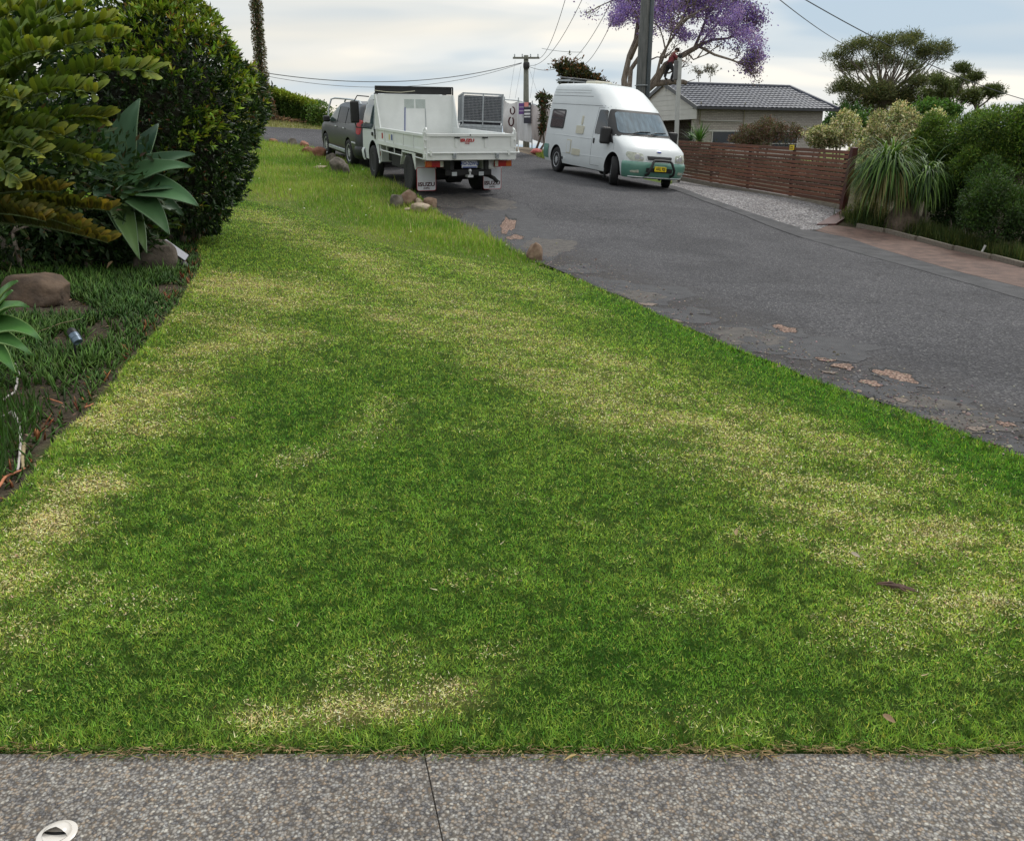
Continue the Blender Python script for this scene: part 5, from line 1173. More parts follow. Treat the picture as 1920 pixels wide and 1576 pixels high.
    for x0_, x1_ in ((1.35, 3.5), (5.4, 7.1)):
        wn = MB(); wn.box((x0_, W0 - .035, hh - 2.1), (x1_, W0 + .0, hh - 1.25)); wo = wn.build('window', M_glass, t)
        fr = MB(); fr.box((x0_ - .3, W0 - .06, hh - 1.25), (x1_ + .3, W0, hh - 1.17)); fr.box((x0_ - .05, W0 - .07, hh - 1.90), (x1_ + .05, W0 - .03, hh - 1.85)); fr.box((x0_ - .05, W0 - .06, hh - 2.12), (x0_, W0, hh - 1.25)); fr.box((x1_, W0 - .06, hh - 2.12), (x1_ + .05, W0, hh - 1.25)); fr.build('frame', M_boards, wo)
    for x in (.42, 3.28):
        p = MB(); p.tube([(x, W0 - .12, hh - .90), (x, W0 - .12, hh + .28)], .03, 8); p.tube([(x - .13, W0 - .12, hh + .14), (x + .13, W0 - .12, hh + .14)], .02, 6); p.build('bracket', mat('aged_brass', (.22, .20, .13), rough=.6), t)
    p = MB(); p.tube([(.5, W0 - .12, hh - .68), (3.15, W0 - .12, hh - .70)], .025, 6); p.build('rail', M_boards, t)
house()
def far_house():
    D = 55; c = at(372, 160, D); t = thing('tiled_house', 'house with brown tiled roof seen above the hedge at far left', 'house', (c.x, c.y, 0), R(4))
    z1 = at(470, 129, D).z; z0 = at(470, 157, D).z; q = MB(); tiled(q, [(-4.5, -2.2, z0 - .1), (3.6, -2.2, z0 - .1), (3.2, 1.5, z1), (-4.5, 1.5, z1)], course=.36, colw=.34); tiled(q, [(3.6, 5, z0 - .1), (-4.5, 5, z0 - .1), (-4.5, 1.5, z1), (3.2, 1.5, z1)]); q.build('roof', M_tileb, t, smooth=True, angle=60, fix=False)
    q = MB(); q.box((-4.2, -1.7, z0 - 3.6), (3.0, 4.5, z0 - .1)); q.build('wall', M_bricks, t)
    q = MB(); q.box((-4.5, 1.35, z1), (3.2, 1.65, z1 + .12)); q.build('ridge_cap', M_tileb, t); q = MB(); q.box((-.5, -.2, z1 - .1), (.9, .6, z1 + .25)); q.build('roof_unit', M_galv, t, bevel=.05)
    q = MB(); q.box((-2, -1.76, z0 - 2.4), (0, -1.7, z0 - 1.2)); q.build('window', M_glass, t)
far_house()

# ------------------------------------------------------------------ poles and wires
M_concrete = mat('grey_pole', (.13, .13, .125), rough=.85, var=.35, vscale=3, stretch=(6, 6, .5), col2=(.055, .06, .056))
M_wood_pole = mat('weathered_pole', (.15, .155, .13), rough=.9, var=.3, vscale=5, stretch=(5, 5, .4))
def near_pole():
    D = 29.0; b = at(1202, 175, D); top = at(1216, -60, D); lean = (top - b); x, y = b.x, b.y; g = h(x, y)
    t = thing('power_pole', 'thick grey power pole rising behind the white campervan', 'pole', (x, y, g)); hgt = top.z - g; k = (top.x - x) / (top.z - b.z)
    m = MB(); m.tube([(-(b.z - g) * k, 0, -.2), (0, 0, b.z - g), (hgt * k * .75, 0, hgt + 3)], [.195, .18, .15], 20); m.build('pole', M_concrete, t, smooth=True, angle=0)
    m = MB(); m.tube([(.17, -.10, -.1), (.19, -.10, b.z - g), (.17 + hgt * k * .5, -.1, hgt + 2)], .075, 12); co = m.build('cable_guard', mat('dark_conduit', (.035, .045, .05), rough=.5, var=.2), t, smooth=True, angle=0)
    for z in (2.55,): m = MB(); m.lathe([(.235, 0), (.235, .02)], o=(.02, 0, z), n=20); m.build('strap', M_galv, t)
near_pole()
def white_post():
    D = 25.5; b = at(1269, 262, D); top = at(1275, 108, D); g = h(b.x, b.y); t = thing('steel_post', 'slim pale steel post with a dark box hung on it, at the timber fence', 'post', (b.x, b.y, g))
    dx_ = top.x - b.x; m = MB(); m.bar((0, 0, -.3), (dx_ * 1.05, 0, top.z - g), .115, .10, up=(0, 1, 0)); m.build('post', mat('pale_steel', (.36, .37, .35), rough=.5, var=.08), t, bevel=.012)
    z0 = at(1262, 150, D).z - g; z1 = at(1265, 114, D).z - g; m = MB(); m.box((dx_ * .8 - .155, -.06, z0), (dx_ * .8 - .05, .10, z1)); m.build('meter_box', mat('box_grey', (.10, .10, .10), rough=.6, var=.2), t, bevel=.02)
    m = MB(); m.lathe([(.06, 0), (.07, .02), (.06, .09)], o=(dx_ * .9, 0, top.z - g - .02), n=12); m.build('cap', M_under, t, smooth=True)
white_post()
def far_pole():
    D = 62.; b = at(986, 195, D); top = at(985, 104, D); g = h(b.x, b.y); t = thing('power_pole', 'distant timber power pole with a crossarm above the building site fence', 'pole', (b.x, b.y, g))
    H_ = top.z - g; m = MB(); m.tube([(.05, 0, -.2), (.02, 0, H_ * .5), (0, 0, H_)], [.24, .2, .16], 12); m.build('pole', M_wood_pole, t, smooth=True, angle=0)
    w2 = .9; m = MB(); m.box((-w2, -.22, H_ - .24), (w2, -.12, H_ - .12)); m.build('crossarm', M_wood_pole, t)
    for x in (-.78, -.26, .30, .80): m = MB(); m.lathe([(.03, 0), (.05, .06), (.03, .1), (.05, .14), (.02, .2)], o=(x, -.17, H_ - .12), n=8); m.build('insulator', M_dkink if False else M_galv, t)
    m = MB(); m.lathe([(.2, 0), (.23, .1), (.23, .3), (.2, .4)], o=(.02, -.12, H_ - .85), n=10); m.build('cable_clamp', M_blk, t, smooth=True)
    return at(985, 110, D)
far_pole()
def wire(px0, py0, D0, px1, py1, D1, sag, label, r=.012, n=24):
    a, b = at(px0, py0, D0), at(px1, py1, D1); pts = [a.lerp(b, i / n) - V(0, 0, 4 * sag * (i / n) * (1 - i / n)) for i in range(n + 1)]
    m = MB(); m.tube(pts, r, 5); tag(m.build('overhead_wire', M_wire, smooth=True), label, 'wire', group='overhead power lines')
M_wire = mat('wire', (.10, .11, .12), rough=.6)
wire(978, 118, 62, 440, 127, 50, .95, 'upper of the two wires sagging from the distant pole to the left', .024)
wire(978, 119, 62, 440, 130, 50, 1.2, 'lower thinner wire sagging from the distant pole to the left', .014)
for i, (a, b) in enumerate([((1003, 108), (1068, -30)), ((990, 122), (1105, -30)), ((1040, 118), (1150, -5)), ((1068, 118), (1152, 30))]):
    wire(*a, 62, *b, 36, .9, ['leftmost of the four thin wires climbing to the right of the distant pole', 'second from left of the four thin wires climbing to the right of the distant pole', 'third from left of the four thin wires climbing beside the purple tree', 'wire nearest the purple tree, lowest of the four climbing wires'][i], .013)
wire(1016, 91, 55, 1092, 98, 50, .06, 'short spreader wire linking the four climbing wires', .012)
wire(990, 124, 62, 1075, 116, 52, .35, 'low slack wire between the distant pole and the dark shrub', .016)
wire(1440, -18, 24, 1592, 88, 44, .1, 'wire running down into the left of the flat-topped tree', .013)
wire(1480, -18, 24, 1925, 188, 34, .25, 'long wire crossing the sky down to the right side', .014)
for px in (955, 975, 998, 1006): 
    a = at(px, 122, 60)
wire(966, 113, 62, 955, 185, 52, .0, 'faint wire hanging left of the distant pole, outer', .008); wire(977, 124, 62, 966, 185, 52, .0, 'faint wire hanging left of the distant pole, inner', .008)
wire(992, 128, 62, 1010, 182, 52, .0, 'faint stay wire right of the distant pole, slanting', .008); wire(1004, 120, 62, 994, 184, 52, .0, 'faint wire hanging right of the distant pole', .008)

# ------------------------------------------------------------------ building site fence with hung tarpaulins
M_tarp = mat('grey_white_tarp', (.52, .50, .49), rough=.8, var=.08, vscale=2, bump=.03, bscale=3); M_tarp2 = mat('pinkish_tarp', (.47, .42, .41), rough=.85, var=.1, vscale=1.5, bump=.03, bscale=3, stretch=(3, 3, .6)); M_tarp3 = mat('bright_tarp', (.64, .64, .65), rough=.7, var=.05)
def site_fence():
    D0, D1 = 33.0, 29.0
    def span(name, pa, pb, Da, Db, top0, top1, bot0, bot1, mt, lab, puff=.08, k=0):
        a, b = at(*pa, Da), at(*pb, Db); ang = math.atan2(b.y - a.y, b.x - a.x); ln = (b - a).to_2d().length; g0, g1 = h(a.x, a.y), h(b.x, b.y)
        t = thing('site_fence', lab, 'fence', (a.x, a.y, 0), ang)
        zt0, zt1, zb0, zb1 = at(pa[0], top0, Da).z, at(pb[0], top1, Db).z, at(pa[0], bot0, Da).z, at(pb[0], bot1, Db).z
        f = MB(); f.tube([(0, 0, g0), (0, 0, zt0 + .12)], .02, 8); f.tube([(ln, 0, g1), (ln, 0, zt1 + .1)], .02, 8); f.tube([(0, 0, zt0 + .02), (ln, 0, zt1 + .02)], .018, 8); f.tube([(0, 0, zb0), (ln, 0, zb1)], .018, 6)
        f.build('fence_frame', M_galv, t, smooth=True)
        rows = []; rg = random.Random(k)
        for i in range(17):
            u = i / 16; row = []
            for j in range(25):
                v = j / 24; zt = zt0 + (zt1 - zt0) * v - .10 * math.sin(v * math.pi) * (k == 0); zb = zb0 + (zb1 - zb0) * v
                yy = -.03 - puff * math.sin(v * math.pi * 1) * math.sin(u * math.pi) - .035 * math.sin(v * 15 + u * 3 + k) * u - .02 * math.sin(v * 31 + k)
                row.append((v * ln, yy, zt + (zb - zt) * u))
            rows.append(row)
        m = MB(); m.grid(rows); m.build('tarpaulin', mt, t, smooth=True, angle=0); return t, (a, b, Da, Db)
    span('a', (946, 190), (972, 190), 33.5, 32, 188, 190, 268, 270, M_tarp, 'building site fence panel covered in a pale crumpled tarpaulin with a dark printed mark', .25, 0)
    span('b', (972, 190), (998, 196), 32, 31, 190, 199, 262, 267, M_tarp3, 'white sheeted site fence panel carrying the small notices', .05, 1)
    span('c', (998, 196), (1034, 206), 31, 30, 196, 207, 260, 274, M_tarp2, 'site fence panel draped with a pinkish grey cloth beside the campervan', .12, 2)
    def sheet_sign(px, py, D, w_, h_, col, nm, lab, rz, rows=()):
        c = at(px, py, D); t = thing(nm, lab, 'sign', c, rz); m = MB(); m.box((-w_ / 2, -.008, -h_ / 2), (w_ / 2, .004, h_ / 2)); o = m.build('sign_plate', mat(nm + '_face', col, rough=.6, var=.1), t)
        for z, hh_, c2 in rows: q = MB(); q.box((-w_ * .42, -.012, z * h_ - hh_ * h_ / 2), (w_ * .42, -.0085, z * h_ + hh_ * h_ / 2)); q.build('printed_strip', mat('print', c2, rough=.6, var=.1), o)
    rz = R(-28)
    sheet_sign(979, 204, 31.3, .26, .36, (.13, .05, .22), 'safety_sign', 'purple notice on the white sheeted site fence panel', rz, [(.15, .12, (.35, .28, .42)), (-.2, .12, (.35, .28, .42))])
    sheet_sign(989, 212, 31.0, .28, .68, (.03, .03, .045), 'safety_sign', 'dark notice with white strips on the sheeted site fence panel', rz, [(.32, .10, (.35, .36, .36)), (.12, .08, (.7, .7, .7)), (-.04, .09, (.7, .7, .72)), (-.18, .07, (.6, .6, .62))])
    sheet_sign(987, 196, 31.0, .16, .14, (.75, .28, .25), 'ribbon', 'small pink ribbon tag at the top of the site fence notices', rz)
    c = at(960, 220, 31.6); t = thing('printed_mark', 'dark looped print on the crumpled pale tarpaulin', 'print', c, R(-20)); m = MB()
    m.tube([(0.03 + .08 * math.sin(a), -.03, .22 + .12 * math.cos(a)) for a in np.linspace(0, 5.4, 14)], .025, 6); m.tube([(-.02 + .09 * math.sin(a), -.03, -.14 + .15 * math.cos(a)) for a in np.linspace(.6, 6.0, 14)], .028, 6); m.build('mark', M_dkink, t)
    # bag and clutter at the foot of the fence
    c = G(1006, 289); t = thing('plastic_bag', 'crumpled pink plastic bag at the foot of the draped site fence', 'bag', c); t.scale = (.62, .62, .62); m = MB(); rg = np.random.default_rng(5)
    rows = [[((.30 * math.sin(p) * (1 + .12 * rg.normal())) * math.cos(a), (.2 * math.sin(p) * (1 + .12 * rg.normal())) * math.sin(a), .14 + .15 * math.cos(p)) for a in np.linspace(0, 6.283, 13)[:-1]] for p in np.linspace(.1, 3.0, 8)]
    rows = [r + [r[0]] for r in rows]; m.grid(rows); m.build('bag_film', mat('pink_plastic', (.62, .16, .15), rough=.35, var=.2), t, smooth=True, angle=60)
site_fence()
def hoop():
    c = at(640, 230, 30.5); t = thing('tube_frame', 'thin grey tube frame standing up behind the dark grey wagon', 'frame', (c.x, c.y, 0), R(0)); pts = [at(616, 260, 30.5), at(616, 206, 30.5), at(621, 186, 30.5), at(628, 184, 30.5), at(662, 187, 30.5), at(676, 190, 30.5), at(676, 260, 30.5)]
    m = MB(); m.tube([p - V(c.x, c.y, 0) for p in pts], .028, 8); m.build('hoop', M_galv, t, smooth=True)
hoop()

# ------------------------------------------------------------------ rocks
def rockmat(name, a, b): return mat(name, a, rough=.9, vscale=5, col2=b, bump=.02, bscale=14)
M_r1 = rockmat('brown_rock', (.13, .075, .05), (.27, .19, .13)); M_r2 = rockmat('sandstone', (.27, .20, .14), (.46, .38, .29)); M_r3 = rockmat('grey_rock', (.07, .06, .05), (.20, .17, .14)); M_r4 = rockmat('red_rock', (.19, .075, .045), (.30, .15, .10))
def rock(px, py, wx, wy, wz, m_, label, seed, rot=0., cat='rock', group='rocks along the verge', lift=0., base=None):
    c = base or G(px, py); rg = np.random.default_rng(seed); bm = bmesh.new(); bmesh.ops.create_icosphere(bm, subdivisions=4, radius=1)
    pl = [(rg.normal(size=3), rg.uniform(.50, .85)) for _ in range(11)]; pl = [(V(*p).normalized(), d) for p, d in pl]; off = V(*rg.uniform(0, 50, 3))
    from mathutils import noise
    for v in bm.verts:
        p = v.co.copy()
        for nrm, d in pl:
            e_ = p.dot(nrm)
            if e_ > d: p -= nrm * (e_ - d) * .85
        p *= 1 + .10 * noise.noise(p * 1.6 + off) + .035 * noise.noise(p * 6 + off)
        v.co = V(p.x * wx / 2, p.y * wy / 2, max(p.z, -.5) * wz * .62)
    me = bpy.data.meshes.new('rock'); bm.to_mesh(me); bm.free(); me.materials.append(m_); me.polygons.foreach_set('use_smooth', [True] * len(me.polygons))
    o = bpy.data.objects.new('rock', me); COL.objects.link(o); o.location = c + V(0, 0, wz * .22 + lift); o.rotation_euler = (0, 0, rot); return tag(o, label, cat, group)
rock(744, 386, .26, .3, .30, M_r3, 'dark rounded rock, left in the cluster under the truck mudflap', 1, .3)
rock(769, 382, .44, .4, .36, M_r1, 'brown boulder, tallest in the cluster by the truck mudflap', 2, .8)
rock(787, 386, .16, .2, .2, M_r2, 'small tan rock tucked behind the pale flat slab', 3, .2)
rock(808, 388, .26, .3, .26, M_r1, 'squarish brown rock at the right of the truck cluster', 4, 1.4)
rock(789, 397, .48, .28, .20, M_r2, 'pale flat slab lying in front of the rock cluster', 5, -.35)
rock(764, 394, .16, .14, .08, M_r2, 'small pale stone in grass at the foot of the rock cluster', 6, .3)
rock(1000, 488, .26, .2, .30, M_r1, 'lone pointed brown rock at the road edge by the mown lawn', 7, .2)
rock(634, 322, .48, .4, .42, M_r3, 'large mottled rock beside the wagon rear wheel', 8, .5)
rock(650, 325, .2, .2, .3, M_r3, 'dark narrow rock leaning on the large mottled rock', 9, 1.)
rock(622, 306, .32, .3, .34, M_r3, 'dark rock behind the large mottled rock', 10, .1)
rock(600, 315, .45, .3, .10, M_r2, 'flat tan slab in the grass left of the large mottled rock', 11, .1)
rock(600, 294, .48, .35, .36, M_r4, 'round red rock by the wagon front wheel', 12, .5)
rock(580, 286, .5, .35, .26, M_r4, 'long reddish rock left of the round red rock', 13, .1)
rock(572, 276, .34, .3, .28, M_r4, 'small dark red rock at the edge of the far street', 14, .4)
rock(549, 272, .42, .3, .28, M_r3, 'grey-brown pointed rock on the verge before the street corner', 15, .2)
rock(513, 266, .42, .3, .16, M_r4, 'low reddish rock half sunk in the verge, nearest the round bush', 16, .2)
rock(474, 258, .4, .3, .5, M_r3, 'brown rock showing at the right edge of the round bush', 17, .2)
rock(80, 562, .64, .6, .36, rockmat('bed_boulder', (.055, .036, .024), (.13, .085, .055)), 'large smooth brown boulder in the garden bed under the left plants', 18, .5, 'boulder', 'boulders in the garden bed')
rock(283, 505, .60, .5, .46, rockmat('dark_boulder', (.06, .048, .038), (.12, .095, .075)), 'dark boulder in the garden bed under the big succulent', 19, .2, 'boulder', 'boulders in the garden bed')
# loose pieces on the lawn and footpath
def cap():
    c = G(108, 1568); t = thing('footpath_light', 'pale round hooded light set flush in the aggregate footpath', 'light', c + V(0, 0, .004))
    t.scale = (.72, .72, .72); mm = mat('pearl_plastic', (.62, .58, .53), rough=.25, var=.05, coat=.3); m = MB(); m.lathe([(.062, 0), (.064, .006), (.058, .010), (.0, .011)], n=32); m.build('rim', mm, t, smooth=True)
    m = MB(); rows = []
    for p in np.linspace(0, math.pi / 2, 8): rows.append([(.046 * math.cos(p) * math.cos(a) + .0, .046 * math.cos(p) * math.sin(a) + .002, .010 + .026 * math.sin(p)) for a in np.linspace(-.35, math.pi + .35, 22)])
    m.grid(rows); m.build('hood', mm, t, smooth=True, angle=0); m = MB(); m.prism([(.044 * math.cos(a), .044 * math.sin(a), .0115) for a in np.linspace(-math.pi, 0, 14)], (0, 0, 0), (0, 0, .001)); m.build('lens', mm, t)
    m = MB(); o_ = [(.043 * math.cos(a), .043 * math.sin(a) * .30 + .002, .0130) for a in np.linspace(-math.pi, 0, 14)]; m.prism(o_, (0, 0, 0), (0, 0, .001)); m.build('slot', M_blk, t)
cap()
def bark():
    c = G(1686, 1112); t = thing('bark_strip', 'dark shredded strip of bark lying on the lawn at the right', 'bark', c + V(0, 0, .018), R(-28)); m = MB(); rg = random.Random(3)
    for k in range(9):
        y = rg.uniform(-.012, .012); x0 = rg.uniform(-.085, -.02); x1 = rg.uniform(.0, .075); m.tube([(x0, y, rg.uniform(0, .01)), ((x0 + x1) / 2, y + rg.uniform(-.006, .006), .012), (x1, y * 1.4, rg.uniform(0, .008))], [.002, .006, .002], 5)
    m.build('fibres', mat('bark', (.085, .05, .035), rough=.9, var=.5, vscale=40), t)
    for i, (px, py, col, lab) in enumerate([(1427, 1005, (.40, .32, .22), 'small tan dry leaf standing in the lawn at the right'), (1380, 1012, (.42, .30, .17), 'curled straw-coloured leaf in the lawn left of the tan one'), (1678, 1365, (.34, .22, .14), 'brown leaf near the footpath edge at the lower right'), (896, 718, (.22, .09, .05), 'reddish brown leaf in the middle of the lawn'), (1097, 1098, (.20, .15, .14), 'greyish dead leaf low in the middle of the lawn'), (1056, 1437, (.55, .40, .20), 'yellow crumpled leaf on the aggregate footpath'), (705, 523, (.12, .08, .06), 'dark leaf scrap on the upper lawn'), (1612, 1052, (.45, .38, .32), 'pale leaf scrap in the lawn above the bark strip'), (443, 790, (.16, .09, .06), 'dark brown leaf beside the dry patch at left')]):
        c = G(px, py); o = scatter('fallen_leaf', OVAL_V, OVAL_F, np.array([[c.x, c.y, c.z + .02]]), euler_mats(np.array([i * 1.3]), np.array([.35]), np.array([.5])), np.array([[.02, .04, .05]]), np.array([col]), M_grass); tag(o, lab, 'leaf', 'fallen leaves')
bark()

# ------------------------------------------------------------------ plants
M_leaf = leafmat('leaves', rough=.55, trans=.22, spec=.3); M_gloss = leafmat('glossy_leaves', rough=.36, trans=.12, spec=.45); M_petal = leafmat('petals', rough=.7, trans=.45, spec=.2)
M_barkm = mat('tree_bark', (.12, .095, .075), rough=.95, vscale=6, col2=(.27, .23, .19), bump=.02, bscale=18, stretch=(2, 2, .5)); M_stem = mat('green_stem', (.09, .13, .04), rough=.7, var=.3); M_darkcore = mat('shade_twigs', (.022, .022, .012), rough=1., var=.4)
def sph(n, rg): 
    v = rg.normal(size=(n, 3)); return v / np.linalg.norm(v, axis=1, keepdims=True)
def base_thing(name, label, cat, x, y, group=None): return thing(name, label, cat, (x, y, h(x, y)), 0, group)
def canopy_points(blobs, n, rg, shell=.55):
    """points in a set of ellipsoids (centre, radii), thicker towards the surface"""
    vol = np.array([b[1][0] * b[1][1] * b[1][2] for b in blobs]) ** .67; k = rg.choice(len(blobs), n, p=vol / vol.sum()); d = sph(n, rg); r = 1 - (1 - shell) * rg.random(n) ** 1.6
    c = np.array([b[0] for b in blobs])[k]; R_ = np.array([b[1] for b in blobs])[k]; return c + d * R_ * r[:, None], d, k
def leafy(name, parent, blobs, n, size, cols, rg, shape='leaf', asp=.4, tilt=.5, amt=.22, shell=.55, material=None, top=None, droop=0., fuzz=.05):
    """a crown as many separate leaves; cols: list of (colour, weight)"""
    p, d, k = canopy_points(blobs, n, rg, shell); p = p + rg.normal(size=p.shape) * fuzz * .45
    tip = d + rg.normal(size=(n, 3)) * tilt; tip[:, 2] += .25 - droop
    w_ = np.array([c[1] for c in cols], float); ci = rg.choice(len(cols), n, p=w_ / w_.sum()); c = np.array([q[0] for q in cols])[ci]
    cl = vnoise(p[:, 0] * 2.2 + p[:, 2] * 1.3, p[:, 1] * 2.2 + p[:, 2] * .9, 1., 3)[:, None]; c = c * (.72 + .56 * cl)
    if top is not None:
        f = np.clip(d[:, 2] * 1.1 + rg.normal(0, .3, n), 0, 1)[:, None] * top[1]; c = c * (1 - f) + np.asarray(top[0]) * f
    sz = size * rg.uniform(.6, 1.3, n); T, F = (LEAF_V, LEAF_F) if shape == 'leaf' else (OVAL_V, OVAL_F)
    return scatter(name, T, F, p, dir_mats(tip, rg.uniform(0, 6.28, n)), np.c_[sz * asp, sz, sz], jit(rg, n, c, amt), material or M_leaf, parent)
def branches(mb, p, d, ln, r, depth, rg, spread=.55, up=.15, tips=None, split=(2, 3), shr=.72, seg=4, curl=.18):
    pts = [p.copy()]; q = p.copy(); dd = d.normalized()
    for i in range(seg):
        dd = (dd + V(rg.gauss(0, curl), rg.gauss(0, curl), rg.gauss(0, curl) + up * .4)).normalized(); q = q + dd * ln / seg; pts.append(q.copy())
    r1 = r * .62; mb.tube(pts, [r + (r1 - r) * i / seg for i in range(seg + 1)], 6 if r < .05 else 9)
    if depth == 0:
        if tips is not None: tips.append((q, dd))
        return
    if tips is not None and depth <= 1: tips.append((q, dd))
    for _ in range(rg.randint(*split)):
        nd = (dd + V(rg.gauss(0, spread), rg.gauss(0, spread), rg.gauss(0, spread * .7) + up)).normalized(); branches(mb, q, nd, ln * shr * rg.uniform(.8, 1.2), r1, depth - 1, rg, spread, up, tips, split, shr, seg, curl)

# ---- the clipped round bush at left: rosettes of small glossy leaves
def round_bush():
    Y = 11.6; c = at(305, 212, Y); b = G(330, 440); rg = np.random.default_rng(21); t = base_thing('round_bush', 'large clipped dark green round bush with bright yellow-green new shoots', 'bush', c.x, c.y); g = h(c.x, c.y)
    px = Y / FPX / 1.12; rx = 176 * px; rz = (c.z - g) * 1.0; ztop = 232 * px
    n = 4800; d = sph(n, rg); d = d[d[:, 2] > -.93]; n = len(d)
    # outline: broad shoulders, waist narrowing to the base, lumpy
    az = np.arctan2(d[:, 1], d[:, 0]); el = d[:, 2]
    lump = 1 + .09 * np.sin(az * 3 + el * 4) + .07 * np.sin(az * 5 - el * 7 + 1) + .05 * rg.normal(size=n) * .6
    rr = rx * lump * np.where(el < 0, 1 - .12 * el * el, np.sqrt(np.clip(1 - el * el, 0, 1)) * .9 + .1); zr = np.where(el > 0, ztop, rz * .97)
    P0 = np.c_[d[:, 0] * rr, d[:, 1] * rr, d[:, 2] * zr * lump] + np.array([0, 0, c.z - g])
    P0[:, 2] = np.maximum(P0[:, 2], .12)
    m = 9; ax = d + rg.normal(size=(n, 3)) * .25; ax[:, 2] += .35; ax /= np.linalg.norm(ax, axis=1, keepdims=True)
    P1 = np.repeat(P0, m, 0); A = np.repeat(ax, m, 0); side = rg.normal(size=(n * m, 3)); side -= A * (side * A).sum(1, keepdims=True); side /= np.linalg.norm(side, axis=1, keepdims=True)
    op = rg.uniform(.30, 1.10, (n * m, 1)); tip = A * np.cos(op) + side * np.sin(op)
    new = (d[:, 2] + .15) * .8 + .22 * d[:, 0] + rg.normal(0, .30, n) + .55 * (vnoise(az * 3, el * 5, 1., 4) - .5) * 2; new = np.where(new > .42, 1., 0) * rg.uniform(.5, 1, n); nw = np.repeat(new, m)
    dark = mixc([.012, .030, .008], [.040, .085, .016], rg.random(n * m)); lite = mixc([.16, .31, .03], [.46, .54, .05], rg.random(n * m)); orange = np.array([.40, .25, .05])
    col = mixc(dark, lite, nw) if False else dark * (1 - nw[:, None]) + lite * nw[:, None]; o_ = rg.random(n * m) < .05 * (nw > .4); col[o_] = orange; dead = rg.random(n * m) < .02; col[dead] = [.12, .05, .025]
    sz = rg.uniform(.055, .092, n * m) * (1 + .35 * nw); pos = P1 + A * rg.uniform(-.05, .03, (n * m, 1))
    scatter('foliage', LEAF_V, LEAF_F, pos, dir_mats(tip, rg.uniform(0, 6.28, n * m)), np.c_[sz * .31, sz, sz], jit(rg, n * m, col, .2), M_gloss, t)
    # inner leaves and wood
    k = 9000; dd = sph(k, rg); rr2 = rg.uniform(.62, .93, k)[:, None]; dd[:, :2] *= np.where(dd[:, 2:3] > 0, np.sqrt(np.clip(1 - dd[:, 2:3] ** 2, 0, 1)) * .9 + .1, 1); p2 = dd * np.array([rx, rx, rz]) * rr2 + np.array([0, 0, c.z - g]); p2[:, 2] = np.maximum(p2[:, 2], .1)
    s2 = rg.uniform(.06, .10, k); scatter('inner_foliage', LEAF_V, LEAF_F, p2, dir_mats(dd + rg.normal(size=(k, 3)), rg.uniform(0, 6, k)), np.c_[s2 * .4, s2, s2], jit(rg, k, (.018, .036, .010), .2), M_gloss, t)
    mb = MB(); rr_ = random.Random(2)
    for i in range(7): branches(mb, V(rr_.uniform(-.2, .2), rr_.uniform(-.2, .2), -.05), V(rr_.gauss(0, .35), rr_.gauss(0, .35), 1), .62, .045, 2, rr_, spread=.35, up=.2)
    mb.build('branches', M_barkm, t, smooth=True, angle=0)
    q = MB(); rows = [[(rx * .66 * math.cos(a) * math.cos(e_) ** (2 if e_ > 0 else 1), rx * .66 * math.sin(a) * math.cos(e_) ** (2 if e_ > 0 else 1), c.z - g + rz * .72 * math.sin(e_)) for a in np.linspace(0, 6.283, 25)] for e_ in np.linspace(-1.5, 1.5, 14)]; q.grid(rows); q.build('twig_shade_core', M_darkcore, t, smooth=True, angle=0)  # solid near-black core: inner twigs with their shade put into the colour
round_bush()

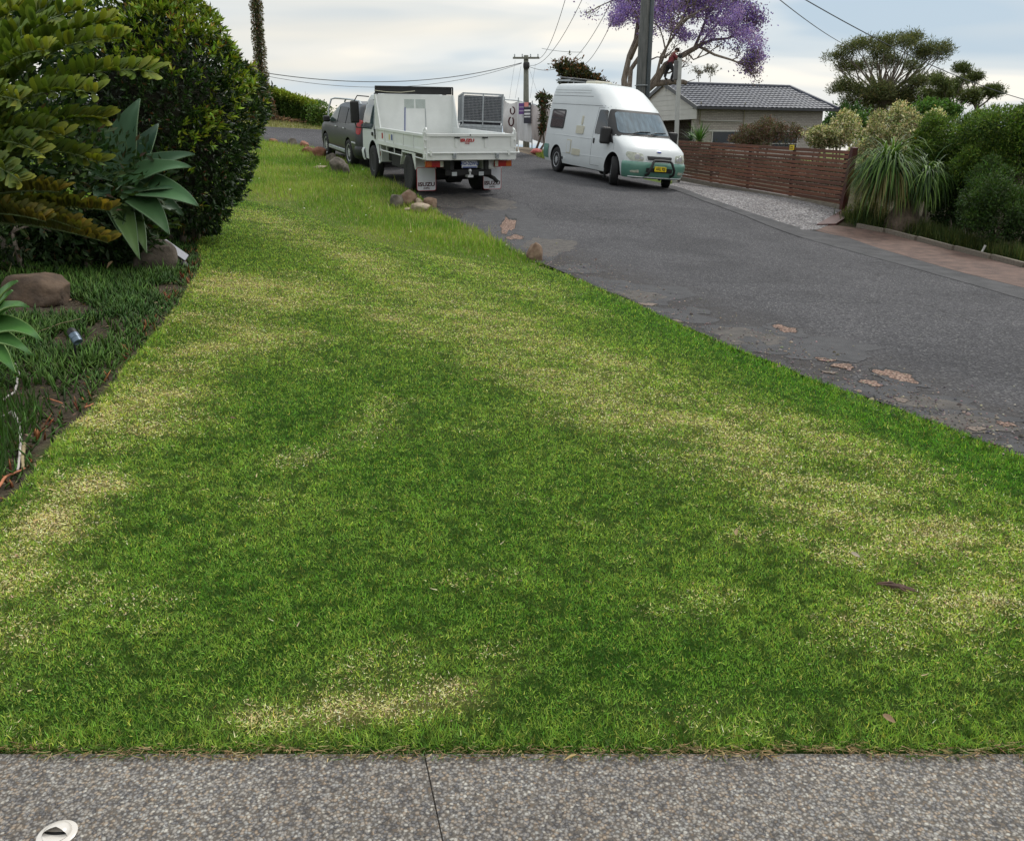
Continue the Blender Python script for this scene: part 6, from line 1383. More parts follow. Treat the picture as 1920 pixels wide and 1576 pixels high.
# ---- cardboard palm (big cycad) at the far left
def cycad():
    Y = 6.1; c = G(60, 560); c = V(-4.55, 6.6, 0); g = h(c.x, c.y); rg = np.random.default_rng(5); rr = random.Random(8)
    t = thing('cardboard_palm', 'large cycad with thick oval yellow-green leaflets at the far left of the bed', 'plant', (c.x, c.y, g))
    # frond tips given by sight lines at a chosen distance, then arching from the crown
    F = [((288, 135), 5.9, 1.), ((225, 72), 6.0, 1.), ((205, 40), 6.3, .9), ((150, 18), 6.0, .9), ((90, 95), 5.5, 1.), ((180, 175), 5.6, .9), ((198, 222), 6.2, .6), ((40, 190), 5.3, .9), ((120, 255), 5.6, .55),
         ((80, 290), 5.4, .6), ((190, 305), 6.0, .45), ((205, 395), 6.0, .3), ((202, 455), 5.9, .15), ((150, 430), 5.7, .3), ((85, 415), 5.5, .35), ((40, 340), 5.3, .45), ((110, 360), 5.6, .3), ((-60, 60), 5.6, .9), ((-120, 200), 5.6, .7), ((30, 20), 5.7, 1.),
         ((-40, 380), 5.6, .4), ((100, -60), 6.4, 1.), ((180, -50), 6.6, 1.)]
    C0 = V(0, 0, .75)
    tv = [(0, 0, 0), (-.30, .22, .05), (.30, .22, .05), (-.5, .60, .10), (.5, .60, .10), (-.38, .85, .06), (.38, .85, .06), (0, 1.0, .0), (0, .22, -.02), (0, .6, -.03)]
    tf = [(0, 8, 1), (0, 2, 8), (1, 8, 9, 3), (8, 2, 4, 9), (3, 9, 7, 5), (9, 4, 6, 7)]
    for (px, py), Yt, lt in F:
        tip = at(px, py, Yt) - V(c.x, c.y, g); b = C0 + V(rr.uniform(-.12, .12), rr.uniform(-.12, .12), rr.uniform(-.1, .1)); ln = (tip - b).length
        up = .28 * ln if lt > .4 else .10 * ln
        mid = b.lerp(tip, .5) + V(0, 0, up); pts = [(b * (1 - u) ** 2 + mid * 2 * u * (1 - u) + tip * u * u) for u in np.linspace(0, 1, 15)]
        mb = MB(); mb.tube(pts, [.014 - .010 * i / 14 for i in range(15)], 6); fr = mb.build('frond', M_stem, t, smooth=True, angle=0)
        pos, tips, dirs, szs, cols = [], [], [], [], []; m = int(22 + ln * 17)
        for i in range(m):
            u = .20 + .80 * (i + .5) / m; k = u * 14; j = min(13, int(k)); p = pts[j].lerp(pts[j + 1], k - j); d = (pts[j + 1] - pts[j]).normalized(); sd_ = d.cross(V(0, 0, 1)).normalized(); nr = sd_.cross(d)
            for s_ in (-1, 1):
                a = (sd_ * s_ * rr.uniform(.45, .75) + d * (.30 + .9 * u ** 2) + nr * rr.uniform(.55, 1.15) * (1 if s_ * sd_.y > 0 or lt < .4 else rr.choice([1, .1, -.5]))).normalized(); pos.append(p); tips.append(a); dirs.append(d); szs.append(.165 * (1.0 - .35 * abs(u - .5) * 1.3) * rr.uniform(.85, 1.1))
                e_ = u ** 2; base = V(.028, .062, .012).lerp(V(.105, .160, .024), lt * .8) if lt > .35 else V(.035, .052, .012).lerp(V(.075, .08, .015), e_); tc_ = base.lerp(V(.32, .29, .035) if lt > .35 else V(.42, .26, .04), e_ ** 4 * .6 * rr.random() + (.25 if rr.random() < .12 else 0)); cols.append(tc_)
        n = len(pos); A = np.array([list(p) for p in pos]); Tt = np.array([list(p) for p in tips]); Dd = np.array([list(p) for p in dirs]) + rg.normal(0, .07, (n, 3)); S = np.array(szs); R2 = Dd - Tt * (Dd * Tt).sum(1, keepdims=True); R2 /= np.linalg.norm(R2, axis=1, keepdims=True); MM = np.stack([R2, Tt, np.cross(R2, Tt)], -1)
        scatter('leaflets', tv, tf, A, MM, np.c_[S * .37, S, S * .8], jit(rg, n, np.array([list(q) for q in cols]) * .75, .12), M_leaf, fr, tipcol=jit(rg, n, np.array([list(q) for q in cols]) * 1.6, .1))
    q = MB(); q.lathe([(.22, -.2), (.26, .1), (.24, .5), (.16, .85), (.03, .95)], n=18); q.build('trunk', M_barkm, t, smooth=True)
cycad()
def shade_mass():
    """low dark understorey behind the big plants"""
    rg = np.random.default_rng(31); c = G(90, 470); t = base_thing('understorey_shrub', 'dark leafy understorey filling the bed behind the left plants', 'shrub', -5.4, 8.8)
    leafy('foliage', t, [((0, 0, .9), (1.5, .8, 1.1)), ((-1.4, -.6, .9), (1.1, .8, 1.2)), ((.9, .5, .7), (.9, .6, .8)), ((-.4, -.9, .5), (1.0, .6, .5))], 9000, .11, [((.020, .045, .012), 2), ((.035, .06, .015), 1), ((.06, .04, .02), .2)], rg, asp=.38)
    mb = MB(); rr = random.Random(5)
    for i in range(8): branches(mb, V(rr.uniform(-1.5, .6), rr.uniform(-.5, .3), -.05), V(rr.gauss(0, .3), rr.gauss(0, .3), 1), .45, .03, 2, rr)
    mb.build('stems', M_barkm, t, smooth=True, angle=0)
    t = base_thing('understorey_shrub', 'dark shrub behind the cycad at the far left edge', 'shrub', -7.2, 9.0)
    leafy('foliage', t, [((0, 0, 1.3), (1.4, 1., 1.5)), ((.9, .6, 2.1), (1.5, .8, 1.3)), ((1.9, .3, 2.6), (1.1, .8, 1.2)), ((.2, .3, 3.2), (1.3, .8, 1.0)), ((-1, .3, 2.8), (1.2, .8, 1.2)), ((1.6, .2, 1.4), (1.2, .7, 1.2))], 17000, .13, [((.020, .05, .012), 2), ((.035, .07, .015), 1)], rg, asp=.38); mb = MB()
    for i in range(6): branches(mb, V(rr.uniform(-.6, .6), rr.uniform(-.5, .4), -.05), V(rr.gauss(0, .4), rr.gauss(0, .4), 1), 1., .04, 2, rr)
    mb.build('stems', M_barkm, t, smooth=True, angle=0)
shade_mass()

# ---- agaves
M_agave = leafmat('agave_leaf', rough=.45, trans=.10, spec=.4)
def agave_leaf(parent, b, mid, tip, w_, col, fold=.22, nv=14, axis=V(.22, -.70, .68), edge=(.13, .20, .11)):
    rows = []; cols = []
    for i in range(nv + 1):
        u = i / nv; p = b * (1 - u) ** 2 + mid * 2 * u * (1 - u) + tip * u * u; d = ((mid - b) * (1 - u) + (tip - mid) * u).normalized(); sd_ = d.cross(axis); sd_ = sd_.normalized() if sd_.length > .05 else V(1, 0, 0); nr = sd_.cross(d).normalized()
        if nr.dot(axis) < 0: nr = -nr
        ww = w_ * (.55 + .45 * math.sin(min(u / .38, 1) * math.pi / 2)) * (1 if u < .38 else max(0, 1 - ((u - .38) / .62) ** 1.55)) + .0015
        row = []
        for s_ in (-1, -.94, -.5, 0, .5, .94, 1): row.append(p + sd_ * s_ * ww + nr * (abs(s_) ** 1.5 * fold * ww * 1.6 + .012 * math.sin(u * 9 + s_)))
        rows.append(row)
    under = [[p - V(0, 0, .004) for p in r] for r in rows]
    mb = MB(); mb.grid(rows); nb = len(mb.v); th = .010
    o = mb.build('leaf', M_agave, parent, smooth=True, angle=0, fix=False)
    c = np.ones((len(o.data.vertices), 4), np.float32); j = np.arange(len(c)) % 7; e_ = ((j == 0) | (j == 6))[:, None]; cc = np.where(e_, np.array(edge)[None], np.array(col)[None] * np.where((j == 3), 1.15, 1.)[:, None]); c[:, :3] = cc
    o.data.color_attributes.new('Col', 'FLOAT_COLOR', 'POINT').data.foreach_set('color', c.reshape(-1)); md = o.modifiers.new('t', 'SOLIDIFY'); md.thickness = th; md.offset = -1; return o
def agave_main():
    Y0 = 9.4; KY = 9.4 / 7.6; c = at(208, 335, Y0); g = h(c.x, c.y); t = thing('agave', 'large grey-green agave with broad pointed leaves beside the round bush', 'agave', (c.x, c.y, g))
    O = V(c.x, c.y, g); b0 = at(215, 345, Y0) - O
    L_ = [((262, 185), 7.6, .115, (.075, .15, .085), (215, 270)), ((297, 232), 7.9, .095, (.030, .075, .045), (262, 300)), ((365, 289), 7.5, .080, (.05, .11, .055), (290, 280)), ((358, 313), 7.2, .085, (.08, .17, .075), (290, 292)), ((372, 386), 6.9, .105, (.075, .165, .070), (315, 335)),
          ((318, 440), 6.8, .085, (.055, .12, .045), (290, 365)), ((262, 487), 6.8, .07, (.085, .15, .045), (215, 380)), ((275, 475), 6.9, .06, (.075, .13, .04), (262, 395)), ((338, 352), 7.2, .095, (.05, .11, .055), (270, 345)), ((200, 252), 7.9, .06, (.06, .12, .08), (205, 290)), ((165, 330), 7.3, .07, (.05, .1, .05), (185, 310)),
          ((225, 440), 7.0, .07, (.05, .10, .04), (220, 380)), ((345, 405), 7.6, .08, (.035, .08, .035), (300, 350)), ((180, 380), 7.0, .07, (.04, .09, .045), (195, 345)), ((240, 250), 8.1, .08, (.045, .10, .06), (225, 290)), ((310, 300), 8.1, .07, (.03, .07, .04), (270, 300))]
    for (px, py), Y, w_, col, md in L_:
        Y *= KY; tip = at(px, py, Y) - O; m = at(*md, (Y + Y0) / 2) - O; m = m.lerp(b0.lerp(tip, .5), .45); agave_leaf(t, b0 + V(random.uniform(-.03, .03), random.uniform(-.03, .03), random.uniform(-.04, .04)), m, tip, w_ * 1.7, col)
    mb = MB(); mb.tube([V(0, 0, -.1), b0 * .5, b0 - V(0, 0, .05)], [.07, .065, .06], 10); mb.build('stem', M_darkcore, t, smooth=True)
agave_main()
def agave_small():
    Y0 = 4.9; c = at(-40, 640, Y0); g = h(c.x, c.y); O = V(c.x, c.y, g); t = thing('agave', 'bright green small agave cut off by the left edge of the photo', 'agave', O); b0 = at(-50, 625, Y0) - O
    for (px, py), Y, w_, md in [((32, 527), 4.8, .05, (-20, 560)), ((22, 545), 4.7, .04, (-20, 590)), ((52, 575), 4.5, .055, (0, 560)), ((78, 638), 4.4, .06, (20, 590)), ((60, 665), 4.4, .05, (0, 620)), ((30, 700), 4.5, .05, (-10, 640)), ((-90, 540), 4.9, .055, (-70, 570)), ((-120, 620), 4.7, .055, (-80, 600)), ((-40, 500), 5.2, .055, (-45, 560)), ((-60, 700), 4.4, .05, (-55, 650))]:
        agave_leaf(t, b0, at(*md, (Y + Y0) / 2) - O, at(px, py, Y) - O, w_, (.075, .19, .045), edge=(.2, .32, .10))
    mb = MB(); mb.tube([V(0, 0, -.1), b0], [.05, .05], 10); mb.build('stem', M_barkm, t, smooth=True)
agave_small()

# ---- ground cover, mulch and small things in the bed
BED = BEDEDGE + [(-5.5, 13.), (-11, 13), (-11, 2)]
def bed():
    rg = np.random.default_rng(41)
    n = 60000; x = rg.uniform(-6.6, -1.9, n); y = rg.uniform(2.2, 12.5, n); k = inpoly(x, y, BED) & (dline(x, y, BEDEDGE) < 2.6); x, y = x[k], y[k]
    bare = np.exp(-(((x + 3.05) / .42) ** 2 + ((y - 4.75) / .75) ** 2)) + .9 * np.exp(-(((x + 2.75) / .3) ** 2 + ((y - 3.7) / .5) ** 2)) + .6 * np.exp(-(dline(x, y, BEDEDGE) / .07) ** 2) + np.exp(-(((x + 4.0) / .14) ** 2 + ((y - 9.8) / .7) ** 2))
    k = (rg.random(len(x)) > bare * 1.2) & ((x + 4.12) ** 2 / .16 + (y - 7.35) ** 2 / .1 > 1) & (fbm(x, y, 1.6, 5) > .34); x, y = x[k], y[k]; n = len(x)
    d = dline(x, y, BEDEDGE); f = fbm(x, y, 3., 2); c = mixc([.030, .080, .014], [.085, .17, .025], np.clip(f * 1.6 - .3 + rg.normal(0, .2, n), 0, 1)); r_ = (d < .16) & (rg.random(n) < .30 * (fbm(x, y, 4., 9) > .5)); c[r_] = mixc([.16, .035, .016], [.28, .12, .04], rg.random(r_.sum()))
    hh = rg.uniform(.06, .16, n) * (.5 + .9 * f) * np.where(d < .2, .7, 1); wv = rg.uniform(.012, .020, n)
    FV = [(-.5, 0, 0), (.5, 0, 0), (0, 0, .4), (-.42, .55, .05), (.42, .55, .05), (0, .55, .5), (0, 1, .3)]; FF = [(0, 1, 4, 3), (1, 2, 5, 4), (2, 0, 3, 5), (3, 4, 6), (4, 5, 6), (5, 3, 6)]
    o = scatter('succulent_ground_cover', FV, FF, np.c_[x, y, H(x, y) - .01], euler_mats(rg.uniform(0, 6.28, n), rg.uniform(.45, 1.45, n), rg.normal(0, .4, n)), np.c_[wv, hh, wv], jit(rg, n, c, .25) * .6, M_leaf, tipcol=jit(rg, n, c * 1.5, .25)); tag(o, kind='stuff')
    # mulch: flakes and twigs
    n = 26000; x = rg.uniform(-6.5, -1.8, n); y = rg.uniform(2.1, 12.5, n); k = inpoly(x, y, BED) & (dline(x, y, BEDEDGE) < 2.4); x, y = x[k], y[k]; n = len(x)
    w_ = rg.random(n); c = np.where((w_ < .55)[:, None], [.05, .035, .022], np.where((w_ < .85)[:, None], [.15, .095, .055], [.34, .26, .17])); l = rg.uniform(.012, .05, n)
    o = scatter('mulch', LEAF_V, LEAF_F, np.c_[x, y, H(x, y) + rg.uniform(-.008, .012, n)], euler_mats(rg.uniform(0, 6.28, n), rg.normal(.05, .25, n), rg.normal(0, .5, n)), np.c_[l * .35, l, l * .4], jit(rg, n, c, .25), M_grass); tag(o, kind='stuff')
    # strappy weeds low at the left edge
    n = 2600; x = rg.uniform(-3.6, -2.2, n); y = rg.uniform(3.4, 4.9, n); k = inpoly(x, y, BED) & (x < -2.42 - .3 * (y - 3.6)) ; x, y = x[k], y[k]; n = len(x); hh = rg.uniform(.08, .2, n)
    o = scatter('bed_weeds', BLADE_V, BLADE_F, np.c_[x, y, H(x, y)], euler_mats(rg.uniform(0, 6.28, n), rg.uniform(.7, 1.5, n), rg.normal(0, .4, n)), np.c_[np.full(n, .009), hh, hh], jit(rg, n, (.045, .10, .02), .3), M_grass); tag(o, kind='stuff')
    # pale surface roots and canes
    M_root = mat('pale_root', (.42, .38, .36), rough=.8, var=.25, vscale=30); M_rt2 = mat('red_root', (.40, .15, .07), rough=.7, var=.3, vscale=20); M_cane = mat('dry_cane', (.30, .24, .13), rough=.8, var=.2)
    def cane(pts, r, m_, label, name='root', cat='root', lift=.02):
        P_ = [G(a, b_) + V(0, 0, lift + (c_[0] if c_ else 0)) for a, b_, *c_ in pts]; q = MB(); k_ = len(P_); fine = []
        for i in range(k_ - 1):
            for u in np.linspace(0, 1, 5)[:-1]: fine.append(P_[i].lerp(P_[i + 1], u) + V(random.gauss(0, .0015), random.gauss(0, .0015), random.gauss(0, .001)))
        fine.append(P_[-1]); q.tube(fine, [r * (1 - .5 * i / len(fine)) for i in range(len(fine))], 7); tag(q.build(name, m_, smooth=True, angle=0), label, cat)
    cane([(22, 686), (34, 692), (36, 712), (28, 740), (5, 758)], .011, M_root, 'upper white curved root at the left edge of the garden bed')
    cane([(24, 778), (36, 798), (40, 832), (38, 862), (34, 888)], .011, M_root, 'lower white root curving down at the left edge of the garden bed')
    cane([(-5, 792), (22, 778)], .008, M_root, 'short grey stick meeting the lower white root')
    cane([(46, 838), (44, 860), (44, 884)], .012, M_cane, 'short tan root stub just right of the lower white root')
    cane([(-6, 925), (12, 900), (30, 893), (48, 884)], .008, M_rt2, 'orange-red runner at the lower left corner of the bed', 'runner', 'runner')
    cane([(160, 770), (176, 762)], .006, M_rt2, 'small red runner in the bare mulch', 'runner', 'runner'); cane([(90, 752), (118, 762)], .006, M_rt2, 'red stem lying in the bare mulch', 'runner', 'runner')
    cane([(30, 645), (75, 633, .03), (120, 624, .06), (155, 620, .08)], .004, M_cane, 'long dry cane lying over the ground cover', 'dry_stalk', 'stalk'); cane([(5, 562), (30, 500, .1), (50, 455, .25), (62, 440, .45)], .005, M_cane, 'dry stalk leaning up in front of the big boulder', 'dry_stalk', 'stalk')
    c = G(203, 522); o = scatter('curled_leaf', OVAL_V, OVAL_F, np.array([[c.x, c.y, c.z + .10]]), euler_mats(np.array([.6]), np.array([.8]), np.array([.5])), np.array([[.06, .10, .2]]), np.array([(.50, .34, .24)]), M_grass); tag(o, 'pinkish dry curled leaf caught in the ground cover', 'leaf')
bed()
def garden_lights():
    c = at(328, 468, 9.7); g = G(335, 500); t = thing('solar_light', 'tilted solar garden light panel on a stake between the bush and boulder', 'garden light', (c.x, c.y, g.z))
    z = c.z - g.z; M = Matrix.Translation((0, 0, z)) @ Matrix.Rotation(R(18), 4, 'Z') @ Matrix.Rotation(R(40), 4, 'Y') @ Matrix.Rotation(R(38), 4, 'X')
    q = MB(); q.box((-.16, -.06, -.02), (.16, .06, .0), M=M); b = q.build('panel_housing', M_blk, t, bevel=.006); q = MB(); q.box((-.15, -.052, .001), (.15, .052, .004), M=M); q.build('solar_panel', mat('pale_cells', (.36, .36, .40), rough=.25, var=.1, vscale=60), b)
    q = MB(); q.tube([(0, 0, -.05), (0, 0, z)], .012, 8); q.build('stake', M_blk, t)
    q = MB(); q.lathe([(.045, 0), (.05, .04), (.03, .09)], o=(.09, -.04, z - .16), axis=(.5, -.6, -.5), n=14); q.build('lamp_head', M_blk, t, smooth=True)
    c = G(148, 668); t = thing('spotlight', 'small blue-grey spotlight tilted down in the ground cover', 'garden light', c); a = V(.5, -.35, -.62); ms = mat('blue_grey_metal', (.13, .18, .24), rough=.4, metal=.3, var=.1); o_ = V(-.03, .02, .17)
    q = MB(); q.lathe([(.026, 0), (.034, .015), (.036, .05), (.034, .052), (.034, .085), (.031, .087), (.024, .080)], o=o_, axis=a, n=20); q.build('lamp_head', ms, t, smooth=True); q = MB(); q.lathe([(.02, -.035), (.032, -.02), (.034, .012)], o=o_, axis=a, n=16); q.build('back_cap', M_blk, t, smooth=True); q = MB(); q.tube([(-.03, .02, -.05), (-.03, .02, .14)], .008, 8); q.build('stake', M_blk, t)
garden_lights()

# ---- vine-covered trunk
def vine_trunk():
    D = 38.5; rg = np.random.default_rng(9); pts = [at(505, 214, D), at(500, 190, D), at(493, 165, D), at(488, 120, D), at(484, 60, D), at(480, 0, D), at(478, -60, D)]; g = h(pts[0].x, pts[0].y); O = V(pts[0].x, pts[0].y, g); pts = [O - V(0, 0, .2)] + pts
    t = thing('vine_trunk', 'tall bare trunk wrapped in leafy vine rising beyond the round bush', 'tree', O); q = MB(); q.tube([p - O for p in pts], [.13, .13, .12, .11, .10, .10, .09, .08], 12); q.build('trunk', M_darkcore, t, smooth=True, angle=0)
    n = 9000; u = rg.uniform(0, 1, n); L_ = [(p - O) for p in pts]; s = np.r_[0, np.cumsum([(a - b).length for a, b in zip(L_, L_[1:])])]; A = np.array([list(p) for p in L_]); P0 = np.stack([np.interp(u * s[-1], s, A[:, i]) for i in range(3)], 1)
    a = rg.uniform(0, 6.28, n); low = np.clip(1 - P0[:, 2] / 1.2, 0, 1); r = (.07 + .20 * rg.random(n) * (.6 + .6 * vnoise(P0[:, 2] * 2.2, a, 1., 3)) + .22 * low * rg.random(n)); p = P0 + np.c_[np.cos(a) * r, np.sin(a) * r, rg.normal(0, .03, n)]
    tip = np.c_[np.cos(a), np.sin(a), rg.normal(-.5, .5, n)]; br = rg.random(n) < .55 + .3 * low; c = np.where(br[:, None], [.20, .14, .09], [.060, .095, .022]); sz = rg.uniform(.05, .10, n)
    scatter('vine_leaves', LEAF_V, LEAF_F, p, dir_mats(tip, rg.uniform(0, 6, n)), np.c_[sz * .5, sz, sz], jit(rg, n, c, .3), M_leaf, t)
vine_trunk()
# ---- hedge on the far bank
def hedge():
    rg = np.random.default_rng(10); lab = ['bright clipped hedge, tall left end behind the vine-covered trunk', 'clipped hedge section just right of the vine-covered trunk', 'middle section of the clipped hedge on the far bank', 'lower right end of the clipped hedge above the grassy bank', 'loose lighter shrub at the right end of the hedge behind the wagon']
    S = [((430, 150, 215), (500, 165, 213), 40), ((500, 167, 213), (535, 177, 217), 40), ((535, 177, 217), (572, 190, 224), 39.5), ((572, 190, 224), (597, 200, 232), 39), ((590, 203, 235), (622, 222, 240), 38)]
    for i, ((x0, t0, b0), (x1, t1, b1), D) in enumerate(S):
        a, b = at(x0, b0, D), at(x1, b1, D); za, zb = at(x0, t0, D).z, at(x1, t1, D).z; m = (a + b) / 2; t = base_thing('hedge', lab[i], 'hedge', m.x, m.y, 'clipped hedge on the far bank'); g = h(m.x, m.y); n = 7000 if i < 4 else 2500
        u = rg.random(n); top = za + (zb - za) * u; bot = a.z + (b.z - a.z) * u; f = rg.random(n); side = rg.choice([0, 1, 2], n, p=[.62, .33, .05])
        z = np.where(side == 1, top + rg.normal(0, .07, n), bot - .15 + (top - bot + .15) * f); y = np.where(side == 1, rg.uniform(-.45, .45, n), -.5 + rg.normal(0, .06, n) + .12 * vnoise(u * 9 + i * 7, z * 3, 1., 2)); x = a.x + (b.x - a.x) * u
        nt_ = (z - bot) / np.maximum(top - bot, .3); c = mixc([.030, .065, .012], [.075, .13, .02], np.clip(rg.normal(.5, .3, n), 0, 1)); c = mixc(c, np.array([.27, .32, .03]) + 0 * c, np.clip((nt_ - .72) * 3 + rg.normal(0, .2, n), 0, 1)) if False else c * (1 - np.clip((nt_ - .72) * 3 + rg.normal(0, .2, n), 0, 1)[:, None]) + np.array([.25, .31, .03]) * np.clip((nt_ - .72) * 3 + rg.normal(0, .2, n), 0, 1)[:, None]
        if i == 4: c = jit(rg, n, (.10, .17, .03), .3); z = z + rg.normal(0, .18, n); x = x + rg.normal(0, .15, n)
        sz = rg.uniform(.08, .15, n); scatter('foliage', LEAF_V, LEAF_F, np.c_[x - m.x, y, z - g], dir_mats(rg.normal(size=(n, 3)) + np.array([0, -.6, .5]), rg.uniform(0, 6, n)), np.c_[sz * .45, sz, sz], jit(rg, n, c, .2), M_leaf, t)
        q = MB(); L2 = abs(b.x - a.x) / 2; q.prism([(-L2, 0, a.z - g - .3), (L2, 0, b.z - g - .3), (L2, 0, zb - g - .12), (-L2, 0, za - g - .12)], (0, -.38, 0), (0, .38, 0)); q.build('twig_shade_core', M_darkcore, t)  # solid dark core stands for the hedge's twigs and inner shade
    n = 900; x0 = at(470, 214, 38.5); x1 = at(590, 226, 38.5); u = rg.random(n); o = scatter('dry_leaf_litter', LEAF_V, LEAF_F, np.c_[x0.x + (x1.x - x0.x) * u, 38.6 + rg.normal(0, .15, n), H(x0.x + (x1.x - x0.x) * u, 38.6) + rg.uniform(0, .25, n) * (1 - u * .7)], dir_mats(rg.normal(size=(n, 3)), rg.uniform(0, 6, n)), np.c_[np.full(n, .06), np.full(n, .12), np.full(n, .1)], jit(rg, n, (.26, .17, .11), .3), M_grass); tag(o, kind='stuff')
    D = 46; c = at(545, 195, D); t = base_thing('bare_tree', 'small leafless tree showing above the hedge', 'tree', c.x, c.y); g = h(c.x, c.y); q = MB(); rr = random.Random(3); b = at(545, 200, D).z - g; q.tube([(0, 0, -.2), (0, 0, b)], [.12, .10], 8)
    for px in (512, 530, 545, 560, 575): p = at(px, 196 + abs(px - 545) * .1, D); branches(q, V(0, 0, b - .3) + V((p.x - c.x) * .7, 0, 0), V((p.x - c.x) * .35, rr.gauss(0, .2), .7), .45, .035, 3, rr, spread=.7, up=.05, shr=.7)
    q.build('trunk', M_barkm, t, smooth=True, angle=0)
    D = 40; c = at(588, 200, D); t = base_thing('small_palm', 'small feathery palm at the right end of the hedge', 'palm', c.x, c.y); g = h(c.x, c.y); q = MB(); q.tube([(0, 0, 0), (0, 0, at(588, 188, D).z - g)], .05, 8); q.build('trunk', M_barkm, t); z = at(588, 188, D).z - g; pos = []; tp = []
    for k in range(16):
        a = k * 2.4; l = .75
        for u in np.linspace(.1, 1, 22): pos.append((math.cos(a) * l * u, math.sin(a) * l * u, z + .3 * u - .55 * u * u)); tp.append((math.cos(a) * .4 + rg.normal() * .3, math.sin(a) * .4 + rg.normal() * .3, -.7))
    pos = np.array(pos); scatter('crown', LEAF_V, LEAF_F, pos, dir_mats(np.array(tp), rg.uniform(0, 6, len(pos))), np.c_[np.full(len(pos), .03), np.full(len(pos), .26), np.full(len(pos), .2)], jit(rg, len(pos), (.11, .17, .04), .2), M_leaf, t)
hedge()

# ---- jacaranda in purple flower
def jacaranda():
    D = 42.; c = at(1200, 178, D); g = h(c.x, c.y); O = V(c.x, c.y, g); t = thing('jacaranda_tree', 'big bare-limbed tree full of purple blossom behind the pole', 'tree', O); rg = np.random.default_rng(77); rr = random.Random(77)
    q = MB(); tips = []
    def limb(pp, r0, r1, sub=True, k=4, ln=1.5, dp=3, dpt=0.):
        ln = ln * .72
        P_ = [at(x, y, D + (z if (z := (rest[0] if rest else 0)) else 0)) - O for x, y, *rest in pp]; fine = []
        for i in range(len(P_) - 1):
            for u in np.linspace(0, 1, 5)[:-1]: fine.append(P_[i].lerp(P_[i + 1], u))
        fine.append(P_[-1]); m = len(fine); q.tube(fine, [.72 * (r0 + (r1 - r0) * i / (m - 1)) for i in range(m)], 9)
        if sub:
            for j in range(k):
                i = int(m * (.45 + .55 * (j + .5) / k)); i = min(i, m - 1); d = (fine[i] - fine[i - 1]).normalized(); branches(q, fine[i], (d + V(rr.gauss(0, .5), rr.gauss(0, .6), rr.gauss(.25, .35))).normalized(), ln, max(r1 * .8, .035), dp, rr, spread=.5, up=.10, tips=tips, shr=.68)
    limb([(1172, 190), (1170, 150), (1180, 105), (1192, 75), (1196, 40, 1), (1180, 0, 1), (1160, -40, 2)], .22, .07, k=7, ln=1.4)
    limb([(1182, 110), (1200, 70, -1), (1205, 30, -1), (1210, -30, -1)], .14, .06, k=5, ln=1.4)
    limb([(1178, 190), (1183, 130, 1), (1200, 105, 1), (1204, 70, 1), (1230, 20, 2), (1250, -30, 2)], .17, .06, k=6, ln=1.4)
    limb([(1196, 190), (1208, 172), (1228, 155), (1248, 122), (1290, 98), (1318, 82)], .30, .13, sub=False)
    limb([(1228, 157), (1262, 153, .3), (1282, 154, .3), (1288, 156, .3)], .20, .13, sub=False); limb([(1285, 155, .3), (1303, 149, .3)], .03, .02, sub=False)
    limb([(1205, 175, -.5), (1232, 138, -.5), (1240, 105, -.5), (1255, 80, -.5), (1275, 50, -1), (1290, 10, -1)], .10, .05, k=7, ln=1.3)
    limb([(1234, 137, .4), (1255, 137, .4), (1278, 122, .4)], .07, .04, k=2, ln=.7, dp=2)
    limb([(1216, 114, .5), (1232, 107, .5), (1250, 109, .5)], .05, .03, k=2, ln=.8, dp=2)
    limb([(1318, 82), (1335, 75), (1365, 72, 1), (1390, 60, 1), (1402, 48, 1)], .10, .04, k=9, ln=.55)
    limb([(1312, 88), (1340, 103, -1), (1370, 112, -1), (1395, 122, -1), (1405, 134, -1)], .09, .03, k=8, ln=.5)
    limb([(1300, 95), (1315, 60, .5), (1330, 20, .5), (1345, -20, .5)], .11, .05, k=9, ln=1.0)
    limb([(1305, 92), (1340, 50, 2), (1365, 25, 2), (1375, 10, 2)], .09, .04, k=9, ln=.7)
    limb([(1290, 100, 0), (1300, 112, -.6), (1330, 100, -.6)], .05, .03, k=2, ln=.7, dp=2)
    limb([(1240, 120, -1), (1260, 60, -2), (1290, 30, -2)], .06, .04, k=6, ln=1.2)
    q.build('trunk', M_barkm, t, smooth=True, angle=0)
    # blossom clusters at the branch ends, mostly in the upper and right parts
    P_ = np.array([list(a) for a, d in tips]); px = 960 + FPX * (P_[:, 0] + O.x) / (D * 1.12); z = P_[:, 2] + g; py = 788 + FPX * np.tan(np.arctan2(1.6 - z, D) - R(PITCH))
    # bloom belongs to the outer, upper shell of the crown
    cx, cz = at(1290, 60, D).x - O.x, at(1290, 120, D).z - g; w_ = np.clip((P_[:, 2] - cz) * .55 + .10 * np.abs(P_[:, 0] - cx) + .05, 0, 1) ** 1.0; w_[py > 132] *= .3; w_[(px < 1255) & (py > 75)] *= .15
    P_ = P_[px < 1428]; w_ = w_[px < 1428]; keep = rg.random(len(P_)) < w_ * .45; B = P_[keep]; m = 22; n = len(B) * m; p = np.repeat(B, m, 0) + rg.normal(size=(n, 3)) * np.array([.24, .24, .14]); sz = rg.uniform(.06, .13, n)
    print('jac tips', len(P_), 'bloom', len(B))
    scatter('blossom', LEAF_V, LEAF_F, p, dir_mats(rg.normal(size=(n, 3)), rg.uniform(0, 6, n)), np.c_[sz * .7, sz, sz], jit(rg, n, mixc([.14, .085, .40], [.30, .20, .58], rg.random(n)), .14), M_petal, t)
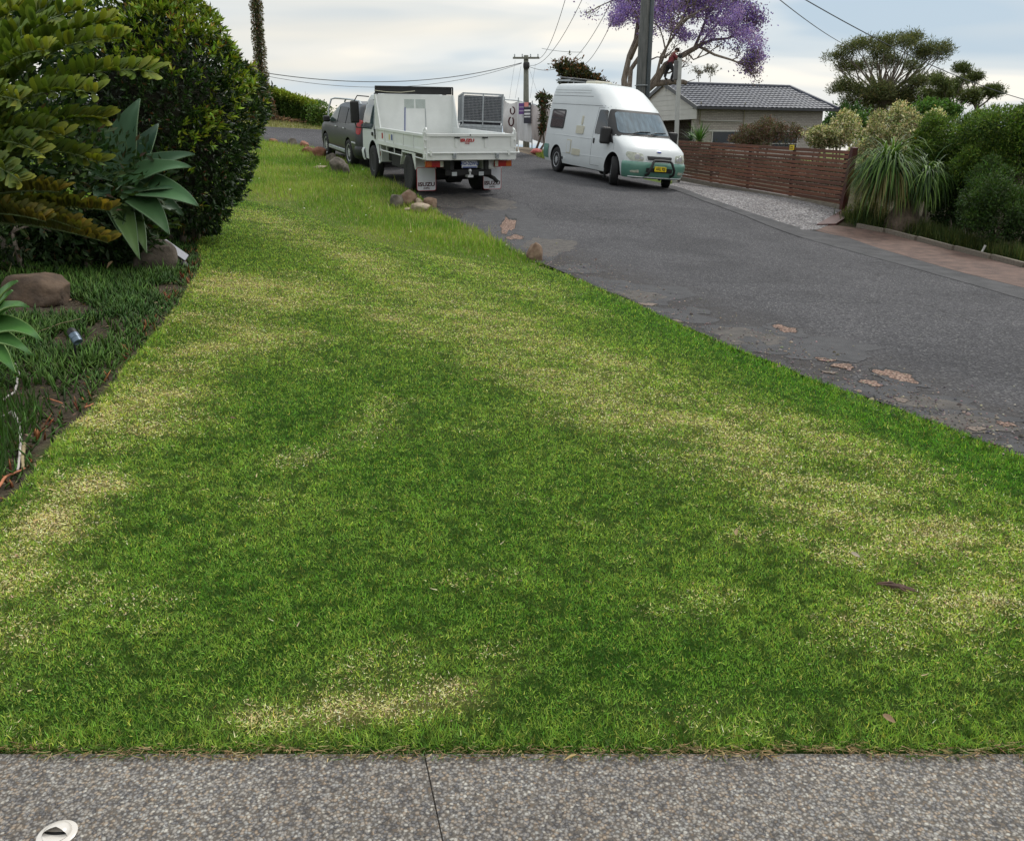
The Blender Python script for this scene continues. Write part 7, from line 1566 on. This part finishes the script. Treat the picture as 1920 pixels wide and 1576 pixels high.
    BL = [((1172, 5), 26, 26), ((1160, 30), 20, 16), ((1165, 12), 24, 20), ((1190, 30), 26, 20), ((1155, 40), 14, 10), ((1225, 22), 22, 22), ((1243, 40), 24, 14), ((1268, 55), 24, 14), ((1283, 68), 18, 12), ((1300, 20), 26, 26), ((1262, 10), 26, 16), ((1335, 5), 26, 20), ((1348, 40), 26, 18), ((1330, 62), 18, 10), ((1370, 45), 24, 16), ((1392, 62), 24, 14), ((1410, 78), 20, 16), ((1424, 100), 14, 14), ((1380, 22), 18, 14), ((1315, -15), 50, 18), ((1200, -15), 50, 18), ((1400, 115), 16, 10), ((1410, 132), 16, 8), ((1215, 62), 18, 10)]
    kk = D / FPX / 1.12; cen = []
    for (x_, y_), a_, b_ in BL:
        for _ in range(int(5 + a_ * b_ * .044)): dd = sph(1, rg)[0] * rg.random() ** .4; pp = at(x_ + dd[0] * a_, y_ + dd[2] * b_, D + dd[1] * 1.6) - O; cen.append(tuple(pp))
    cen = np.array(cen); m = 42; n = len(cen) * m; p = np.repeat(cen, m, 0) + rg.normal(size=(n, 3)) * np.array([.15, .15, .10]); sz = rg.uniform(.05, .11, n)
    scatter('blossom', LEAF_V, LEAF_F, p, dir_mats(rg.normal(size=(n, 3)), rg.uniform(0, 6, n)), np.c_[sz * .7, sz, sz], jit(rg, n, mixc([.24, .16, .58], [.50, .36, .85], rg.random(n)), .14), M_petal, t)
    B = P_[~keep]; m = 6; n = len(B) * m; p = np.repeat(B, m, 0) + rg.normal(size=(n, 3)) * .16; sz = rg.uniform(.05, .11, n)
    scatter('seed_pods', LEAF_V, LEAF_F, p, dir_mats(rg.normal(size=(n, 3)), rg.uniform(0, 6, n)), np.c_[sz * .6, sz, sz], jit(rg, n, (.16, .13, .13), .3), M_leaf, t)
jacaranda()

# ---- trees and shrubs on the right
def flat_tree():
    D = 58.; c = at(1650, 215, D); g = h(c.x, c.y); O = V(c.x, c.y, g); t = thing('flat_topped_tree', 'tall spreading tree with flat tiers of dark olive foliage', 'tree', O); rg = np.random.default_rng(5); rr = random.Random(5); q = MB()
    cl = [((1580, 100), 18, 8), ((1605, 82), 30, 9), ((1640, 78), 26, 9), ((1668, 76), 28, 10), ((1700, 70), 22, 9), ((1712, 66), 12, 7), ((1738, 82), 26, 11), ((1765, 88), 18, 11), ((1745, 98), 26, 9), ((1590, 125), 26, 8), ((1560, 104), 12, 6), ((1625, 118), 24, 8), ((1655, 95), 24, 9), ((1680, 110), 22, 9), ((1715, 118), 18, 8),
          ((1600, 155), 28, 12), ((1640, 158), 30, 14), ((1680, 160), 32, 15), ((1720, 155), 28, 12), ((1740, 142), 22, 8), ((1570, 163), 16, 6), ((1610, 185), 26, 12), ((1650, 180), 30, 14), ((1690, 185), 26, 12), ((1722, 178), 24, 12), ((1640, 205), 22, 10)]
    blobs = []; fork = at(1655, 185, D) - O; q.tube([(0, 0, -.2), V(0, 0, 0).lerp(fork, .5), fork], [.45, .36, .30], 10)
    for (x, y), a, b in cl:
        dz = rr.uniform(-2, 2); p = at(x, y + b * .5, D + dz) - O; k = D / FPX / 1.12; blobs += [(tuple(p + V(rr.uniform(-1.05, 1.05) * a * k * s2, rr.uniform(-.5, .5) * a * k, rr.uniform(-.75, .65) * b * k * s2)), (a * k * (1.1 - .55 * s2), a * k * .7, b * k * 1.3 * (1.1 - .45 * s2))) for s2 in (.35, 1, 1, 1.2, 1.2)]
        for j in range(3):
            e_ = p + V(rr.uniform(-.5, .5) * a * k, rr.uniform(-.5, .5) * a * k, -b * k * .2); m = fork.lerp(e_, .5) + V(rr.gauss(0, .3), rr.gauss(0, .3), -.25 * abs(e_.x - fork.x) * .4 + rr.gauss(0, .2)); q.tube([fork.lerp(m, .0), fork.lerp(m, .6), m, m.lerp(e_, .5) + V(rr.gauss(0, .12), 0, .05), e_], [.07, .06, .045, .03, .015], 6)
    q.build('trunk', M_barkm, t, smooth=True, angle=0)
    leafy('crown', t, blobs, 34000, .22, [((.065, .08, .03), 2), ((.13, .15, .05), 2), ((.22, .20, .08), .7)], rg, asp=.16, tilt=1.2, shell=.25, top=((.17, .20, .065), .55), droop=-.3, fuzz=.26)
flat_tree()
def small_euc(label, cl, D, seed, base):
    c = at(base[0], base[1], D); g = h(c.x, c.y); O = V(c.x, c.y, g); t = thing('gum_tree', label, 'tree', O, 0, 'open gum trees beyond the shrubs'); rg = np.random.default_rng(seed); rr = random.Random(seed); q = MB(); blobs = []; fork = at(base[0], base[1], D) - O; q.tube([(0, 0, -.2), fork], [.16, .12], 8); k = D / FPX / 1.12
    for (x, y), a, b in cl:
        p = at(x, y, D + rr.uniform(-1, 1)) - O; blobs += [(tuple(p + V(rr.uniform(-1, 1) * a * k * s2, 0, rr.uniform(-.8, .6) * b * k * s2)), (a * k * (1 - .5 * s2), a * k * .7, b * k * (1 - .45 * s2))) for s2 in (.3, 1, 1, 1)]; m = fork.lerp(p, .5) + V(rr.gauss(0, .15), 0, rr.gauss(0, .15)); q.tube([fork, m, p], [.07, .05, .02], 6)
        for j in range(4): q.tube([m, p + V(rr.uniform(-.7, .7) * a * k, rr.uniform(-.5, .5) * a * k, 0)], [.03, .012], 5)
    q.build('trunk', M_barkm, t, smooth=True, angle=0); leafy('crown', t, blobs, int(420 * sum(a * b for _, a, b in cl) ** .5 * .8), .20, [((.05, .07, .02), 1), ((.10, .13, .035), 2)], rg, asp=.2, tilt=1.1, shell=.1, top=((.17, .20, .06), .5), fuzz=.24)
small_euc('open gum tree with rounded olive clumps right of the flat-topped tree', [((1765, 155), 18, 10), ((1790, 168), 22, 12), ((1815, 180), 20, 11), ((1775, 178), 18, 10), ((1745, 175), 14, 8), ((1800, 150), 10, 5)], 54, 8, (1790, 215))
small_euc('slim gum tree with small separate tufts high above the right shrubs', [((1805, 127), 13, 6), ((1828, 145), 14, 7), ((1868, 170), 17, 8), ((1850, 170), 10, 6)], 56, 9, (1830, 205))
def shrub(name, label, cat, D, blobs_px, n, size, cols, seed, group=None, asp=.4, shell=.5, top=None, tilt=.7, material=None, stems=5, flowers=None, zsq=1., depth=1.0, amt=.28, droop=0., sprays=True):
    xs = [b[0][0] for b in blobs_px]; cx = sum(xs) / len(xs); c = at(cx, 300, D); g = h(c.x, D); O = V(c.x, D, g); t = thing(name, label, cat, O, 0, group); rg = np.random.default_rng(seed); rr = random.Random(seed); k = D / FPX / 1.12; blobs = []
    for (x, y), a, b, *dz in blobs_px: p = at(x, y, D + (dz[0] if dz else 0)) - O; blobs.append((tuple(p), (a * k, max(a * k * depth, .25), b * k)))
    base_ = list(blobs)
    for (bx, by, bz), (ra, rb, rc) in base_:
        for _ in range(7): dd = sph(1, rg)[0]; f_ = rg.uniform(.28, .5); blobs.append(((bx + dd[0] * ra * .95, by + dd[1] * rb * .95, bz + dd[2] * rc * .95), (ra * f_, rb * f_, rc * f_ * rg.uniform(.7, 1.2))))
    leafy('foliage', t, blobs, int(n * 1.5), size, cols, rg, asp=asp, tilt=tilt, shell=shell, top=top, material=material, amt=amt, droop=droop)
    sp_p, sp_t = [], []
    for (bx, by, bz), (ra, rb, rc) in base_:
        for _ in range(int(14 + 30 * ra)):
            dd = sph(1, rg)[0]; dd[2] = abs(dd[2]) * .8 + .1; o0 = np.array([bx + dd[0] * ra * .9, by + dd[1] * rb * .9, bz + dd[2] * rc * .9]); dv = dd + rg.normal(size=3) * .4; dv[2] += .3; dv /= np.linalg.norm(dv); l = rg.uniform(1.5, 4.2) * size
            for u in np.linspace(.1, 1, 9): sp_p.append(o0 + dv * l * u + np.array([0, 0, -.25 * l * u * u])); sp_t.append(dv * .5 + rg.normal(size=3) * .7)
    if sp_p and sprays and stems != 3 and name != 'red_leaved_shrub':
        m_ = len(sp_p); cc = np.array([q_[0] for q_ in cols])[rg.integers(0, len(cols), m_)] * 1.25; s9 = size * rg.uniform(.6, 1.1, m_); scatter('shoots', LEAF_V, LEAF_F, np.array(sp_p), dir_mats(np.array(sp_t), rg.uniform(0, 6, m_)), np.c_[s9 * asp, s9, s9], jit(rg, m_, cc, .25), material or M_leaf, t)
    q = MB()
    for i in range(stems): b_ = V(*rr.choice(base_)[0]); s_ = V(b_.x * .5 + rr.gauss(0, .2), rr.gauss(0, .2), -.1); q.tube([s_, s_.lerp(b_, .5) + V(rr.gauss(0, .1), 0, 0), b_], [.05, .035, .02], 6); branches(q, s_.lerp(b_, .7), (b_ - s_).normalized(), min(.5, (b_ - s_).length * .2), .015, 1, rr)
    q.build('stems', M_barkm, t, smooth=True, angle=0)
    if flowers:
        fn, fc, fs = flowers; p, d, _ = canopy_points(base_, fn, rg, .97); k_ = np.linalg.norm(p, axis=1) > 0; scatter('flowers', OVAL_V, OVAL_F, p + d * .05, dir_mats(d + rg.normal(size=(fn, 3)) * .5, rg.uniform(0, 6, fn)), np.c_[fs * np.ones(fn), fs * np.ones(fn), fs * np.ones(fn)], jit(rg, fn, fc, .12), M_petal, t)
    return t
CREAM = [((.52, .49, .28), 3), ((.66, .61, .40), 1.5), ((.13, .18, .05), 2.2), ((.20, .16, .08), .4)]
shrub('flowering_shrub', 'cream-flowered shrub just behind the right half of the timber fence', 'shrub', 30, [((1545, 255), 32, 16), ((1585, 235), 24, 24), ((1530, 262), 20, 12), ((1570, 262), 30, 14)], 8000, .09, CREAM, 61, 'cream-flowered shrubs', asp=.4, tilt=1.)
shrub('flowering_shrub', 'tall cream-flowered shrub in front of the flat-topped tree', 'shrub', 28, [((1660, 240), 34, 30), ((1685, 222), 22, 28), ((1640, 265), 32, 26), ((1625, 285), 26, 20)], 9500, .085, CREAM, 62, 'cream-flowered shrubs', asp=.4, tilt=1.)
shrub('flowering_shrub', 'small cream plume shrub left of the big green bushes', 'shrub', 24, [((1715, 232), 24, 14), ((1755, 222), 16, 16), ((1705, 262), 24, 24), ((1690, 285), 22, 18)], 5200, .08, CREAM, 63, 'cream-flowered shrubs', stems=3, asp=.4, tilt=1.)
shrub('red_leaved_shrub', 'wiry reddish brown shrub behind the middle of the timber fence', 'shrub', 31, [((1410, 252), 32, 20), ((1445, 243), 34, 22), ((1475, 256), 26, 20), ((1395, 262), 26, 12), ((1420, 266), 40, 12)], 7500, .085, [((.075, .085, .03), 2), ((.16, .085, .06), 1.4), ((.10, .05, .04), 1), ((.20, .16, .12), .6)], 64, shell=.2, tilt=1.2, asp=.3)
G1 = [((.022, .055, .008), 2), ((.075, .135, .018), 2), ((.17, .25, .035), 1.2)]
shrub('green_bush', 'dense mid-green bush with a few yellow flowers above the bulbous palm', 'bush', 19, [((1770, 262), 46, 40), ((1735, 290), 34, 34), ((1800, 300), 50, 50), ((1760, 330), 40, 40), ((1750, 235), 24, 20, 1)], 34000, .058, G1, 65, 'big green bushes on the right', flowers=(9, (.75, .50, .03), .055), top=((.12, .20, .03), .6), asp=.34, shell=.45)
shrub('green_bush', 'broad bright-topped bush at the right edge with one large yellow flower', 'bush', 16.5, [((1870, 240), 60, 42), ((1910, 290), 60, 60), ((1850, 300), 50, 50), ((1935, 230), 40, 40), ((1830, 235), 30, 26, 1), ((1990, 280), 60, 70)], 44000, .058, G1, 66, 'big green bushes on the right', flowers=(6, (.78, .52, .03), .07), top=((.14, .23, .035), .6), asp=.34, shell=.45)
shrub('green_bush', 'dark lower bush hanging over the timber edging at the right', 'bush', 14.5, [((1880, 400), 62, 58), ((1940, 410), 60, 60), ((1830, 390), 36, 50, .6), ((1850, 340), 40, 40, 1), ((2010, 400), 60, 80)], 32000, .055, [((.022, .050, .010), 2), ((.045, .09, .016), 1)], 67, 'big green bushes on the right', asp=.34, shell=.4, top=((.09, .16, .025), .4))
shrub('green_bush', 'shaded bush between the bulbous palm and the right shrubs', 'bush', 17.0, [((1780, 390), 34, 56), ((1805, 370), 30, 60)], 7500, .075, [((.020, .045, .010), 2), ((.04, .08, .015), 1)], 68, 'big green bushes on the right', shell=.4)
shrub('green_bush', 'bright leafy bush peeping between the cream shrubs and big green bushes', 'bush', 33, [((1735, 215), 30, 22), ((1770, 210), 26, 16), ((1700, 235), 22, 18), ((1620, 235), 20, 22)], 6000, .12, [((.06, .13, .025), 2), ((.10, .2, .03), 1)], 69, 'big green bushes on the right')
shrub('low_fence_planting', 'low yellow-green weedy planting under the bulbous palm by the fence end', 'shrub', 17.9, [((1610, 400), 22, 26), ((1640, 405), 26, 24), ((1625, 360), 20, 34, .8), ((1615, 330), 14, 26, 1.)], 5200, .06, [((.10, .13, .03), 2), ((.20, .19, .06), 1), ((.05, .08, .02), 1.5)], 70, asp=.2, tilt=1.2, stems=3)
shrub('fern_clump', 'low dark leafy clump around the foot of the big grey-green agave', 'plant', 9.3, [((190, 440), 60, 40), ((240, 430), 40, 50), ((140, 460), 60, 40), ((90, 430), 50, 60), ((215, 470), 50, 22)], 5200, .10, [((.020, .045, .012), 2), ((.035, .07, .018), 1)], 75, shell=.3, asp=.3, stems=3)
shrub('dark_shrub', 'dark leafy shrub showing above the campervan roof', 'shrub', 38, [((1062, 128), 16, 12), ((1082, 138), 26, 14), ((1100, 148), 22, 12), ((1075, 155), 20, 12), ((1120, 158), 16, 5)], 3800, .15, [((.030, .040, .015), 2), ((.06, .055, .02), 1), ((.16, .07, .04), .35)], 71, asp=.45, shell=.15)
shrub('climbing_shrub', 'straggly leafy growth hanging at the rear corner of the campervan', 'shrub', 29.0, [((1022, 184), 12, 8), ((1020, 198), 8, 8), ((1018, 222), 6, 14), ((1017, 242), 5, 10)], 700, .12, [((.04, .055, .02), 2), ((.15, .06, .03), .5)], 72, shell=.1, stems=3)
shrub('green_bush', 'dark green tree crown behind the right corner of the brick house', 'bush', 55, [((1575, 222), 16, 20), ((1590, 240), 20, 20), ((1600, 215), 16, 12), ((1560, 235), 14, 14)], 2600, .22, [((.04, .09, .02), 2), ((.07, .14, .03), 1)], 73, 'big green bushes on the right')
shrub('tuft_plant', 'thin flowering stems above the house roof behind the jacaranda limb', 'plant', 60, [((1310, 140), 5, 5), ((1333, 136), 8, 6)], 120, .16, [((.14, .13, .12), 1)], 74, shell=.1, stems=2)
shrub('hedge_planting', 'dark tangled planting right behind the slats of the timber fence', 'shrub', 25, [((1300, 290), 36, 24, 2.8), ((1350, 300), 40, 24, 1.8), ((1410, 312), 44, 25, .6), ((1470, 322), 44, 26, -.6), ((1530, 330), 44, 30, -2.0), ((1572, 335), 24, 30, -2.9)], 9000, .07, [((.025, .035, .012), 3), ((.05, .05, .02), 1), ((.28, .25, .14), .25)], 76, shell=.3, tilt=1.1, stems=3, depth=.35)
def clothesline():
    D = 50; p = MB(); a = at(1568, 231, D); b = at(1610, 225, D); O = a.copy(); g = h(a.x, a.y); t = thing('clothes_line', 'pale clothes line frame with a teal cloth right of the brick house', 'clothes line', (a.x, a.y, g)); O = V(a.x, a.y, g)
    p.tube([a - O, b - O], .035, 6); p.tube([b - O, V(b.x - O.x, b.y - O.y, 0)], .05, 8); p.build('frame', mat('pale_pipe', (.5, .58, .58), rough=.4), t); q = MB(); c = at(1598, 226, D) - O; q.box((c.x - .45, c.y - .03, c.z - .35), (c.x + .35, c.y + .03, c.z + .05)); q.build('cloth', mat('teal_cloth', (.04, .22, .20), rough=.8, var=.2), t, bevel=.02)
clothesline()

# ---- strap-leaved plants: yucca and the bulbous palm
def straps(name, parent, o_, n, ln, w_, rg, col, el=(-.2, 1.3), droop=.5, seg=7, drybot=None, tipw=.2):
    """arching strap leaves merged as one crown"""
    V_, F_, C_ = [], [], []
    for i in range(n):
        a = rg.uniform(0, 6.283); e_ = rg.uniform(*el); l = ln * rg.uniform(.55, 1.15); d = np.array([math.cos(a) * math.cos(e_), math.sin(a) * math.cos(e_), math.sin(e_)]); sd_ = np.array([-math.sin(a), math.cos(a), 0]); p = np.array(o_, float) + rg.normal(0, .05, 3) * min(1, droop); dr = droop * rg.uniform(.55, 1.25); b = len(V_); c = np.array(col[int(rg.random() * len(col))]) * rg.uniform(.7, 1.3)
        if drybot is not None and (e_ < drybot[0] and rg.random() < drybot[2]): c = np.array(drybot[1]) * rg.uniform(.7, 1.3)
        for k in range(seg + 1):
            u = k / seg; ww = w_ * (1 - (1 - tipw) * u ** 2) / 2 * (1 if k < seg else .15); V_ += [p - sd_ * ww, p + sd_ * ww]; C_ += [c, c]; d = d + np.array([0, 0, -dr / seg * (1 + u)]) + rg.normal(0, .05 * min(1, droop), 3); d /= np.linalg.norm(d); p = p + d * l / seg
        F_ += [(b + 2 * k, b + 2 * k + 1, b + 2 * k + 3, b + 2 * k + 2) for k in range(seg)]
    mb = MB(); mb.add(V_, F_); o = mb.build(name, M_leaf, parent, smooth=True, angle=0, fix=False); c = np.ones((len(C_), 4), np.float32); c[:, :3] = np.array(C_); o.data.color_attributes.new('Col', 'FLOAT_COLOR', 'POINT').data.foreach_set('color', c.reshape(-1)); return o
def ponytail():
    D = 17.0; c = at(1690, 432, D); g = h(c.x, c.y); O = V(c.x, c.y, g); t = thing('ponytail_palm', 'bulbous-trunked palm with two drooping mops of strappy leaves', 'palm', O); rg = np.random.default_rng(15); k = D / FPX / 1.12
    q = MB(); q.lathe([(.33, -.1), (.36, .06), (.33, .18), (.24, .34), (.15, .52), (.11, .75)], n=22); q.tube([(0, 0, .6), at(1675, 340, D) - O, at(1672, 312, D) - O], [.12, .09, .06], 10); q.tube([(.03, 0, .6), at(1725, 350, D) - O, at(1734, 332, D) - O], [.10, .07, .05], 10); q.build('trunk', mat('bulb_bark', (.085, .065, .045), rough=.95, vscale=7, col2=(.16, .12, .09), bump=.02, bscale=20), t, smooth=True, angle=60)
    cols = [(.040, .095, .018), (.10, .19, .035), (.022, .05, .014), (.15, .24, .05)]  # mixed tones put leaf highlights and dark gaps into the colour
    straps('crown', t, at(1668, 312, D) - O, 900, 1.05, .024, rg, cols, el=(-.5, 1.35), droop=2.3, drybot=(.3, (.17, .15, .05), .6))
    straps('crown', t, at(1650, 318, D + .6) - O, 600, .85, .022, rg, cols, el=(-.4, 1.3), droop=2.3, drybot=(.5, (.18, .16, .05), .7))
    straps('crown', t, at(1738, 332, D - .2) - O, 560, .80, .024, rg, cols, el=(-.4, 1.35), droop=2.7)
ponytail()
def yucca():
    D = 28.5; c = at(1311, 262, D); g = h(c.x, c.y); O = V(c.x, c.y, g); t = thing('yucca', 'spiky green yucca behind the left end of the timber fence', 'yucca', O); rg = np.random.default_rng(16); q = MB(); q.tube([(0, 0, -.1), c - O], .06, 8); q.build('trunk', M_barkm, t, smooth=True); straps('crown', t, c - O - V(0, 0, .05), 90, .66, .05, rg, [(.07, .17, .03), (.12, .23, .05), (.05, .12, .03)], el=(-.1, 1.5), droop=.3, tipw=.1)
    D = 27.5; c = at(1296, 262, D + 2); straps('crown', t, c - O, 40, .6, .04, rg, [(.03, .07, .03)], el=(0, 1.3), droop=.4, tipw=.1)
yucca()
def verge_weeds():
    rg = np.random.default_rng(51); n = 7000; a = [G(*p) for p in [(1590, 424), (1700, 440), (1800, 466), (1920, 498), (2000, 518)]]; u = rg.random(n) * 3.999; i = u.astype(int); f = u - i; A = np.array([list(p)[:2] for p in a]); p = A[i] * (1 - f[:, None]) + A[i + 1] * f[:, None]; p = p + np.c_[rg.uniform(.0, .5, n), rg.uniform(.1, 1.1, n)]
    hh = rg.uniform(.06, .35, n); o = scatter('shaded_weeds', BLADE_V, BLADE_F, np.c_[p, H(p[:, 0], p[:, 1])], euler_mats(rg.uniform(0, 6.28, n), rg.uniform(.7, 1.5, n), rg.normal(0, .4, n)), np.c_[np.full(n, .012), hh, hh], jit(rg, n, mixc([.03, .06, .014], [.13, .14, .04], rg.random(n) ** 2), .2), M_grass); tag(o, kind='stuff')
    n = 2200; x = rg.uniform(.8, 1.8, n); y = rg.uniform(26.5, 29.5, n); k = ~inpoly(x, y, ROADPOLY); x, y = x[k], y[k]; n = len(x)
    if n: o = scatter('kerb_grass', BLADE_V, BLADE_F, np.c_[x, y, H(x, y)], euler_mats(rg.uniform(0, 6.28, n), rg.uniform(.7, 1.5, n), rg.normal(0, .4, n)), np.c_[np.full(n, .02), np.full(n, .12), np.full(n, .1)], jit(rg, n, (.20, .24, .06), .2), M_grass); tag(o, kind='stuff')
verge_weeds()

# ------------------------------------------------------------------ the climber in the jacaranda
M_skin = mat('skin', (.42, .25, .18), rough=.55, var=.08); M_shirt = mat('red_check_shirt', (.30, .050, .045), rough=.85, vscale=26, col2=(.16, .05, .08)); M_trou = mat('black_trousers', (.016, .016, .019), rough=.85, var=.3); M_hairm = mat('dark_cap', (.035, .018, .014), rough=.7, var=.3)
def skinned(name, joints, edges, material, parent, sub=2, root=0):
    bm = bmesh.new(); ly = bm.verts.layers.skin.verify(); vs = []
    for i, (p, r) in enumerate(joints): v = bm.verts.new(p); v[ly].radius = (r, r) if not hasattr(r, '__len__') else r; v[ly].use_root = (i == root); vs.append(v)
    for a, b in edges: bm.edges.new((vs[a], vs[b]))
    me = bpy.data.meshes.new(name); bm.to_mesh(me); bm.free(); me.materials.append(material); o = bpy.data.objects.new(name, me); COL.objects.link(o); o.parent = parent
    md = o.modifiers.new('skin', 'SKIN'); md.use_smooth_shade = True; s_ = o.modifiers.new('sub', 'SUBSURF'); s_.levels = sub; s_.render_levels = sub; return o
def climber():
    D = 41.6; O = at(1259, 153, D); t = thing('person', 'tree climber in red shirt and black trousers standing on a limb of the purple-flowered tree', 'person', O); J = lambda px, py, d=0: at(px, py, D + d) - O
    hip, waist, chest, neck, head, crown = J(1256, 121), J(1257.5, 115), J(1261, 105), J(1264.5, 98.5), J(1268.5, 95.5), J(1271.5, 92.5)
    ls, rs = J(1263, 101, -.17), J(1262, 101, .17); le, re = J(1271, 110, -.20), J(1268, 111, .20); lw, rw = J(1279, 113, -.10), J(1276, 108, .10)
    lh, rh = J(1256, 122, -.10), J(1256.5, 122, .10); lk, rk = J(1264, 134, -.16), J(1249, 134, .14); la, ra = J(1258.5, 148.5, -.08), J(1246.5, 145, .14); lt, rt_ = J(1264, 151.3, -.08), J(1252, 148, .14)
    js = [(hip, .085), (waist, .09), (chest, .12), (neck, .055), (head, .085), (crown, .078), (ls, .06), (le, .042), (lw, .028), (rs, .06), (re, .042), (rw, .028), (lh, .06), (lk, .045), (la, .03), (rh, .06), (rk, .045), (ra, .03)]
    es = [(0, 1), (1, 2), (2, 3), (3, 4), (4, 5), (2, 6), (6, 7), (7, 8), (2, 9), (9, 10), (10, 11), (0, 12), (12, 13), (13, 14), (0, 15), (15, 16), (16, 17)]
    fd = (head - neck).normalized(); fwd = V(.75, -.1, -.65).normalized(); js.append((head + fwd * .105, .018)); es.append((4, len(js) - 1))                       # nose
    for w_, e_, s_ in ((8, 7, 1), (11, 10, -1)):
        wp, ep = js[w_][0], js[e_][0]; d = (wp - ep).normalized(); sd_ = d.cross(V(0, 0, 1)).normalized(); dn = sd_.cross(d); pm = wp + d * .07; js.append((pm, .024)); k = len(js) - 1; es.append((w_, k))
        for j, (off, l) in enumerate(((-.028, .062), (-.010, .075), (.010, .070), (.028, .055))):
            a = pm + sd_ * off + d * .03; b = a + d * l * .5 - dn * .008; c = b + d * l * .35 - dn * .028; js += [(a, .0095), (b, .009), (c, .008)]; n = len(js); es += [(k, n - 3), (n - 3, n - 2), (n - 2, n - 1)]
        a = wp + d * .02 - sd_ * .035 * s_; b = a + d * .035 - sd_ * .02 * s_ - dn * .02; js += [(a, .011), (b, .009)]; n = len(js); es += [(w_, n - 2), (n - 2, n - 1)]
    skinned('body', js, es, M_skin, t)
    skinned('shirt', [(waist, .15), (chest, .165), (neck.lerp(chest, .35), .085), (ls, .082), (ls.lerp(le, .95), .058), (rs, .082), (rs.lerp(re, .95), .058), (hip.lerp(waist, .5), .15)], [(7, 0), (0, 1), (1, 2), (1, 3), (3, 4), (1, 5), (5, 6)], M_shirt, t, root=0)
    skinned('trousers', [(hip, .165), (lh, .125), (lk, .082), (la.lerp(lk, -.1), .066), (rh, .125), (rk, .082), (ra.lerp(rk, -.1), .066), (hip.lerp(waist, .9), .15)], [(7, 0), (0, 1), (1, 2), (2, 3), (0, 4), (4, 5), (5, 6)], M_trou, t)
    for a, b in ((la, lt), (ra, rt_)): skinned('boot', [(a, .055), (a.lerp(b, .3) - V(0, 0, .05), .05), (b - V(0, 0, .02), .042)], [(0, 1), (1, 2)], M_blk, t)
    q = MB(); up_ = (crown - neck).normalized(); x, y, z = frame_from(up_ * .8 - fwd * .35); rows = [[head + up_ * .02 + (x * math.cos(a) * math.cos(e_) + y * math.sin(a) * math.cos(e_) + z * math.sin(e_)) * .125 for a in np.linspace(0, 6.283, 17)] for e_ in np.linspace(-.1, 1.5, 7)]; q.grid(rows); q.build('cap', M_hairm, t, smooth=True, angle=0)
    q = MB(); c = waist.lerp(hip, .4); q.tube([c + V(.15 * math.cos(a), .15 * math.sin(a), .015 * math.cos(a)) for a in np.linspace(0, 6.283, 17)[:-1]], .022, 6, close=True); h1 = J(1248, 121); q.tube([c + V(-.12, 0, 0), h1, J(1252, 132)], .018, 5); q.build('harness', M_blk, t)
    q = MB(); g = 2.6; q.tube([J(1249, 154), J(1249, 172)], .012, 5); q.tube([J(1249, 164), J(1249, 167)], .03, 6); tag(q.build('climbing_rope', M_wire), 'rope hanging from the limb under the tree climber', 'rope').location = O
climber()
